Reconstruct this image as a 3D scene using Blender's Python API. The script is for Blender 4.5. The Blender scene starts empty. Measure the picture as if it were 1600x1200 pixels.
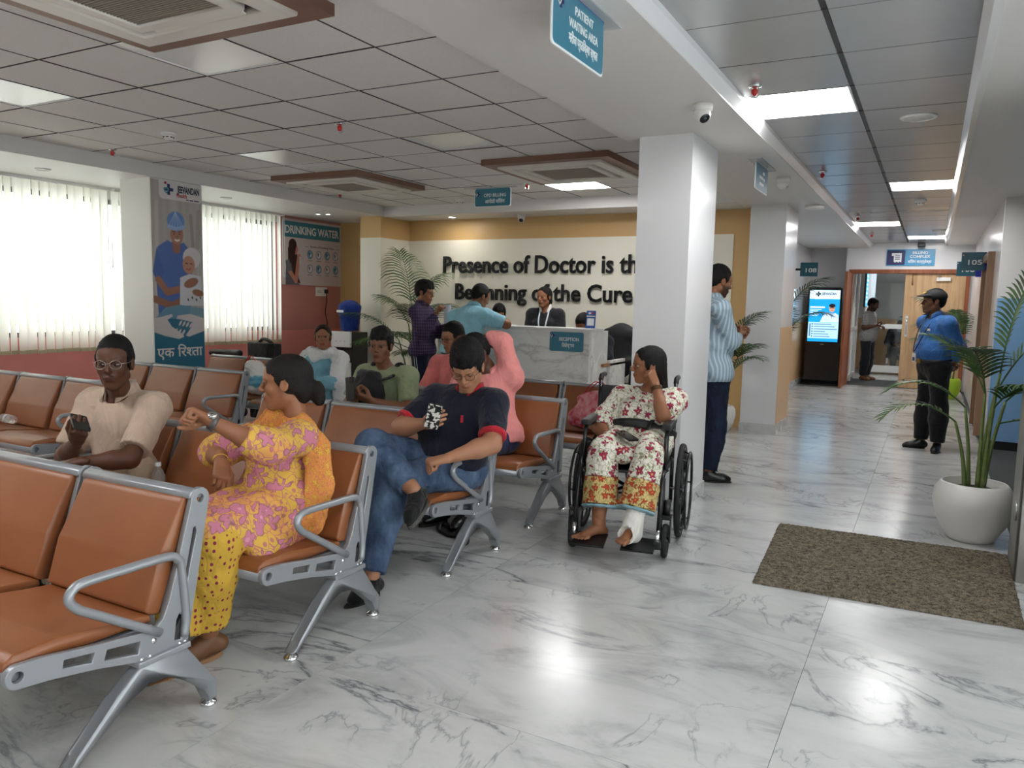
import bpy, bmesh, math, random
import numpy as np
from mathutils import Matrix, Vector
R = math.radians
random.seed(7)
S = bpy.context.scene
COL = S.collection

# ------------------------------------------------------------------ camera
cam_d = bpy.data.cameras.new('camera')
cam = bpy.data.objects.new('camera', cam_d)
COL.objects.link(cam)
YAW, PITCH, ROLL = -.4951, -.1063, .0213
_f = Vector((math.sin(YAW) * math.cos(PITCH), math.cos(YAW) * math.cos(PITCH), math.sin(PITCH)))
_r = Vector((math.cos(YAW), -math.sin(YAW), 0))
_u = _r.cross(_f)
_r2 = _r * math.cos(ROLL) + _u * math.sin(ROLL)
_u2 = _u * math.cos(ROLL) - _r * math.sin(ROLL)
_m = Matrix((_r2, _u2, -_f)).transposed().to_4x4()
_m.translation = (0, 0, 1.41)
cam.matrix_world = _m
cam_d.sensor_width = 36
cam_d.lens = 1206 / 1600 * 36
cam_d.clip_start = .02
S.camera = cam

# ------------------------------------------------------------------ light
S.view_settings.view_transform = 'Standard'
S.view_settings.look = 'None'
S.view_settings.exposure = 0.4
S.view_settings.gamma = 1
S.view_settings.use_curve_mapping = False
W = bpy.data.worlds.new('sky')
S.world = W
W.use_nodes = True
W.node_tree.nodes['Background'].inputs[0].default_value = (.88, .95, 1, 1)
W.node_tree.nodes['Background'].inputs[1].default_value = 1.2


def area(name, loc, size, rot, power, color=(1, 1, 1)):
    d = bpy.data.lights.new(name, 'AREA')
    d.shape = 'RECTANGLE'
    d.size, d.size_y = size
    d.energy = power
    d.color = color
    o = bpy.data.objects.new(name, d)
    COL.objects.link(o)
    o.location = loc
    o.rotation_euler = rot
    return o


# daylight on the outside of the blinds, and on the glazed entrance front beside and behind the camera
area('daylight_windows', (-8.75, 4.2, 1.9), (2.0, 7.4), (0, R(-90), 0), 220, (1, 1, 1))
area('daylight_entrance', (1.25, 1.2, 1.5), (2.2, 5.6), (0, R(90), 0), 50, (.93, .97, 1))
area('upward_fill', (1.6, 1.2, .25), (1.4, 5.6), (0, R(128), 0), 100, (1, .98, .95))  # added upward fill that brightens ceiling and beam like bounced light
LED = 20.0          # emission of the lit ceiling panels

# ------------------------------------------------------------------ helpers
def lin(c):
    return tuple(((v / 255 + .055) / 1.055) ** 2.4 if v > 10 else v / 255 / 12.92 for v in c)


MATS = {}


def mat(name, rgb=(200, 200, 200), rough=.5, metal=0, spec=.5, emit=0, alpha=1, trans=0, bump=0, bscale=80, var=0, vscale=4, coat=0, sub=0):
    """plain principled material; bump = fine relief, var = mottling of the colour"""
    if name in MATS:
        return MATS[name]
    m = bpy.data.materials.new(name)
    m.use_nodes = True
    nt = m.node_tree
    b = nt.nodes['Principled BSDF']
    c = (*lin(rgb), 1)
    b.inputs['Base Color'].default_value = c
    b.inputs['Roughness'].default_value = rough
    b.inputs['Metallic'].default_value = metal
    b.inputs['Specular IOR Level'].default_value = spec
    b.inputs['Coat Weight'].default_value = coat
    if trans:
        b.inputs['Transmission Weight'].default_value = trans
    if alpha < 1:
        b.inputs['Alpha'].default_value = alpha
    if sub:
        b.inputs['Subsurface Weight'].default_value = sub
        b.inputs['Subsurface Radius'].default_value = (.02, .008, .004)
    if emit:
        b.inputs['Emission Color'].default_value = c
        b.inputs['Emission Strength'].default_value = emit
    if bump or var:
        tc = nt.nodes.new('ShaderNodeTexCoord')
    if var:
        n = nt.nodes.new('ShaderNodeTexNoise')
        n.inputs['Scale'].default_value = vscale
        n.inputs['Detail'].default_value = 4
        nt.links.new(tc.outputs['Object'], n.inputs['Vector'])
        r = nt.nodes.new('ShaderNodeValToRGB')
        r.color_ramp.elements[0].position = .3
        r.color_ramp.elements[1].position = .7
        r.color_ramp.elements[0].color = (*[v * (1 - var) for v in c[:3]], 1)
        r.color_ramp.elements[1].color = (*[min(1, v * (1 + var)) for v in c[:3]], 1)
        nt.links.new(n.outputs['Fac'], r.inputs['Fac'])
        nt.links.new(r.outputs['Color'], b.inputs['Base Color'])
    if bump:
        n = nt.nodes.new('ShaderNodeTexNoise')
        n.inputs['Scale'].default_value = bscale
        n.inputs['Detail'].default_value = 3
        nt.links.new(tc.outputs['Object'], n.inputs['Vector'])
        bp = nt.nodes.new('ShaderNodeBump')
        bp.inputs['Strength'].default_value = bump
        bp.inputs['Distance'].default_value = .01
        nt.links.new(n.outputs['Fac'], bp.inputs['Height'])
        nt.links.new(bp.outputs['Normal'], b.inputs['Normal'])
    MATS[name] = m
    return m


class NT:
    """tiny node-tree writer"""

    def __init__(s, name, rough=.5, spec=.5):
        s.m = bpy.data.materials.new(name)
        s.m.use_nodes = True
        s.t = s.m.node_tree
        s.b = s.t.nodes['Principled BSDF']
        s.b.inputs['Roughness'].default_value = rough
        s.b.inputs['Specular IOR Level'].default_value = spec
        s.tc = s.t.nodes.new('ShaderNodeTexCoord')
        MATS[name] = s.m

    def n(s, typ, **kw):
        nd = s.t.nodes.new('ShaderNode' + typ)
        for k, v in kw.items():
            if hasattr(nd, k) and k not in ('Scale',):
                try:
                    setattr(nd, k, v)
                    continue
                except Exception:
                    pass
            key = k.replace('_', ' ')
            if isinstance(v, bpy.types.NodeSocket):
                s.t.links.new(v, nd.inputs[key])
            else:
                nd.inputs[key].default_value = v
        return nd

    def link(s, a, b):
        s.t.links.new(a, b)

    def math(s, op, a, b=None, c=None):
        nd = s.t.nodes.new('ShaderNodeMath')
        nd.operation = op
        for i, v in enumerate((a, b, c)):
            if v is None:
                continue
            if isinstance(v, bpy.types.NodeSocket):
                s.t.links.new(v, nd.inputs[i])
            else:
                nd.inputs[i].default_value = v
        return nd.outputs[0]

    def mix(s, fac, a, b):
        nd = s.t.nodes.new('ShaderNodeMix')
        nd.data_type = 'RGBA'
        for i, v in ((0, fac), (6, a), (7, b)):
            if isinstance(v, bpy.types.NodeSocket):
                s.t.links.new(v, nd.inputs[i])
            elif i == 0:
                nd.inputs[0].default_value = v
            else:
                nd.inputs[i].default_value = (*lin(v), 1)
        return nd.outputs[2]

    def ramp(s, fac, *stops):
        nd = s.t.nodes.new('ShaderNodeValToRGB')
        cr = nd.color_ramp
        while len(cr.elements) < len(stops):
            cr.elements.new(.5)
        for e, (p, c) in zip(cr.elements, stops):
            e.position = p
            e.color = (*lin(c), 1) if not isinstance(c, (int, float)) else (c, c, c, 1)
        s.link(fac, nd.inputs[0])
        return nd.outputs[0]

    def vmap(s, src='Object', scale=(1, 1, 1), rot=(0, 0, 0), loc=(0, 0, 0)):
        nd = s.t.nodes.new('ShaderNodeMapping')
        s.link(s.tc.outputs[src], nd.inputs[0])
        nd.inputs['Scale'].default_value = scale
        nd.inputs['Rotation'].default_value = rot
        nd.inputs['Location'].default_value = loc
        return nd.outputs[0]

    def bump(s, h, strength=.3, dist=.01):
        nd = s.t.nodes.new('ShaderNodeBump')
        nd.inputs['Strength'].default_value = strength
        nd.inputs['Distance'].default_value = dist
        s.link(h, nd.inputs['Height'])
        s.link(nd.outputs[0], s.b.inputs['Normal'])

    def folds(s, strength=.55, dist=.03, scale=15., fine=600., amt=.06):
        f = s.n('TexNoise', Vector=s.vmap('Object', (1, 1, .55), (.3, .2, 0)), Scale=scale, Detail=3., Distortion=1.2)
        w = s.n('TexNoise', Vector=s.tc.outputs['Object'], Scale=fine, Detail=2.)
        s.bump(s.math('ADD', s.math('MULTIPLY', w.outputs[0], amt), f.outputs[0]), strength, dist)

    def color(s, c):
        s.link(c, s.b.inputs['Base Color'])
        return s.m


def prop(o, label=None, cat=None, group=None, kind=None):
    if label: o['label'] = label
    if cat: o['category'] = cat
    if group: o['group'] = group
    if kind: o['kind'] = kind
    return o


def par(o, p):
    if p is not None:
        o.parent = p
        o.matrix_parent_inverse = p.matrix_basis.inverted()
    return o


def empty(name, loc=(0, 0, 0), rz=0, label=None, cat=None, group=None, kind=None, parent=None):
    o = bpy.data.objects.new(name, None)
    o.empty_display_size = .1
    COL.objects.link(o)
    o.location = loc
    o.rotation_euler = (0, 0, rz)
    par(o, parent)
    return prop(o, label, cat, group, kind)


def link(name, me, m=None, parent=None, smooth=False, label=None, cat=None, group=None, kind=None):
    if m is not None:
        for x in (m if isinstance(m, (list, tuple)) else [m]):
            me.materials.append(x)
    if smooth:
        me.polygons.foreach_set('use_smooth', [True] * len(me.polygons))
    o = bpy.data.objects.new(name, me)
    COL.objects.link(o)
    par(o, parent)
    return prop(o, label, cat, group, kind)


def mesh(name, v, f, m=None, parent=None, smooth=False, **kw):
    me = bpy.data.meshes.new(name)
    me.from_pydata([tuple(p) for p in v], [], [tuple(q) for q in f])
    me.update()
    return link(name, me, m, parent, smooth, **kw)


def bm_obj(name, bm, m=None, parent=None, smooth=False, **kw):
    bmesh.ops.recalc_face_normals(bm, faces=bm.faces)
    me = bpy.data.meshes.new(name)
    bm.to_mesh(me)
    bm.free()
    return link(name, me, m, parent, smooth, **kw)


def add_box(bm, x0, x1, y0, y1, z0, z1, bev=0, seg=2):
    g = bmesh.ops.create_cube(bm, size=1)
    for v in g['verts']:
        v.co = ((x0 + x1) / 2 + v.co.x * (x1 - x0), (y0 + y1) / 2 + v.co.y * (y1 - y0), (z0 + z1) / 2 + v.co.z * (z1 - z0))
    if bev:
        es = {e for v in g['verts'] for e in v.link_edges}
        bmesh.ops.bevel(bm, geom=list(es), offset=bev, segments=seg, affect='EDGES', profile=.6)


def box(name, x0, x1, y0, y1, z0, z1, m=None, parent=None, bev=0, seg=2, smooth=False, **kw):
    bm = bmesh.new()
    add_box(bm, min(x0, x1), max(x0, x1), min(y0, y1), max(y0, y1), min(z0, z1), max(z0, z1), bev, seg)
    return bm_obj(name, bm, m, parent, smooth, **kw)


def boxes(name, L, m=None, parent=None, bev=0, **kw):
    bm = bmesh.new()
    for b in L:
        add_box(bm, *b, bev)
    return bm_obj(name, bm, m, parent, **kw)


def prism(name, pts, axis, a, b, m=None, parent=None, bev=0, seg=2, smooth=False, **kw):
    """polygon pts extruded along axis from a to b. axis x: pts=(y,z); y: (x,z); z: (x,y)"""
    bm = bmesh.new()
    mk = {'x': lambda p, t: (t, p[0], p[1]), 'y': lambda p, t: (p[0], t, p[1]), 'z': lambda p, t: (p[0], p[1], t)}[axis]
    va = [bm.verts.new(mk(p, a)) for p in pts]
    vb = [bm.verts.new(mk(p, b)) for p in pts]
    n = len(pts)
    bm.faces.new(va)
    bm.faces.new(vb[::-1])
    for i in range(n):
        bm.faces.new((va[i], vb[i], vb[(i + 1) % n], va[(i + 1) % n]))
    if bev:
        bmesh.ops.bevel(bm, geom=[e for e in bm.edges], offset=bev, segments=seg, affect='EDGES', profile=.6)
    return bm_obj(name, bm, m, parent, smooth, **kw)


def cat_rom(pts, k=6, closed=False):
    P = [Vector(p) for p in pts]
    n = len(P)
    out = []
    rng = range(n if closed else n - 1)
    for i in rng:
        p1, p2 = P[i], P[(i + 1) % n]
        p0 = P[i - 1] if (i > 0 or closed) else p1 * 2 - p2
        p3 = P[(i + 2) % n] if (i + 2 < n or closed) else p2 * 2 - p1
        for j in range(k):
            t = j / k
            out.append(.5 * ((2 * p1) + (p2 - p0) * t + (2 * p0 - 5 * p1 + 4 * p2 - p3) * t * t + (3 * p1 - p0 - 3 * p2 + p3) * t ** 3))
    if not closed:
        out.append(P[-1])
    return out


def add_tube(bm, pts, r, res=8, closed=False, flat=1, cap=True):
    P = [Vector(p) for p in pts]
    n = len(P)
    rr = r if isinstance(r, (list, tuple)) else [r] * n
    if len(rr) != n:
        rr = [float(v) for v in np.interp(np.linspace(0, 1, n), np.linspace(0, 1, len(rr)), rr)]
    T = []
    for i in range(n):
        a = P[i - 1] if (i > 0 or closed) else P[i]
        b = P[(i + 1) % n] if (i < n - 1 or closed) else P[i]
        T.append((b - a).normalized())
    up = Vector((0, 0, 1)) if abs(T[0].z) < .9 else Vector((1, 0, 0))
    N = (up - T[0] * up.dot(T[0])).normalized()
    rings = []
    for i in range(n):
        N = (N - T[i] * N.dot(T[i])).normalized()
        B = T[i].cross(N)
        rings.append([bm.verts.new(P[i] + (N * math.cos(2 * math.pi * j / res) * flat + B * math.sin(2 * math.pi * j / res)) * rr[i]) for j in range(res)])
    for i in range(n if closed else n - 1):
        A, B_ = rings[i], rings[(i + 1) % n]
        for j in range(res):
            bm.faces.new((A[j], A[(j + 1) % res], B_[(j + 1) % res], B_[j]))
    if cap and not closed:
        bm.faces.new(rings[0][::-1])
        bm.faces.new(rings[-1])


def tube(name, pts, r, m=None, parent=None, res=8, closed=False, curve=0, flat=1, smooth=True, **kw):
    bm = bmesh.new()
    if curve:
        pts = cat_rom(pts, curve, closed)
    add_tube(bm, pts, r, res, closed, flat)
    return bm_obj(name, bm, m, parent, smooth, **kw)


def add_lathe(bm, prof, seg=24, loc=(0, 0, 0), M=None):
    rings = []
    for r, z in prof:
        if r < 1e-5:
            rings.append([bm.verts.new((0, 0, z))])
        else:
            rings.append([bm.verts.new((r * math.cos(2 * math.pi * j / seg), r * math.sin(2 * math.pi * j / seg), z)) for j in range(seg)])
    for A, B_ in zip(rings, rings[1:]):
        for j in range(seg):
            if len(A) == 1 and len(B_) == 1: continue
            if len(A) == 1: bm.faces.new((A[0], B_[(j + 1) % seg], B_[j]))
            elif len(B_) == 1: bm.faces.new((A[j], A[(j + 1) % seg], B_[0]))
            else: bm.faces.new((A[j], A[(j + 1) % seg], B_[(j + 1) % seg], B_[j]))
    T = (M or Matrix.Identity(4))
    T = Matrix.Translation(loc) @ T
    for rg in rings:
        for v in rg:
            v.co = T @ v.co


def lathe(name, prof, m=None, parent=None, seg=24, loc=(0, 0, 0), M=None, smooth=True, **kw):
    bm = bmesh.new()
    add_lathe(bm, prof, seg, loc, M)
    return bm_obj(name, bm, m, parent, smooth, **kw)


def aim(d, up=(0, 0, 1)):
    """rotation matrix taking local z to direction d"""
    return Vector(d).normalized().to_track_quat('Z', 'Y').to_matrix().to_4x4()


def arc(cx, cy, r, a0, a1, n=6):
    return [(cx + r * math.cos(R(a0 + (a1 - a0) * i / n)), cy + r * math.sin(R(a0 + (a1 - a0) * i / n))) for i in range(n + 1)]


def rrect(x0, x1, y0, y1, r, n=5):
    return arc(x1 - r, y1 - r, r, 0, 90, n) + arc(x0 + r, y1 - r, r, 90, 180, n) + arc(x0 + r, y0 + r, r, 180, 270, n) + arc(x1 - r, y0 + r, r, 270, 360, n)


def curve_mesh(cu):
    o = bpy.data.objects.new('tmp', cu)
    me = bpy.data.meshes.new_from_object(o)
    bpy.data.objects.remove(o)
    return me


def plate(name, loops, th, m=None, parent=None, M=None, bev=0, **kw):
    """flat outline with holes (loops[0] outer), thickness th centred on z=0, placed by M"""
    cu = bpy.data.curves.new('c', 'CURVE')
    cu.dimensions = '2D'
    cu.fill_mode = 'BOTH'
    cu.extrude = th / 2 - bev
    cu.bevel_depth = bev
    cu.bevel_resolution = 1
    for L in loops:
        sp = cu.splines.new('POLY')
        sp.points.add(len(L) - 1)
        for p, q in zip(sp.points, L):
            p.co = (q[0], q[1], 0, 1)
        sp.use_cyclic_u = True
    me = curve_mesh(cu)
    bpy.data.curves.remove(cu)
    me.name = name
    me.materials.clear()
    if M is not None:
        me.transform(M)
    return link(name, me, m, parent, **kw)


def frame_m(o, x, y):
    """matrix with local x,y axes along given vectors and origin o"""
    x = Vector(x).normalized(); y = Vector(y).normalized(); z = x.cross(y)
    M = Matrix((x, y, z)).transposed().to_4x4()
    M.translation = o
    return M


def text_mesh(s, size, ext=0, off=0, align='CENTER', sx=1, spacing=1):
    cu = bpy.data.curves.new('t', 'FONT')
    cu.body = s
    cu.size = size
    cu.extrude = ext
    cu.offset = off
    cu.align_x = align
    cu.space_character = spacing
    cu.resolution_u = 3
    me = curve_mesh(cu)
    bpy.data.curves.remove(cu)
    me.materials.clear()
    if sx != 1:
        me.transform(Matrix.Diagonal((sx, 1, 1, 1)))
    return me


def text(name, s, size, m, parent, M, ext=.0008, off=0, align='CENTER', sx=1, w=None, **kw):
    """lettering in the local xy plane of M; w = wanted total width"""
    me = text_mesh(s, size, ext, off, align, sx)
    if w and len(me.vertices):
        xs = [v.co.x for v in me.vertices]
        me.transform(Matrix.Diagonal((w / (max(xs) - min(xs)), 1, 1, 1)))
    me.transform(M)
    me.name = name
    return link(name, me, m, parent, **kw)


def copy_tree(o, parent=None):
    c = o.copy()
    COL.objects.link(c)
    if parent is not None:
        c.parent = parent
        c.matrix_parent_inverse = o.matrix_parent_inverse
    for ch in o.children:
        copy_tree(ch, c)
    return c


# ---- flat prints: colours laid on a fine grid of a flat panel
class Print:
    def __init__(s, w, h, nx, ny, bg):
        s.w, s.h, s.nx, s.ny = w, h, nx, ny
        x = np.linspace(0, w, nx)
        y = np.linspace(0, h, ny)
        s.X, s.Y = np.meshgrid(x, y)
        s.C = np.zeros((ny, nx, 3)) + np.array(lin(bg))
        s.px = max(w / nx, h / ny)

    def _put(s, d, c, a=1):
        k = np.clip(.5 - d / s.px, 0, 1)[..., None] * a
        s.C = s.C * (1 - k) + np.array(lin(c)) * k

    def ell(s, cx, cy, rx, ry, c, rot=0, a=1):
        u, v = s.X - cx, s.Y - cy
        ca, sa = math.cos(R(rot)), math.sin(R(rot))
        u, v = u * ca + v * sa, -u * sa + v * ca
        s._put((np.sqrt((u / rx) ** 2 + (v / ry) ** 2) - 1) * min(rx, ry), c, a)

    def rect(s, x0, x1, y0, y1, c, r=0, a=1):
        qx = np.abs(s.X - (x0 + x1) / 2) - (x1 - x0) / 2 + r
        qy = np.abs(s.Y - (y0 + y1) / 2) - (y1 - y0) / 2 + r
        s._put(np.hypot(np.maximum(qx, 0), np.maximum(qy, 0)) + np.minimum(np.maximum(qx, qy), 0) - r, c, a)

    def seg(s, pts, r, c, a=1):
        d = np.full(s.X.shape, 9.)
        for (ax, ay), (bx, by) in zip(pts, pts[1:]):
            L = max((bx - ax) ** 2 + (by - ay) ** 2, 1e-9)
            t = np.clip(((s.X - ax) * (bx - ax) + (s.Y - ay) * (by - ay)) / L, 0, 1)
            d = np.minimum(d, np.hypot(s.X - ax - t * (bx - ax), s.Y - ay - t * (by - ay)))
        s._put(d - r, c, a)

    def poly(s, pts, c, a=1):
        ins = np.zeros(s.X.shape, bool)
        d = np.full(s.X.shape, 9.)
        n = len(pts)
        for i in range(n):
            (ax, ay), (bx, by) = pts[i], pts[(i + 1) % n]
            cond = ((ay > s.Y) != (by > s.Y))
            xi = ax + (s.Y - ay) * (bx - ax) / ((by - ay) if by != ay else 1e-9)
            ins ^= cond & (s.X < xi)
            L = max((bx - ax) ** 2 + (by - ay) ** 2, 1e-9)
            t = np.clip(((s.X - ax) * (bx - ax) + (s.Y - ay) * (by - ay)) / L, 0, 1)
            d = np.minimum(d, np.hypot(s.X - ax - t * (bx - ax), s.Y - ay - t * (by - ay)))
        s._put(np.where(ins, -d, d), c, a)

    def noise(s, amp, fx=40, fy=12, seed=1):
        rs = np.random.RandomState(seed)
        n = np.zeros(s.X.shape)
        for i in range(6):
            n += np.sin(s.X * fx * rs.rand() * 2 + s.Y * fy * (rs.rand() - .5) + rs.rand() * 6)
        s.C = np.clip(s.C * (1 + amp * n[..., None] / 3), 0, 1)

    def build(s, name, M, m, parent=None, **kw):
        V = np.stack([s.X.ravel(), s.Y.ravel(), np.zeros(s.X.size)], 1)
        i = (np.arange(s.ny - 1)[:, None] * s.nx + np.arange(s.nx - 1)[None]).ravel()
        F = np.stack([i, i + 1, i + 1 + s.nx, i + s.nx], 1)
        me = bpy.data.meshes.new(name)
        fast_mesh(me, V, F)
        at = me.color_attributes.new('Col', 'FLOAT_COLOR', 'POINT')
        at.data.foreach_set('color', np.concatenate([s.C.reshape(-1, 3), np.ones((s.X.size, 1))], 1).astype(np.float32).ravel())
        me.transform(M)
        return link(name, me, m, parent, **kw)


def fast_mesh(me, V, F):
    nf = len(F)
    me.vertices.add(len(V))
    me.vertices.foreach_set('co', np.asarray(V, np.float32).ravel())
    me.loops.add(nf * 4)
    me.loops.foreach_set('vertex_index', np.asarray(F, np.int32).ravel())
    me.polygons.add(nf)
    me.polygons.foreach_set('loop_start', np.arange(0, nf * 4, 4, dtype=np.int32))
    me.update(calc_edges=True)
    me.validate()


def vcol(name, rough=.5, emit=0, spec=.4, sub=0, bump=0, bscale=200):
    n = NT(name, rough, spec)
    a = n.n('VertexColor', layer_name='Col')
    n.color(a.outputs[0])
    if emit:
        n.link(a.outputs[0], n.b.inputs['Emission Color'])
        n.b.inputs['Emission Strength'].default_value = emit
    if sub:
        n.b.inputs['Subsurface Weight'].default_value = sub
        n.b.inputs['Subsurface Radius'].default_value = (.02, .008, .004)
    if bump:
        t = n.n('TexNoise', Scale=bscale, Vector=n.tc.outputs['Object'])
        n.bump(t.outputs[0], bump, .004)
    return n.m


PRINT = vcol('printed', .35)
SCREEN = vcol('screen', .25, emit=1.0)

# ------------------------------------------------------------------ materials of the setting
def marble(name, base=(222, 222, 220), vein=(120, 122, 128), rough=.16, scale=1.0, rot=.6, amount=1):
    n = NT(name, rough, .5)
    oi = n.n('ObjectInfo')
    mp = n.n('Mapping')
    n.link(n.tc.outputs['Object'], mp.inputs[0])
    mp.inputs['Rotation'].default_value = (0, 0, rot)
    mp.inputs['Scale'].default_value = (scale * .75, scale * 1.5, scale)
    off = n.n('VectorMath', operation='SCALE')
    off.inputs[0].default_value = (17, 31, 5)
    n.link(oi.outputs['Random'], off.inputs['Scale'])
    ad = n.n('VectorMath', operation='ADD')
    n.link(mp.outputs[0], ad.inputs[0]); n.link(off.outputs[0], ad.inputs[1])
    v = ad.outputs[0]
    a = n.n('TexNoise', Vector=v, Scale=1.15, Detail=7., Roughness=.58, Distortion=.55)
    ridge = n.math('ABSOLUTE', n.math('SUBTRACT', a.outputs[0], .5))
    thin = n.ramp(ridge, (0, 1.0), (.006, .6), (.02, .12), (.05, 0.0))
    b = n.n('TexNoise', Vector=v, Scale=.9, Detail=3., Roughness=.5)
    msk = n.ramp(b.outputs[0], (.40, 0.0), (.58, 1.0))
    v2 = n.n('TexNoise', Vector=n.vmap('Object', (scale, scale * .8, scale), (0, 0, rot + 1.1)), Scale=1.9, Detail=6., Roughness=.55, Distortion=.8)
    n.link(oi.outputs['Random'], v2.inputs['W']) if 'W' in v2.inputs and v2.noise_dimensions == '4D' else None
    thin2 = n.ramp(n.math('ABSOLUTE', n.math('SUBTRACT', v2.outputs[0], .52)), (0, .6), (.004, .28), (.014, 0.0))
    b2 = n.n('TexNoise', Vector=v, Scale=1.7, Detail=2., Roughness=.5)
    msk2 = n.ramp(b2.outputs[0], (.46, 0.0), (.6, 1.0))
    veins = n.math('MULTIPLY', n.math('MAXIMUM', n.math('MULTIPLY', thin, msk), n.math('MULTIPLY', thin2, msk2)), amount)
    c = n.n('TexNoise', Vector=v, Scale=2.2, Detail=9., Roughness=.66, Distortion=.9)
    cloud = n.ramp(c.outputs[0], (.32, tuple(int(x * .86) for x in base)), (.5, base), (.72, tuple(min(255, int(x * 1.05)) for x in base)))
    col = n.mix(veins, cloud, vein)
    r2 = n.math('ADD', n.math('MULTIPLY', c.outputs[0], .12), rough - .05)
    n.link(r2, n.b.inputs['Roughness'])
    return n.color(col)


M_FLOOR = marble('floor_marble', (188, 189, 188), (74, 77, 84), .20, 1.0, .75, .85)
M_SKIRT = marble('skirting_marble', (205, 206, 204), (70, 74, 80), .25, 2.5)
M_COUNTER = marble('counter_marble', (246, 244, 240), (178, 173, 166), .25, .8, -.9, .6)
M_WHITE = mat('white_paint', (226, 224, 221), .35, bump=.03, bscale=40)
M_CEIL = mat('soffit_paint', (218, 215, 212), .45, bump=.02)
M_GLOSSW = mat('gloss_white_paint', (228, 228, 229), .18)
M_TAN = mat('tan_paint', (208, 170, 114), .45, bump=.03, bscale=40)
M_TAN2 = mat('apricot_paint', (222, 182, 134), .35, bump=.03, bscale=40)
M_CREAM = mat('cream_paint', (238, 233, 217), .45, bump=.03, bscale=40)
M_PINK = mat('pink_paint', (222, 138, 132), .45, bump=.04, bscale=30)
M_PINK_SHADE = mat('pink_paint_shade', (196, 130, 124), .45, bump=.04, bscale=30)  # darker copy of the pink paint; the wall's shade is put into colour
M_BLUEW = mat('blue_wall_paint', (128, 172, 214), .4)
M_TILE = mat('mineral_tile', (222, 218, 214), .85, bump=.25, bscale=160, var=.03, vscale=60)
M_TILE_D = mat('dim_light_panel', (240, 240, 234), .22)
M_GAP = mat('grid_shadow', (18, 17, 16), .9)
M_METAL = mat('satin_steel_panel', (182, 183, 184), .26, metal=.45, var=.03, vscale=2)
M_ALU = mat('aluminium', (190, 190, 190), .3, metal=.9)
M_CARPET = mat('grey_carpet', (78, 80, 80), .95, bump=.8, bscale=300, var=.2, vscale=200)
M_BROWN = mat('brown_wood_trim', (128, 92, 76), .45, bump=.05)
M_LED = mat('led_panel', (255, 255, 255), .5, emit=LED)
M_LEDSKIN = mat('led_trim', (235, 235, 235), .4)
M_BLACK = mat('black_plastic', (22, 22, 24), .4)
M_WHITEP = mat('white_plastic', (232, 230, 226), .35)
M_GREYP = mat('grey_plastic', (150, 148, 145), .5)
M_CHROME = mat('chrome', (225, 225, 225), .12, metal=1)
M_GLASS = mat('window_glass', (235, 240, 240), .02, trans=1)


def wood(name, a, b, scale=1, axis=2, rough=.4):
    n = NT(name, rough, .4)
    sc = [9 * scale] * 3
    sc[axis] = .7 * scale
    v = n.vmap('Object', tuple(sc))
    t = n.n('TexNoise', Vector=v, Scale=1.6, Detail=6., Roughness=.65, Distortion=.6)
    return n.color(n.ramp(t.outputs[0], (.32, a), (.68, b)))


M_OAK = wood('oak_veneer', (168, 134, 98), (206, 172, 130))
M_REDWOOD = wood('door_frame_wood', (120, 66, 42), (158, 92, 58))

# ------------------------------------------------------------------ floor: marble slabs with open joints
floor = box('floor', -8.1, 3.2, -2.8, 21, -.12, -.022, mat('screed', (92, 92, 90), .9), kind='structure')
floor['label'] = 'polished white marble floor with grey veins running through the hall'
xs = [-7.9, -6.75, -5.15, -3.55, -1.95, -.35, .53]
ys = [-2.6, -1.45, -.25, .95, 2.15, 3.35, 4.55, 5.75, 6.95, 8.15, 9.35, 10.55, 11.75, 12.95, 14.15, 15.6]
slab_me = {}
for i in range(len(xs) - 1):
    for j in range(len(ys) - 1):
        if xs[i + 1] < -2 and ys[j] > 9.3: continue
        w, h = xs[i + 1] - xs[i], ys[j + 1] - ys[j]
        k = (round(w, 2), round(h, 2))
        if k not in slab_me:
            o = box('slab', -w / 2 + .0008, w / 2 - .0008, -h / 2 + .0008, h / 2 - .0008, -.022, 0, M_FLOOR)
            slab_me[k] = o.data
        else:
            o = bpy.data.objects.new('slab', slab_me[k]); COL.objects.link(o)
        o.location = ((xs[i] + xs[i + 1]) / 2, (ys[j] + ys[j + 1]) / 2, 0)
        par(o, floor)
box('carpet_floor', .53, 3.0, 5.2, 9.28, -.022, .004, M_CARPET, kind='structure', label='dark grey carpet of the side bay behind the potted palm')
box('threshold_floor', .53, 1.2, -2.6, 5.2, -.022, 0, mat('salmon_granite', (186, 150, 132), .3, var=.2, vscale=90), kind='structure', label='salmon granite threshold beside the mat')
box('back_room_carpet', -2.13, 2.6, 15.6, 17.1, -.022, .003, M_CARPET, kind='structure', label='grey carpet inside the billing room doorway')
box('back_room_floor', -2.13, 2.6, 17.1, 20.6, -.022, 0, M_FLOOR, kind='structure', label='pale floor at the back of the billing room')

# ------------------------------------------------------------------ ceilings
GX, GY = -5.522, 2.566
ceiling = box('ceiling', -8.1, 3.2, -2.8, 20.8, 2.72, 2.85, M_GAP, kind='structure', label='suspended ceiling of square tiles over the waiting hall')
tile_me = {}


def ctile(x0, x1, y0, y1, z, m, name, dz=0, g=.0058, th=.03):
    k = (name, m.name, round(x1 - x0, 3), round(y1 - y0, 3))
    w, h = x1 - x0, y1 - y0
    if k not in tile_me:
        o = box(name, -w / 2 + g, w / 2 - g, -h / 2 + g, h / 2 - g, 0, th, m, bev=.0025, seg=1)
        tile_me[k] = o.data
    else:
        o = bpy.data.objects.new(name, tile_me[k]); COL.objects.link(o)
    o.location = ((x0 + x1) / 2, (y0 + y1) / 2, z + dz)
    return par(o, ceiling)


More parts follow.
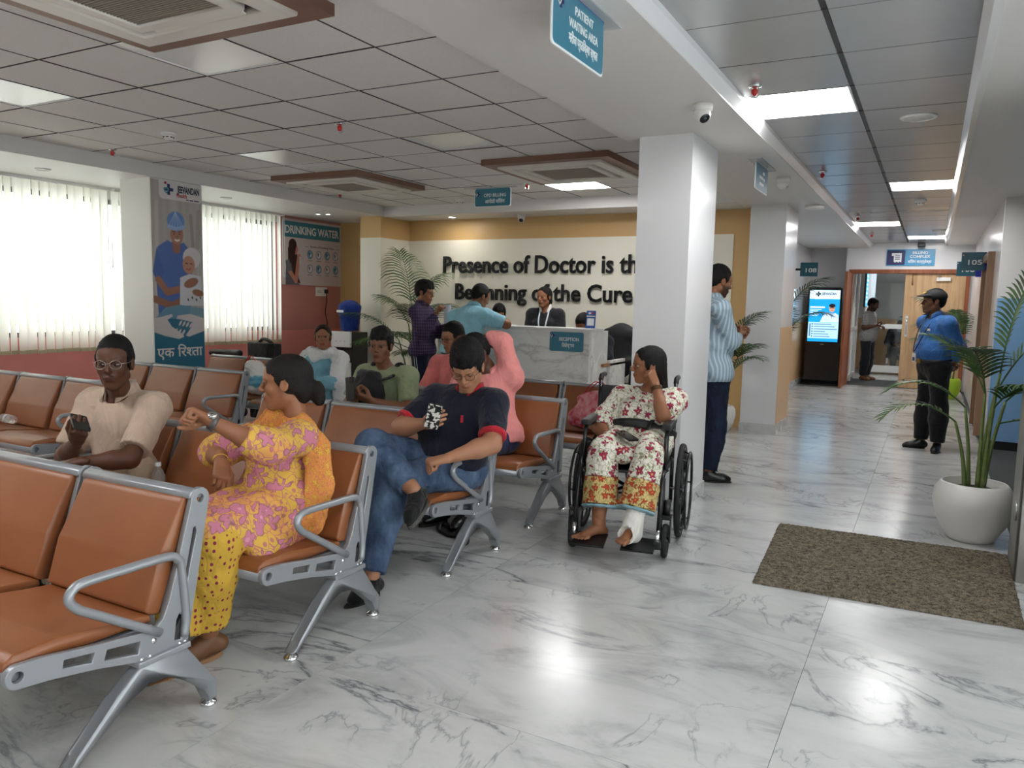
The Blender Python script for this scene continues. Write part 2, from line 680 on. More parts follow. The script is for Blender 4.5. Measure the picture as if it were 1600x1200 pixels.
AC = [(-3.48, -2.32, 1.48, 2.64), (-6.12, -4.98, 5.97, 7.13), (-3.60, -2.40, 6.02, 7.18)]
X0, X1, Y0, Y1 = -6.62, -1.93, -2.6, 8.51
cx = [X0] + [GX + .6 * i for i in range(-1, 6)] + [X1]
cy = [Y0] + [GY + .6 * i for i in range(-8, 10)] + [Y1]
rnd = random.Random(3)
M_BAR = mat('grid_bar', (66, 62, 58), .8)
for x in cx[1:-1]:
    box('grid_bar', x - .0028, x + .0028, Y0, Y1, 2.6488, 2.655, M_BAR, ceiling)
for y in cy[1:-1]:
    box('grid_bar', X0, X1, y - .0028, y + .0028, 2.6489, 2.655, M_BAR, ceiling)
lit_cells = {(3, 8), (0, -4), (3, -4)}  # both rear cells lie out of view, added lit to brighten the foreground
off_cells = {(3, 0), (0, 0), (0, 4), (3, 4)}
for i in range(len(cx) - 1):
    for j in range(len(cy) - 1):
        if cy[j + 1] - cy[j] < .02: continue
        u, v = i - 2, j - 9
        if (u, v) in lit_cells or (u, v) in off_cells: continue
        mxc, myc = (cx[i] + cx[i + 1]) / 2, (cy[j] + cy[j + 1]) / 2
        ctile(cx[i], cx[i + 1], cy[j], cy[j + 1], 2.65, M_TILE, 'ceiling_tile', rnd.choice((0, 0, 0, .001, .002, -.001)))


def led_panel(x0, x1, y0, y1, z, lit, label, grp, drop=.0):
    t = empty('ceiling_light', ((x0 + x1) / 2, (y0 + y1) / 2, z), label=label, cat='light', group=grp)
    plate('light_frame', [[(x0 + .004, y0 + .004), (x1 - .004, y0 + .004), (x1 - .004, y1 - .004), (x0 + .004, y1 - .004)], [(x0 + .014, y0 + .014), (x0 + .014, y1 - .014), (x1 - .014, y1 - .014), (x1 - .014, y0 + .014)]], .012, M_LEDSKIN, t, Matrix.Translation((0, 0, z + .006 - drop)))
    box('diffuser', x0 + .015, x1 - .015, y0 + .015, y1 - .015, z + .004 - drop, z + .01 - drop, M_LED if lit else M_TILE_D, t)
    box('housing', x0 + .02, x1 - .02, y0 + .02, y1 - .02, z + .0105 - drop, z + .06, M_GREYP, t)
    return t


for (u, v), lab in {(3, 8): 'brightly lit square panel light beside the far air conditioner', (0, -4): 'lit panel light above the rear of the hall', (3, -4): 'lit panel light above the hall behind the viewer',
                    (3, 0): 'unlit square panel light half covered by the near air conditioner frame', (0, 0): 'unlit square panel light at the left edge of the ceiling', (0, 4): 'unlit panel light in the ceiling near the window bulkhead',
                    (3, 4): 'grey unlit panel sunk in the middle of the tiled ceiling'}.items():
    led_panel(GX + .6 * u, GX + .6 * u + .6, GY + .6 * v, GY + .6 * v + .6, 2.65, (u, v) in lit_cells, lab, 'panel lights in the tiled ceiling', -.012 if (u, v) == (3, 4) else 0)

# metal ceiling over the corridor
MZ = 2.6
mceil = empty('ceiling', (-.47, 6.5, MZ), kind='structure')
mceil['label'] = 'shiny steel panel ceiling above the corridor'
mlights = {(0, 4.63): 'lit panel light nearest the round dome camera, in the steel ceiling', (1, 8.23): 'second lit panel light along the steel ceiling, right of its centre line', (0, 11.83): 'third lit panel light along the steel ceiling, left of its centre line', (1, 14.23): 'farthest lit panel light before the billing sign', (1, 1.03): 'lit panel light of the steel ceiling beside the viewer', (0, -1.97): 'lit panel light of the steel ceiling behind the viewer'}
y = 4.63 - .6 * 12
while y < 15.5:
    for c, (a, b) in enumerate(((-1.05, -.475), (-.455, .12))):
        hit = [k for k in mlights if k[0] == c and abs(k[1] - y) < .01]
        y1 = min(y + .6, 15.6)
        if hit:
            led_panel(a, b, y, y1, MZ, True, mlights[hit[0]], 'panel lights in the steel ceiling')
        else:
            o = ctile(a, b, y, y1, MZ, M_METAL, 'steel_panel', rnd.uniform(-.0006, .0006), .0022, .03)
            o.rotation_euler = (rnd.uniform(-.002, .002), rnd.uniform(-.002, .002), 0)
            par(o, mceil)
    box('panel_joint', -1.05, .12, y - .0018, y + .0018, MZ - .0005, MZ + .004, M_BAR, mceil)
    y += .6
box('trim_1', -.475, -.455, -2.6, 15.6, MZ + .004, MZ + .03, M_BLACK, kind='structure', label='black line down the middle of the steel ceiling')
prism('trim_2', [(-1.075, 2.522), (-1.035, 2.575), (-1.03, 2.61), (-1.05, 2.66), (-1.09, 2.66)], 'y', -2.6, 15.6, M_GLOSSW, kind='structure', label='grey cove strip between beam and steel ceiling')
prism('trim_3', [(.12, 2.545), (.09, 2.585), (.09, 2.66), (.155, 2.66), (.155, 2.545)], 'y', -2.6, 15.6, M_GLOSSW, kind='structure', label='white edge strip on the right of the steel ceiling')

# beams and bulkheads
box('beam_1', -1.93, -1.07, -2.6, 15.6, 2.52, 2.75, M_CEIL, kind='structure', label='broad white ceiling beam between hall and corridor')
box('beam_2', -7.9, -6.62, -2.6, 9.1, 2.52, 2.75, M_CEIL, kind='structure', label='white bulkhead running above the windows')
box('beam_3', -6.62, -1.93, 8.51, 9.3, 2.515, 2.75, M_CEIL, kind='structure', label='white bulkhead above the reception wall')
box('beam_4', .15, 3.0, -2.6, 15.6, 2.55, 2.75, M_CEIL, kind='structure', label='plain soffit along the right side of the corridor')
box('beam_5', -2.3, -1.93, 9.3, 15.6, 2.52, 2.75, M_CEIL, kind='structure', label='soffit beside the corridor left wall')

# ------------------------------------------------------------------ walls
# window wall on the left
wl = box('wall_left', -8.1, -7.9, -2.6, 9.3, 0, .95, M_PINK, kind='structure', label='pink wall below the windows')
box('wall_left_pier', -8.1, -7.9, 7.85, 9.3, .95, 2.75, M_PINK_SHADE, kind='structure', label='pink wall coloured as in shade behind the drinking water board')
box('wall_left_head', -8.1, -7.9, -2.6, 7.85, 2.42, 2.75, M_WHITE, kind='structure', label='white lintel above the windows')
box('wall_left_rear', -8.1, -7.9, -2.6, .4, .95, 2.42, M_WHITE, kind='structure', label='white wall at the near end of the windows')
for k, (a, b) in enumerate(((.4, 2.9), (2.9, 5.35), (5.35, 7.85))):
    wdw = empty('window_%d' % (k + 1), (-8.0, (a + b) / 2, .95), kind='structure', label='aluminium framed window behind the cream blinds')
    fr = []
    for y0_, y1_, z0_, z1_ in ((a, b, .95, 1.0), (a, b, 2.37, 2.42), (a, a + .05, 1.0, 2.37), (b - .05, b, 1.0, 2.37), ((a + b) / 2 - .03, (a + b) / 2 + .03, 1.0, 2.37)):
        fr.append((-8.04, -7.98, y0_, y1_, z0_, z1_))
    boxes('window_frame', fr, mat('dark_window_frame', (70, 72, 74), .4), wdw)
    for q in range(2):
        c0 = a + .05 if q == 0 else (a + b) / 2 + .03
        c1 = (a + b) / 2 - .03 if q == 0 else b - .05
        box('pane', -8.013, -8.007, c0, c1, 1.0, 2.37, M_GLASS, wdw)
# free-standing column carrying the long banner
box('column_1', -7.1, -6.66, 4.96, 5.55, 0, 2.52, M_WHITE, kind='structure', label='white column in front of the windows')
# reception wall
box('wall_back', -8.1, -1.84, 9.1, 9.3, 0, 2.75, M_TAN, kind='structure', label='tan wall behind the reception')
box('wall_back_panel', -6.62, -2.06, 9.088, 9.1, 0, 2.235, M_CREAM, kind='structure', label='cream painted field of the reception wall')
box('column_2', -6.97, -6.62, 8.44, 9.1, 2.235, 2.52, M_TAN, kind='structure', label='tan top of the pilaster left of reception')
box('column_2_base', -6.97, -6.62, 8.44, 9.1, 0, 2.235, M_CREAM, kind='structure', label='cream pilaster left of reception')
# columns of the corridor
box('column_3', -1.80, -1.438, 5.06, 5.72, .1, 2.52, M_GLOSSW, kind='structure', label='white column behind the wheelchair')
box('baseboard_3', -1.81, -1.428, 5.05, 5.73, 0, .1, M_SKIRT, kind='structure', label='marble skirting of the column behind the wheelchair')
box('column_4', -1.838, -1.455, 8.86, 9.67, .11, 2.52, M_GLOSSW, kind='structure', label='white column at the corridor corner')
box('column_4_field', -1.4575, -1.450, 8.875, 9.66, .11, 1.19, M_TAN2, kind='structure', label='apricot lower field on the side of the corner column')
box('baseboard_4', -1.848, -1.445, 8.85, 9.68, 0, .11, M_SKIRT, kind='structure', label='marble skirting of the corner column')
box('wall_corridor_left', -2.33, -2.13, 9.3, 16.2, 1.15, 2.75, M_GLOSSW, kind='structure', label='white upper wall on the left of the corridor')
box('wall_corridor_left_base', -2.33, -2.13, 9.3, 16.2, 0, 1.15, M_TAN2, kind='structure', label='apricot lower wall on the left of the corridor')
box('baseboard_left', -2.13, -2.115, 9.7, 15.95, 0, .1, M_SKIRT, kind='structure', label='marble skirting on the left of the corridor')
# end of the corridor
box('wall_end_left', -2.13, -1.46, 15.95, 16.15, 1.15, 2.75, M_GLOSSW, kind='structure', label='white wall behind the display kiosk')
box('wall_end_left_base', -2.13, -1.46, 15.95, 16.15, 0, 1.15, M_TAN2, kind='structure', label='apricot lower wall behind the display kiosk')
box('wall_end', -1.46, .77, 15.6, 15.75, 2.13, 2.75, M_GLOSSW, kind='structure', label='white wall above the billing room door')
box('wall_end_jamb', -1.46, -1.40, 15.6, 16.15, 0, 2.13, M_GLOSSW, kind='structure', label='white return left of the billing room door')
box('wall_end_right', .53, .77, 15.6, 15.75, 0, 2.13, M_GLOSSW, kind='structure', label='white strip right of the billing room door')
# right side
box('wall_right', .57, .77, 9.4, 15.75, 0, 2.75, M_GLOSSW, kind='structure', label='white right wall of the corridor')
box('wall_right_bay', .57, 3.2, 9.28, 9.4, 1.55, 2.75, M_WHITE, kind='structure', label='white upper wall of the side bay')
box('wall_right_bay_base', .57, 3.2, 9.275, 9.4, 0, 1.55, M_BLUEW, kind='structure', label='light blue lower wall of the side bay')
box('baseboard_right', .57, 3.2, 9.255, 9.276, 0, .09, M_BLACK, kind='structure', label='black skirting of the blue wall')
box('wall_bay_side', 3.0, 3.2, 5.0, 9.28, 0, 2.75, M_WHITE, kind='structure', label='white side wall of the bay')
box('wall_bay_front', .95, 3.2, 5.05, 5.2, 0, 2.75, M_WHITE, kind='structure', label='white near wall of the bay')
# steel clad post at the entrance
ep = empty('wall_entrance_post', (.6, 4.95, 0), kind='structure', label='brushed steel clad post at the right edge beside the mat')
box('cladding', .478, .95, 4.72, 5.2, 0, 2.55, mat('brushed_steel', (168, 168, 166), .38, metal=.85, var=.12, vscale=7), ep, bev=.004)
box('edge_strip', .470, .478, 4.735, 4.775, 0, 2.55, mat('dark_strip', (70, 66, 62), .5), ep)
lathe('door_stop', [(0, 0), (.055, 0), (.055, .008), (0, .008)], M_ALU, ep, 20, (.478, 4.95, .33), aim((-1, 0, 0)))
# glazed entrance front beside the camera (only its daylight is seen)
wr = empty('window_4', (.62, 1.2, 0), kind='structure', label='glazed entrance front')
boxes('mullion', [(.56, .66, y_, y_ + .07, 0, 2.55) for y_ in (-2.6, -1.4, -.2, 1.0, 2.2, 3.4, 4.65)] + [(.56, .66, -2.6, 4.72, 0, .08)], M_ALU, wr)
for y_ in (-2.53, -1.33, -.13, 1.07, 2.27, 3.47):
    box('pane', .605, .613, y_, y_ + 1.13, .08, 2.55, M_GLASS, wr)
box('wall_front', -8.1, .8, -2.8, -2.6, 0, 2.75, M_WHITE, kind='structure', label='white wall behind the viewer')

# ------------------------------------------------------------------ billing room beyond the door
box('wall_room_back', -2.13, 2.6, 20.4, 20.6, 1.2, 2.75, M_WHITE, kind='structure', label='white back wall of the billing room')
box('wall_room_back_base', -2.13, 2.6, 20.4, 20.6, 0, 1.2, M_TAN2, kind='structure', label='apricot lower back wall of the billing room')
box('wall_room_left', -2.33, -2.13, 16.2, 20.6, 0, 2.75, M_WHITE, kind='structure', label='white left wall of the billing room')
box('wall_room_right', 2.4, 2.6, 15.6, 20.6, 0, 2.75, M_WHITE, kind='structure', label='white right wall of the billing room')
box('ceiling_back_room', -2.3, 2.6, 15.75, 20.6, 2.62, 2.72, M_CEIL, kind='structure', label='plain ceiling of the billing room')
led_panel(-.9, -.3, 17.4, 18.0, 2.605, True, 'lit panel light inside the billing room', 'panel lights in the billing room')
# partition with glazing inside the room
pt = empty('glazed_partition', (-1.38, 16.6, 0), label='white framed glass partition at the left inside the billing room', cat='partition')
for i, (a, b) in enumerate(((15.8, 16.5), (16.5, 17.4))):
    boxes('partition_frame', [(-1.40, -1.34, a, b, .08, .14), (-1.40, -1.34, a, b, 1.0, 1.06), (-1.40, -1.34, a, b, 2.3, 2.36), (-1.40, -1.34, a, a + .05, 0, 2.6), (-1.40, -1.34, b - .05, b, 0, 2.6)], M_WHITEP, pt)
    box('pane', -1.373, -1.367, a + .05, b - .05, 1.06, 2.3, M_GLASS, pt)
    box('lower_panel', -1.375, -1.365, a + .05, b - .05, .14, 1.0, mat('frosted_panel', (222, 224, 222), .3), pt)
d2 = empty('door_2', (-.98, 18.6, 0), kind='structure', label='white framed glass door inside the billing room')
boxes('door_frame', [(-1.30, -1.20, 18.55, 18.65, 0, 2.45), (-.42, -.34, 18.55, 18.65, 0, 2.45), (-1.30, -.34, 18.55, 18.65, 2.36, 2.45), (-1.20, -1.12, 18.57, 18.63, .05, 2.36), (-.5, -.42, 18.57, 18.63, .05, 2.36), (-1.12, -.5, 18.57, 18.63, .05, .2), (-1.12, -.5, 18.57, 18.63, 1.0, 1.1), (-1.12, -.5, 18.57, 18.63, 2.2, 2.36)], M_WHITEP, d2)
box('pane', -1.12, -.5, 18.595, 18.605, 1.1, 2.2, M_GLASS, d2)
box('pane', -1.12, -.5, 18.595, 18.605, .2, 1.0, M_GLASS, d2)

# ------------------------------------------------------------------ billing room double door
d1 = empty('door_1', (-.45, 15.6, 0), kind='structure', label='oak double door of the billing room, left leaf open')
boxes('door_frame', [(-1.40, -1.33, 15.55, 15.75, 0, 2.06), (.47, .53, 15.55, 15.75, 0, 2.06), (-1.40, .53, 15.55, 15.75, 2.06, 2.13)], M_REDWOOD, d1)
leaf = box('door_leaf', -.47, .47, 15.61, 15.65, .01, 2.06, M_OAK, d1, bev=.003)
leaf['label'] = 'closed right leaf in light oak'
leaf2 = box('door_leaf', -1.385, -1.345, 14.74, 15.56, .01, 2.06, M_REDWOOD, d1, bev=.003)
leaf2['label'] = 'open left leaf seen on edge'
tube('handle', [(-.40, 15.61, .98), (-.40, 15.56, .98), (-.40, 15.56, 1.26), (-.40, 15.61, 1.26)], .012, M_CHROME, leaf)
box('handle_plate', -.425, -.375, 15.603, 15.611, .93, 1.31, M_CHROME, leaf, bev=.003)
tube('flush_bolt', [(-.35, 15.60, 1.86), (-.35, 15.58, 1.88), (-.35, 15.58, 2.07)], .012, mat('brass_bolt', (150, 120, 84), .4, metal=.8), leaf)
box('door_closer', 0.02, .24, 15.55, 15.61, 1.93, 1.99, M_WHITEP, leaf, bev=.006)
tube('closer_arm', [(.1, 15.575, 2.0), (.03, 15.45, 2.02), (.05, 15.6, 2.075)], .008, M_ALU, leaf)
lathe('lock_cylinder', [(0, 0), (.02, 0), (.02, .015), (0, .015)], mat('dark_brass', (70, 56, 40), .4, metal=.8), leaf, 14, (-.38, 15.61, .14), aim((0, -1, 0)))
# wooden door standing open against the right wall
d3 = empty('door_3', (.55, 11.2, 0), kind='structure', label='brown wooden door frame on the right wall below the room number')
boxes('door_frame', [(.50, .60, 10.2, 10.28, 0, 2.0), (.50, .60, 11.25, 11.33, 0, 2.0), (.50, .60, 10.2, 11.33, 2.0, 2.08)], wood('walnut_frame', (132, 102, 78), (160, 128, 100)), d3)
lf = box('door_leaf', .545, .58, 10.28, 11.25, .01, 2.0, wood('walnut_veneer', (128, 100, 76), (166, 136, 106)), d3)
tube('handle', [(.545, 10.4, 1.0), (.51, 10.4, 1.0), (.51, 10.52, 1.0)], .01, M_CHROME, lf)

# ------------------------------------------------------------------ waiting benches
M_SILVER = mat('silver_powder_coat', (150, 153, 157), .32, metal=.35)


def leather(name, a, b):
    n = NT(name, .36, .5)
    v = n.vmap('Object', (1, 1, 1))
    t = n.n('TexNoise', Vector=v, Scale=260., Detail=3.)
    c = n.n('TexNoise', Vector=v, Scale=3., Detail=3.)
    n.bump(t.outputs[0], .12, .003)
    return n.color(n.ramp(c.outputs[0], (.3, a), (.7, b)))


M_LEATHER = leather('tan_leatherette', (140, 84, 49), (151, 92, 55))
PITCH_S = .6


def build_bench(nseats=3):
    root = empty('waiting_bench', (0, 0, 0))
    Mx = lambda x: frame_m((x, 0, 0), (0, 1, 0), (0, 0, 1))
    circ = lambda cy_, cz_, r, n=12: [(cy_ + r * math.cos(2 * math.pi * i / n), cz_ + r * math.sin(2 * math.pi * i / n)) for i in range(n)]
    outer = arc(-.125, .373, .032, 80, 255, 7) + [(-.04, .33), (.10, .303), (.22, .272), (.25, .252), (.40, .252), (.415, .275), (.452, .44)] + arc(.478, .738, .034, -10, 190, 8) + [(.352, .43), (.325, .372), (.295, .348), (.1, .374), (-.06, .4)]
    holes = [circ(-.125, .373, .018), circ(.478, .738, .016),
             [(.0, .372), (.095, .357), (.085, .325), (-.005, .345)], [(.13, .35), (.245, .333), (.235, .29), (.12, .317)],
             [(.392, .42), (.407, .415), (.462, .63), (.458, .65), (.446, .645)], [(.362, .285), (.39, .28), (.402, .36), (.385, .375), (.372, .355)]]
    back = [(.298, .388), (.281, .405), (.330, .555), (.424, .735), (.438, .747), (.462, .738), (.40, .57), (.335, .382)]
    seatp = [(-.152, .383), (-.146, .408), (-.118, .427), (.0, .43), (.18, .405), (.30, .392), (.302, .365), (.0, .388), (-.125, .37)]
    for i in range(nseats):
        x1 = -PITCH_S * i
        x0 = x1 - .582
        st = empty('seat', (x1 - .29, .1, .37), parent=root)
        prism('seat_cushion', seatp, 'x', x0 + .028, x1 - .028, M_LEATHER, st, bev=.009, seg=2, smooth=True)
        prism('seat_pan', [(-.12, .362), (.30, .352), (.30, .362), (-.12, .374)], 'x', x0 + .022, x1 - .022, M_SILVER, st)
        tube('front_rail', [(x0 + .02, -.125, .373), (x1 - .02, -.125, .373)], .029, M_SILVER, st, 12)
        bk = empty('backrest', (x1 - .29, .38, .56), parent=root)
        prism('back_cushion', back, 'x', x0 + .028, x1 - .028, M_LEATHER, bk, bev=.009, seg=2, smooth=True)
        prism('back_shell', [(.336, .384), (.463, .738), (.472, .735), (.346, .38)], 'x', x0 + .022, x1 - .022, M_SILVER, bk)
        prism('top_rail', [(.436, .742), (.44, .762), (.46, .772), (.482, .768), (.49, .752), (.484, .738)], 'x', x0 + .004, x1 - .004, M_SILVER, bk, bev=.003, seg=1, smooth=True)
        for x in (x0 + .011, x1 - .011):
            plate('side_plate', [outer] + holes, .022, M_SILVER, root, Mx(x), bev=.002)
    xe = -PITCH_S * (nseats - 1) - .582
    armp = [(.40, .29), (.408, .36), (.395, .52), (.382, .556), (.345, .574), (.20, .577), (.075, .578), (.035, .568), (.02, .54), (.045, .505), (.09, .475), (.31, .335)]
    leg = [(.237, .254), (.15, .185), (.03, .06), (-.018, .026), (.016, .022), (.07, .072), (.19, .165), (.265, .192), (.335, .186), (.40, .135), (.47, .075), (.487, .06), (.488, .022), (.525, .022), (.526, .088), (.475, .15), (.405, .254)]
    for s, x in ((1, -.018), (-1, xe + .018)):
        tube('armrest', [(x + s * .02, a, b) for a, b in armp], .0145, M_SILVER, root, 10, curve=4)
        prism('leg_frame', leg, 'x', x - .024, x + .024, M_SILVER, root, bev=.008, seg=2, smooth=True)
        br = box('leg_bracket', x - .034, x + .034, .225, .415, .25, .27, M_SILVER, root, bev=.004)
        prism('gusset', [(.33, .272), (.43, .272), (.425, .36), (.40, .36)], 'x', x - .03, x + .012, mat('dark_gusset', (48, 48, 50), .5), br)
        bm = bmesh.new()
        for yy, zz in ((.245, .275), (.275, .275), (.385, .275), (.405, .275)):
            add_lathe(bm, [(0, .008), (.008, .006), (.009, 0)], 8, (x + .012 * s, yy, zz - .006))
        add_lathe(bm, [(0, .008), (.01, .006), (.011, 0)], 8, (x + s * .012, .29, .315), aim((s, 0, 0)))
        bm_obj('bolt', bm, M_CHROME, br, True)
        for yy in (0, .506):
            lathe('foot', [(0, .0), (.028, 0), (.030, .006), (.026, .013), (.012, .02), (.009, .03), (0, .03)], M_CHROME, root, 16, (x, yy, 0))
    tube('beam', [(xe + .03, .32, .272), (-.03, .32, .272)], .028, M_SILVER, root, 10)
    return root


BENCHES = [  # end x, front foot y, label
    (-2.10, 1.245, 'empty tan bench nearest the viewer, its right armrest at lower left'),
    (-2.10, 2.145, 'tan bench holding the woman in yellow and the man in beige'),
    (-2.09, 3.235, 'tan bench where the man in navy polo sits cross-legged'),
    (-2.12, 4.215, 'tan bench where the man in pink rests, its end seat empty'),
    (-2.02, 5.27, 'tan bench with a red and pink bag on its end seat'),
    (-5.13, 3.05, 'empty tan bench by the windows with a plastic bottle lying on it'),
    (-5.13, 4.235, 'empty tan bench in front of the long banner column'),
    (-5.13, 5.40, 'tan bench by the drinking water board where a veiled woman sits'),
]
bench0 = build_bench()
for i, (x, y_, lab) in enumerate(BENCHES):
    b = bench0 if i == 0 else copy_tree(bench0)
    b.location = (x, y_, 0)
    prop(b, lab, 'bench', 'tan waiting benches')

# ------------------------------------------------------------------ reception counter
ct = empty('reception_counter', (-3.98, 7.6, 0), label='white marble reception counter with teal sign', cat='counter')
box('front_panel', -4.90, -3.05, 7.28, 7.33, 0, 1.12, M_COUNTER, ct, bev=.003)
box('side_panel', -3.10, -3.05, 7.33, 7.80, 0, 1.12, M_COUNTER, ct, bev=.003)
box('side_panel', -4.90, -4.85, 7.33, 7.80, 0, 1.12, M_COUNTER, ct, bev=.003)
box('counter_top', -4.92, -3.03, 7.26, 7.62, 1.12, 1.15, mat('white_quartz', (232, 232, 230), .2), ct, bev=.004)
box('desk_top', -4.84, -3.02, 7.62, 8.28, .74, .77, wood('desk_wood', (150, 104, 66), (176, 126, 84), axis=0), ct, bev=.003)
box('desk_side', -3.06, -3.02, 7.81, 8.28, 0, .80, M_COUNTER, ct, bev=.003)
box('desk_side', -4.88, -4.84, 7.81, 8.28, 0, .80, M_COUNTER, ct, bev=.003)

# ------------------------------------------------------------------ air-conditioning cassettes
M_ACW = mat('ac_white', (222, 217, 208), .4)
M_GRILLE = mat('ac_grille', (150, 140, 128), .6)


def cassette(x0, x1, y0, y1, label):
    cxm, cym = (x0 + x1) / 2, (y0 + y1) / 2
    t = empty('air_conditioner', (cxm, cym, 2.65), label=label, cat='air conditioner', group='ceiling cassette air conditioners')
    sq = lambda h, z=0: [(cxm - h, cym - h), (cxm + h, cym - h), (cxm + h, cym + h), (cxm - h, cym + h)]
    H = (x1 - x0) / 2
    plate('wooden_frame', [sq(H), sq(H - .12)[::-1]], .05, M_BROWN, t, Matrix.Translation((0, 0, 2.624)))
    plate('housing', [sq(H - .115), sq(H - .2)[::-1]], .05, M_ACW, t, Matrix.Translation((0, 0, 2.604)), bev=.008)
    plate('inner_panel', [sq(H - .26), sq(H - .31)[::-1]], .03, M_ACW, t, Matrix.Translation((0, 0, 2.592)), bev=.004)
    box('air_duct', cxm - H + .19, cxm + H - .19, cym - H + .19, cym + H - .19, 2.61, 2.645, mat('duct_dark', (46, 44, 42), .8), t)
    for k, (dx, dy) in enumerate(((0, -1), (0, 1), (-1, 0), (1, 0))):
        a = H - .23
        L = H - .3
        if dy:
            lv = prism('louver', [(cym + dy * a - .032, 2.60), (cym + dy * a + .032, 2.583), (cym + dy * a + .032, 2.589), (cym + dy * a - .032, 2.606)], 'x', cxm - L, cxm + L, M_ACW, t)
        else:
            lv = prism('louver', [(cxm + dx * a - .032, 2.60), (cxm + dx * a + .032, 2.583), (cxm + dx * a + .032, 2.589), (cxm + dx * a - .032, 2.606)], 'y', cym - L, cym + L, M_ACW, t)
    g = H - .31
    gr = box('return_grille', cxm - g, cxm + g, cym - g, cym + g, 2.6, 2.604, mat('grille_back', (84, 78, 72), .8), t)
    n = 34
    boxes('grille_slats', [(cxm - g, cxm + g, cym - g + 2 * g * (i + .1) / n, cym - g + 2 * g * (i + .62) / n, 2.588, 2.6) for i in range(n)], M_GRILLE, gr)
    return t


cassette(*AC[0], 'large ceiling air conditioner with brown frame cut by the top left edge')
cassette(*AC[1], 'brown framed ceiling air conditioner above the bench by the windows')
cassette(*AC[2], 'brown framed ceiling air conditioner beside the lit panel left of the white column')

# ------------------------------------------------------------------ ceiling bits
M_RED = mat('sprinkler_red', (196, 36, 34), .3)


def sprinkler(x, y_, z, label, dark=False):
    t = empty('sprinkler', (x, y_, z), label=label, cat='sprinkler', group='fire sprinklers')
    lathe('escutcheon', [(0, 0), (.038, 0), (.034, -.008), (.016, -.012), (0, -.012)], M_CHROME, t, 16, (x, y_, z))
    lathe('bulb', [(0, -.012), (.012, -.016), (.02, -.028), (.017, -.042), (.006, -.055), (0, -.056)], M_RED, t, 12, (x, y_, z))
    lathe('deflector', [(0, -.058), (.02, -.058), (.02, -.062), (0, -.062)], M_CHROME, t, 12, (x, y_, z))
    boxes('yoke', [(x - .021, x - .017, y_ - .003, y_ + .003, z - .06, z - .008), (x + .017, x + .021, y_ - .003, y_ + .003, z - .06, z - .008)], M_CHROME, t)


for a in ((-.93, 4.42, MZ, 'red sprinkler beside the nearest panel in the steel ceiling'), (-.93, 7.36, MZ, 'red sprinkler left of the second panel in the steel ceiling'), (-.93, 11.0, MZ, 'small red sprinkler before the third panel in the steel ceiling'), (-.93, 13.6, MZ, 'farthest small sprinkler at the end of the steel ceiling'),
          (-3.82, 4.40, 2.65, 'red sprinkler in the middle of the tiled ceiling'), (-6.34, 4.37, 2.65, 'red sprinkler beside the window bulkhead'), (-6.25, 7.2, 2.65, 'small sprinkler below the air conditioner by the windows'), (-3.83, 7.33, 2.65, 'red sprinkler right of the hanging billing sign')):
    sprinkler(*a)


def detector(x, y_, z, label, r=.055):
    t = empty('smoke_detector', (x, y_, z), label=label, cat='smoke detector', group='smoke detectors')
    lathe('base', [(0, 0), (r, 0), (r * .98, -.018), (r * .8, -.022), (0, -.022)], M_WHITEP, t, 20, (x, y_, z))
    lathe('chamber', [(r * .62, -.022), (r * .6, -.045), (r * .5, -.052), (0, -.052)], M_WHITEP, t, 20, (x, y_, z))
    boxes('vent_slot', [(x + r * .62 * math.cos(a) - .006, x + r * .62 * math.cos(a) + .006, y_ + r * .62 * math.sin(a) - .006, y_ + r * .62 * math.sin(a) + .006, z - .042, z - .035) for a in np.arange(0, 6.2, .9)], M_BLACK, t)


detector(-5.27, 4.1, 2.65, 'white smoke detector on the tiled ceiling above the man in beige')
detector(-5.23, 8.23, 2.65, 'white smoke detector left of the hanging billing sign')
detector(-.2, 9.6, MZ, 'white detector on the steel ceiling beyond the second panel', .06)


def disc(name, x, y_, z, r, label, cat, grp, m=None):
    t = empty(name, (x, y_, z), label=label, cat=cat, group=grp)
    lathe('rim', [(r * .8, 0), (r, 0), (r * .99, -.008), (r * .84, -.012), (r * .8, -.006)], M_WHITEP, t, 24, (x, y_, z))
    lathe('lens', [(0, -.006), (r * .8, -.006), (r * .8, 0)], m or M_WHITEP, t, 24, (x, y_, z))


for a in ((-7.2, 4.27, 2.52, 'round downlight in the bulkhead above the near blinds'), (-7.18, 6.33, 2.52, 'round downlight in the bulkhead right of the banner'), (-5.7, 8.78, 2.515, 'flat round downlight above the reception palm')):
    lit_ = a[1] > 8.5
    disc('downlight', *a[:3], .065, a[3], 'downlight', 'round downlights', M_LED if lit_ else None)
    if lit_:
        area('reception_fill', (a[0], a[1] - .1, a[2] - .02), (.1, .1), (0, 0, 0), 3, (1, .95, .86))  # added fill lamp at this downlight to brighten the reception wall
for dx in (-.06, .06):
    disc('downlight', -7.22 + dx, 7.98 + dx * .5, 2.52, .04, 'small round spot above the drinking water board, %s of two' % ('left' if dx < 0 else 'right'), 'downlight', 'round downlights', M_LED)
disc('ceiling_speaker', -.16, 5.52, MZ, .105, 'round white speaker in the steel ceiling right of its centre line', 'speaker', 'ceiling speakers')
disc('ceiling_speaker', -5.85, 7.6, 2.65, .11, 'round speaker in the tiled ceiling right of the window air conditioner', 'speaker', 'ceiling speakers')
disc('ceiling_speaker', .02, 13.3, MZ, .11, 'far round speaker near the end of the steel ceiling', 'speaker', 'ceiling speakers')
ll = empty('surface_light', (-1.21, 9.1, 2.52), label='flat round white light on the beam before the corner', cat='light')
lathe('body', [(0, 0), (.1, 0), (.1, -.03), (.09, -.04), (0, -.04)], M_WHITEP, ll, 24, (-1.21, 9.1, 2.52))


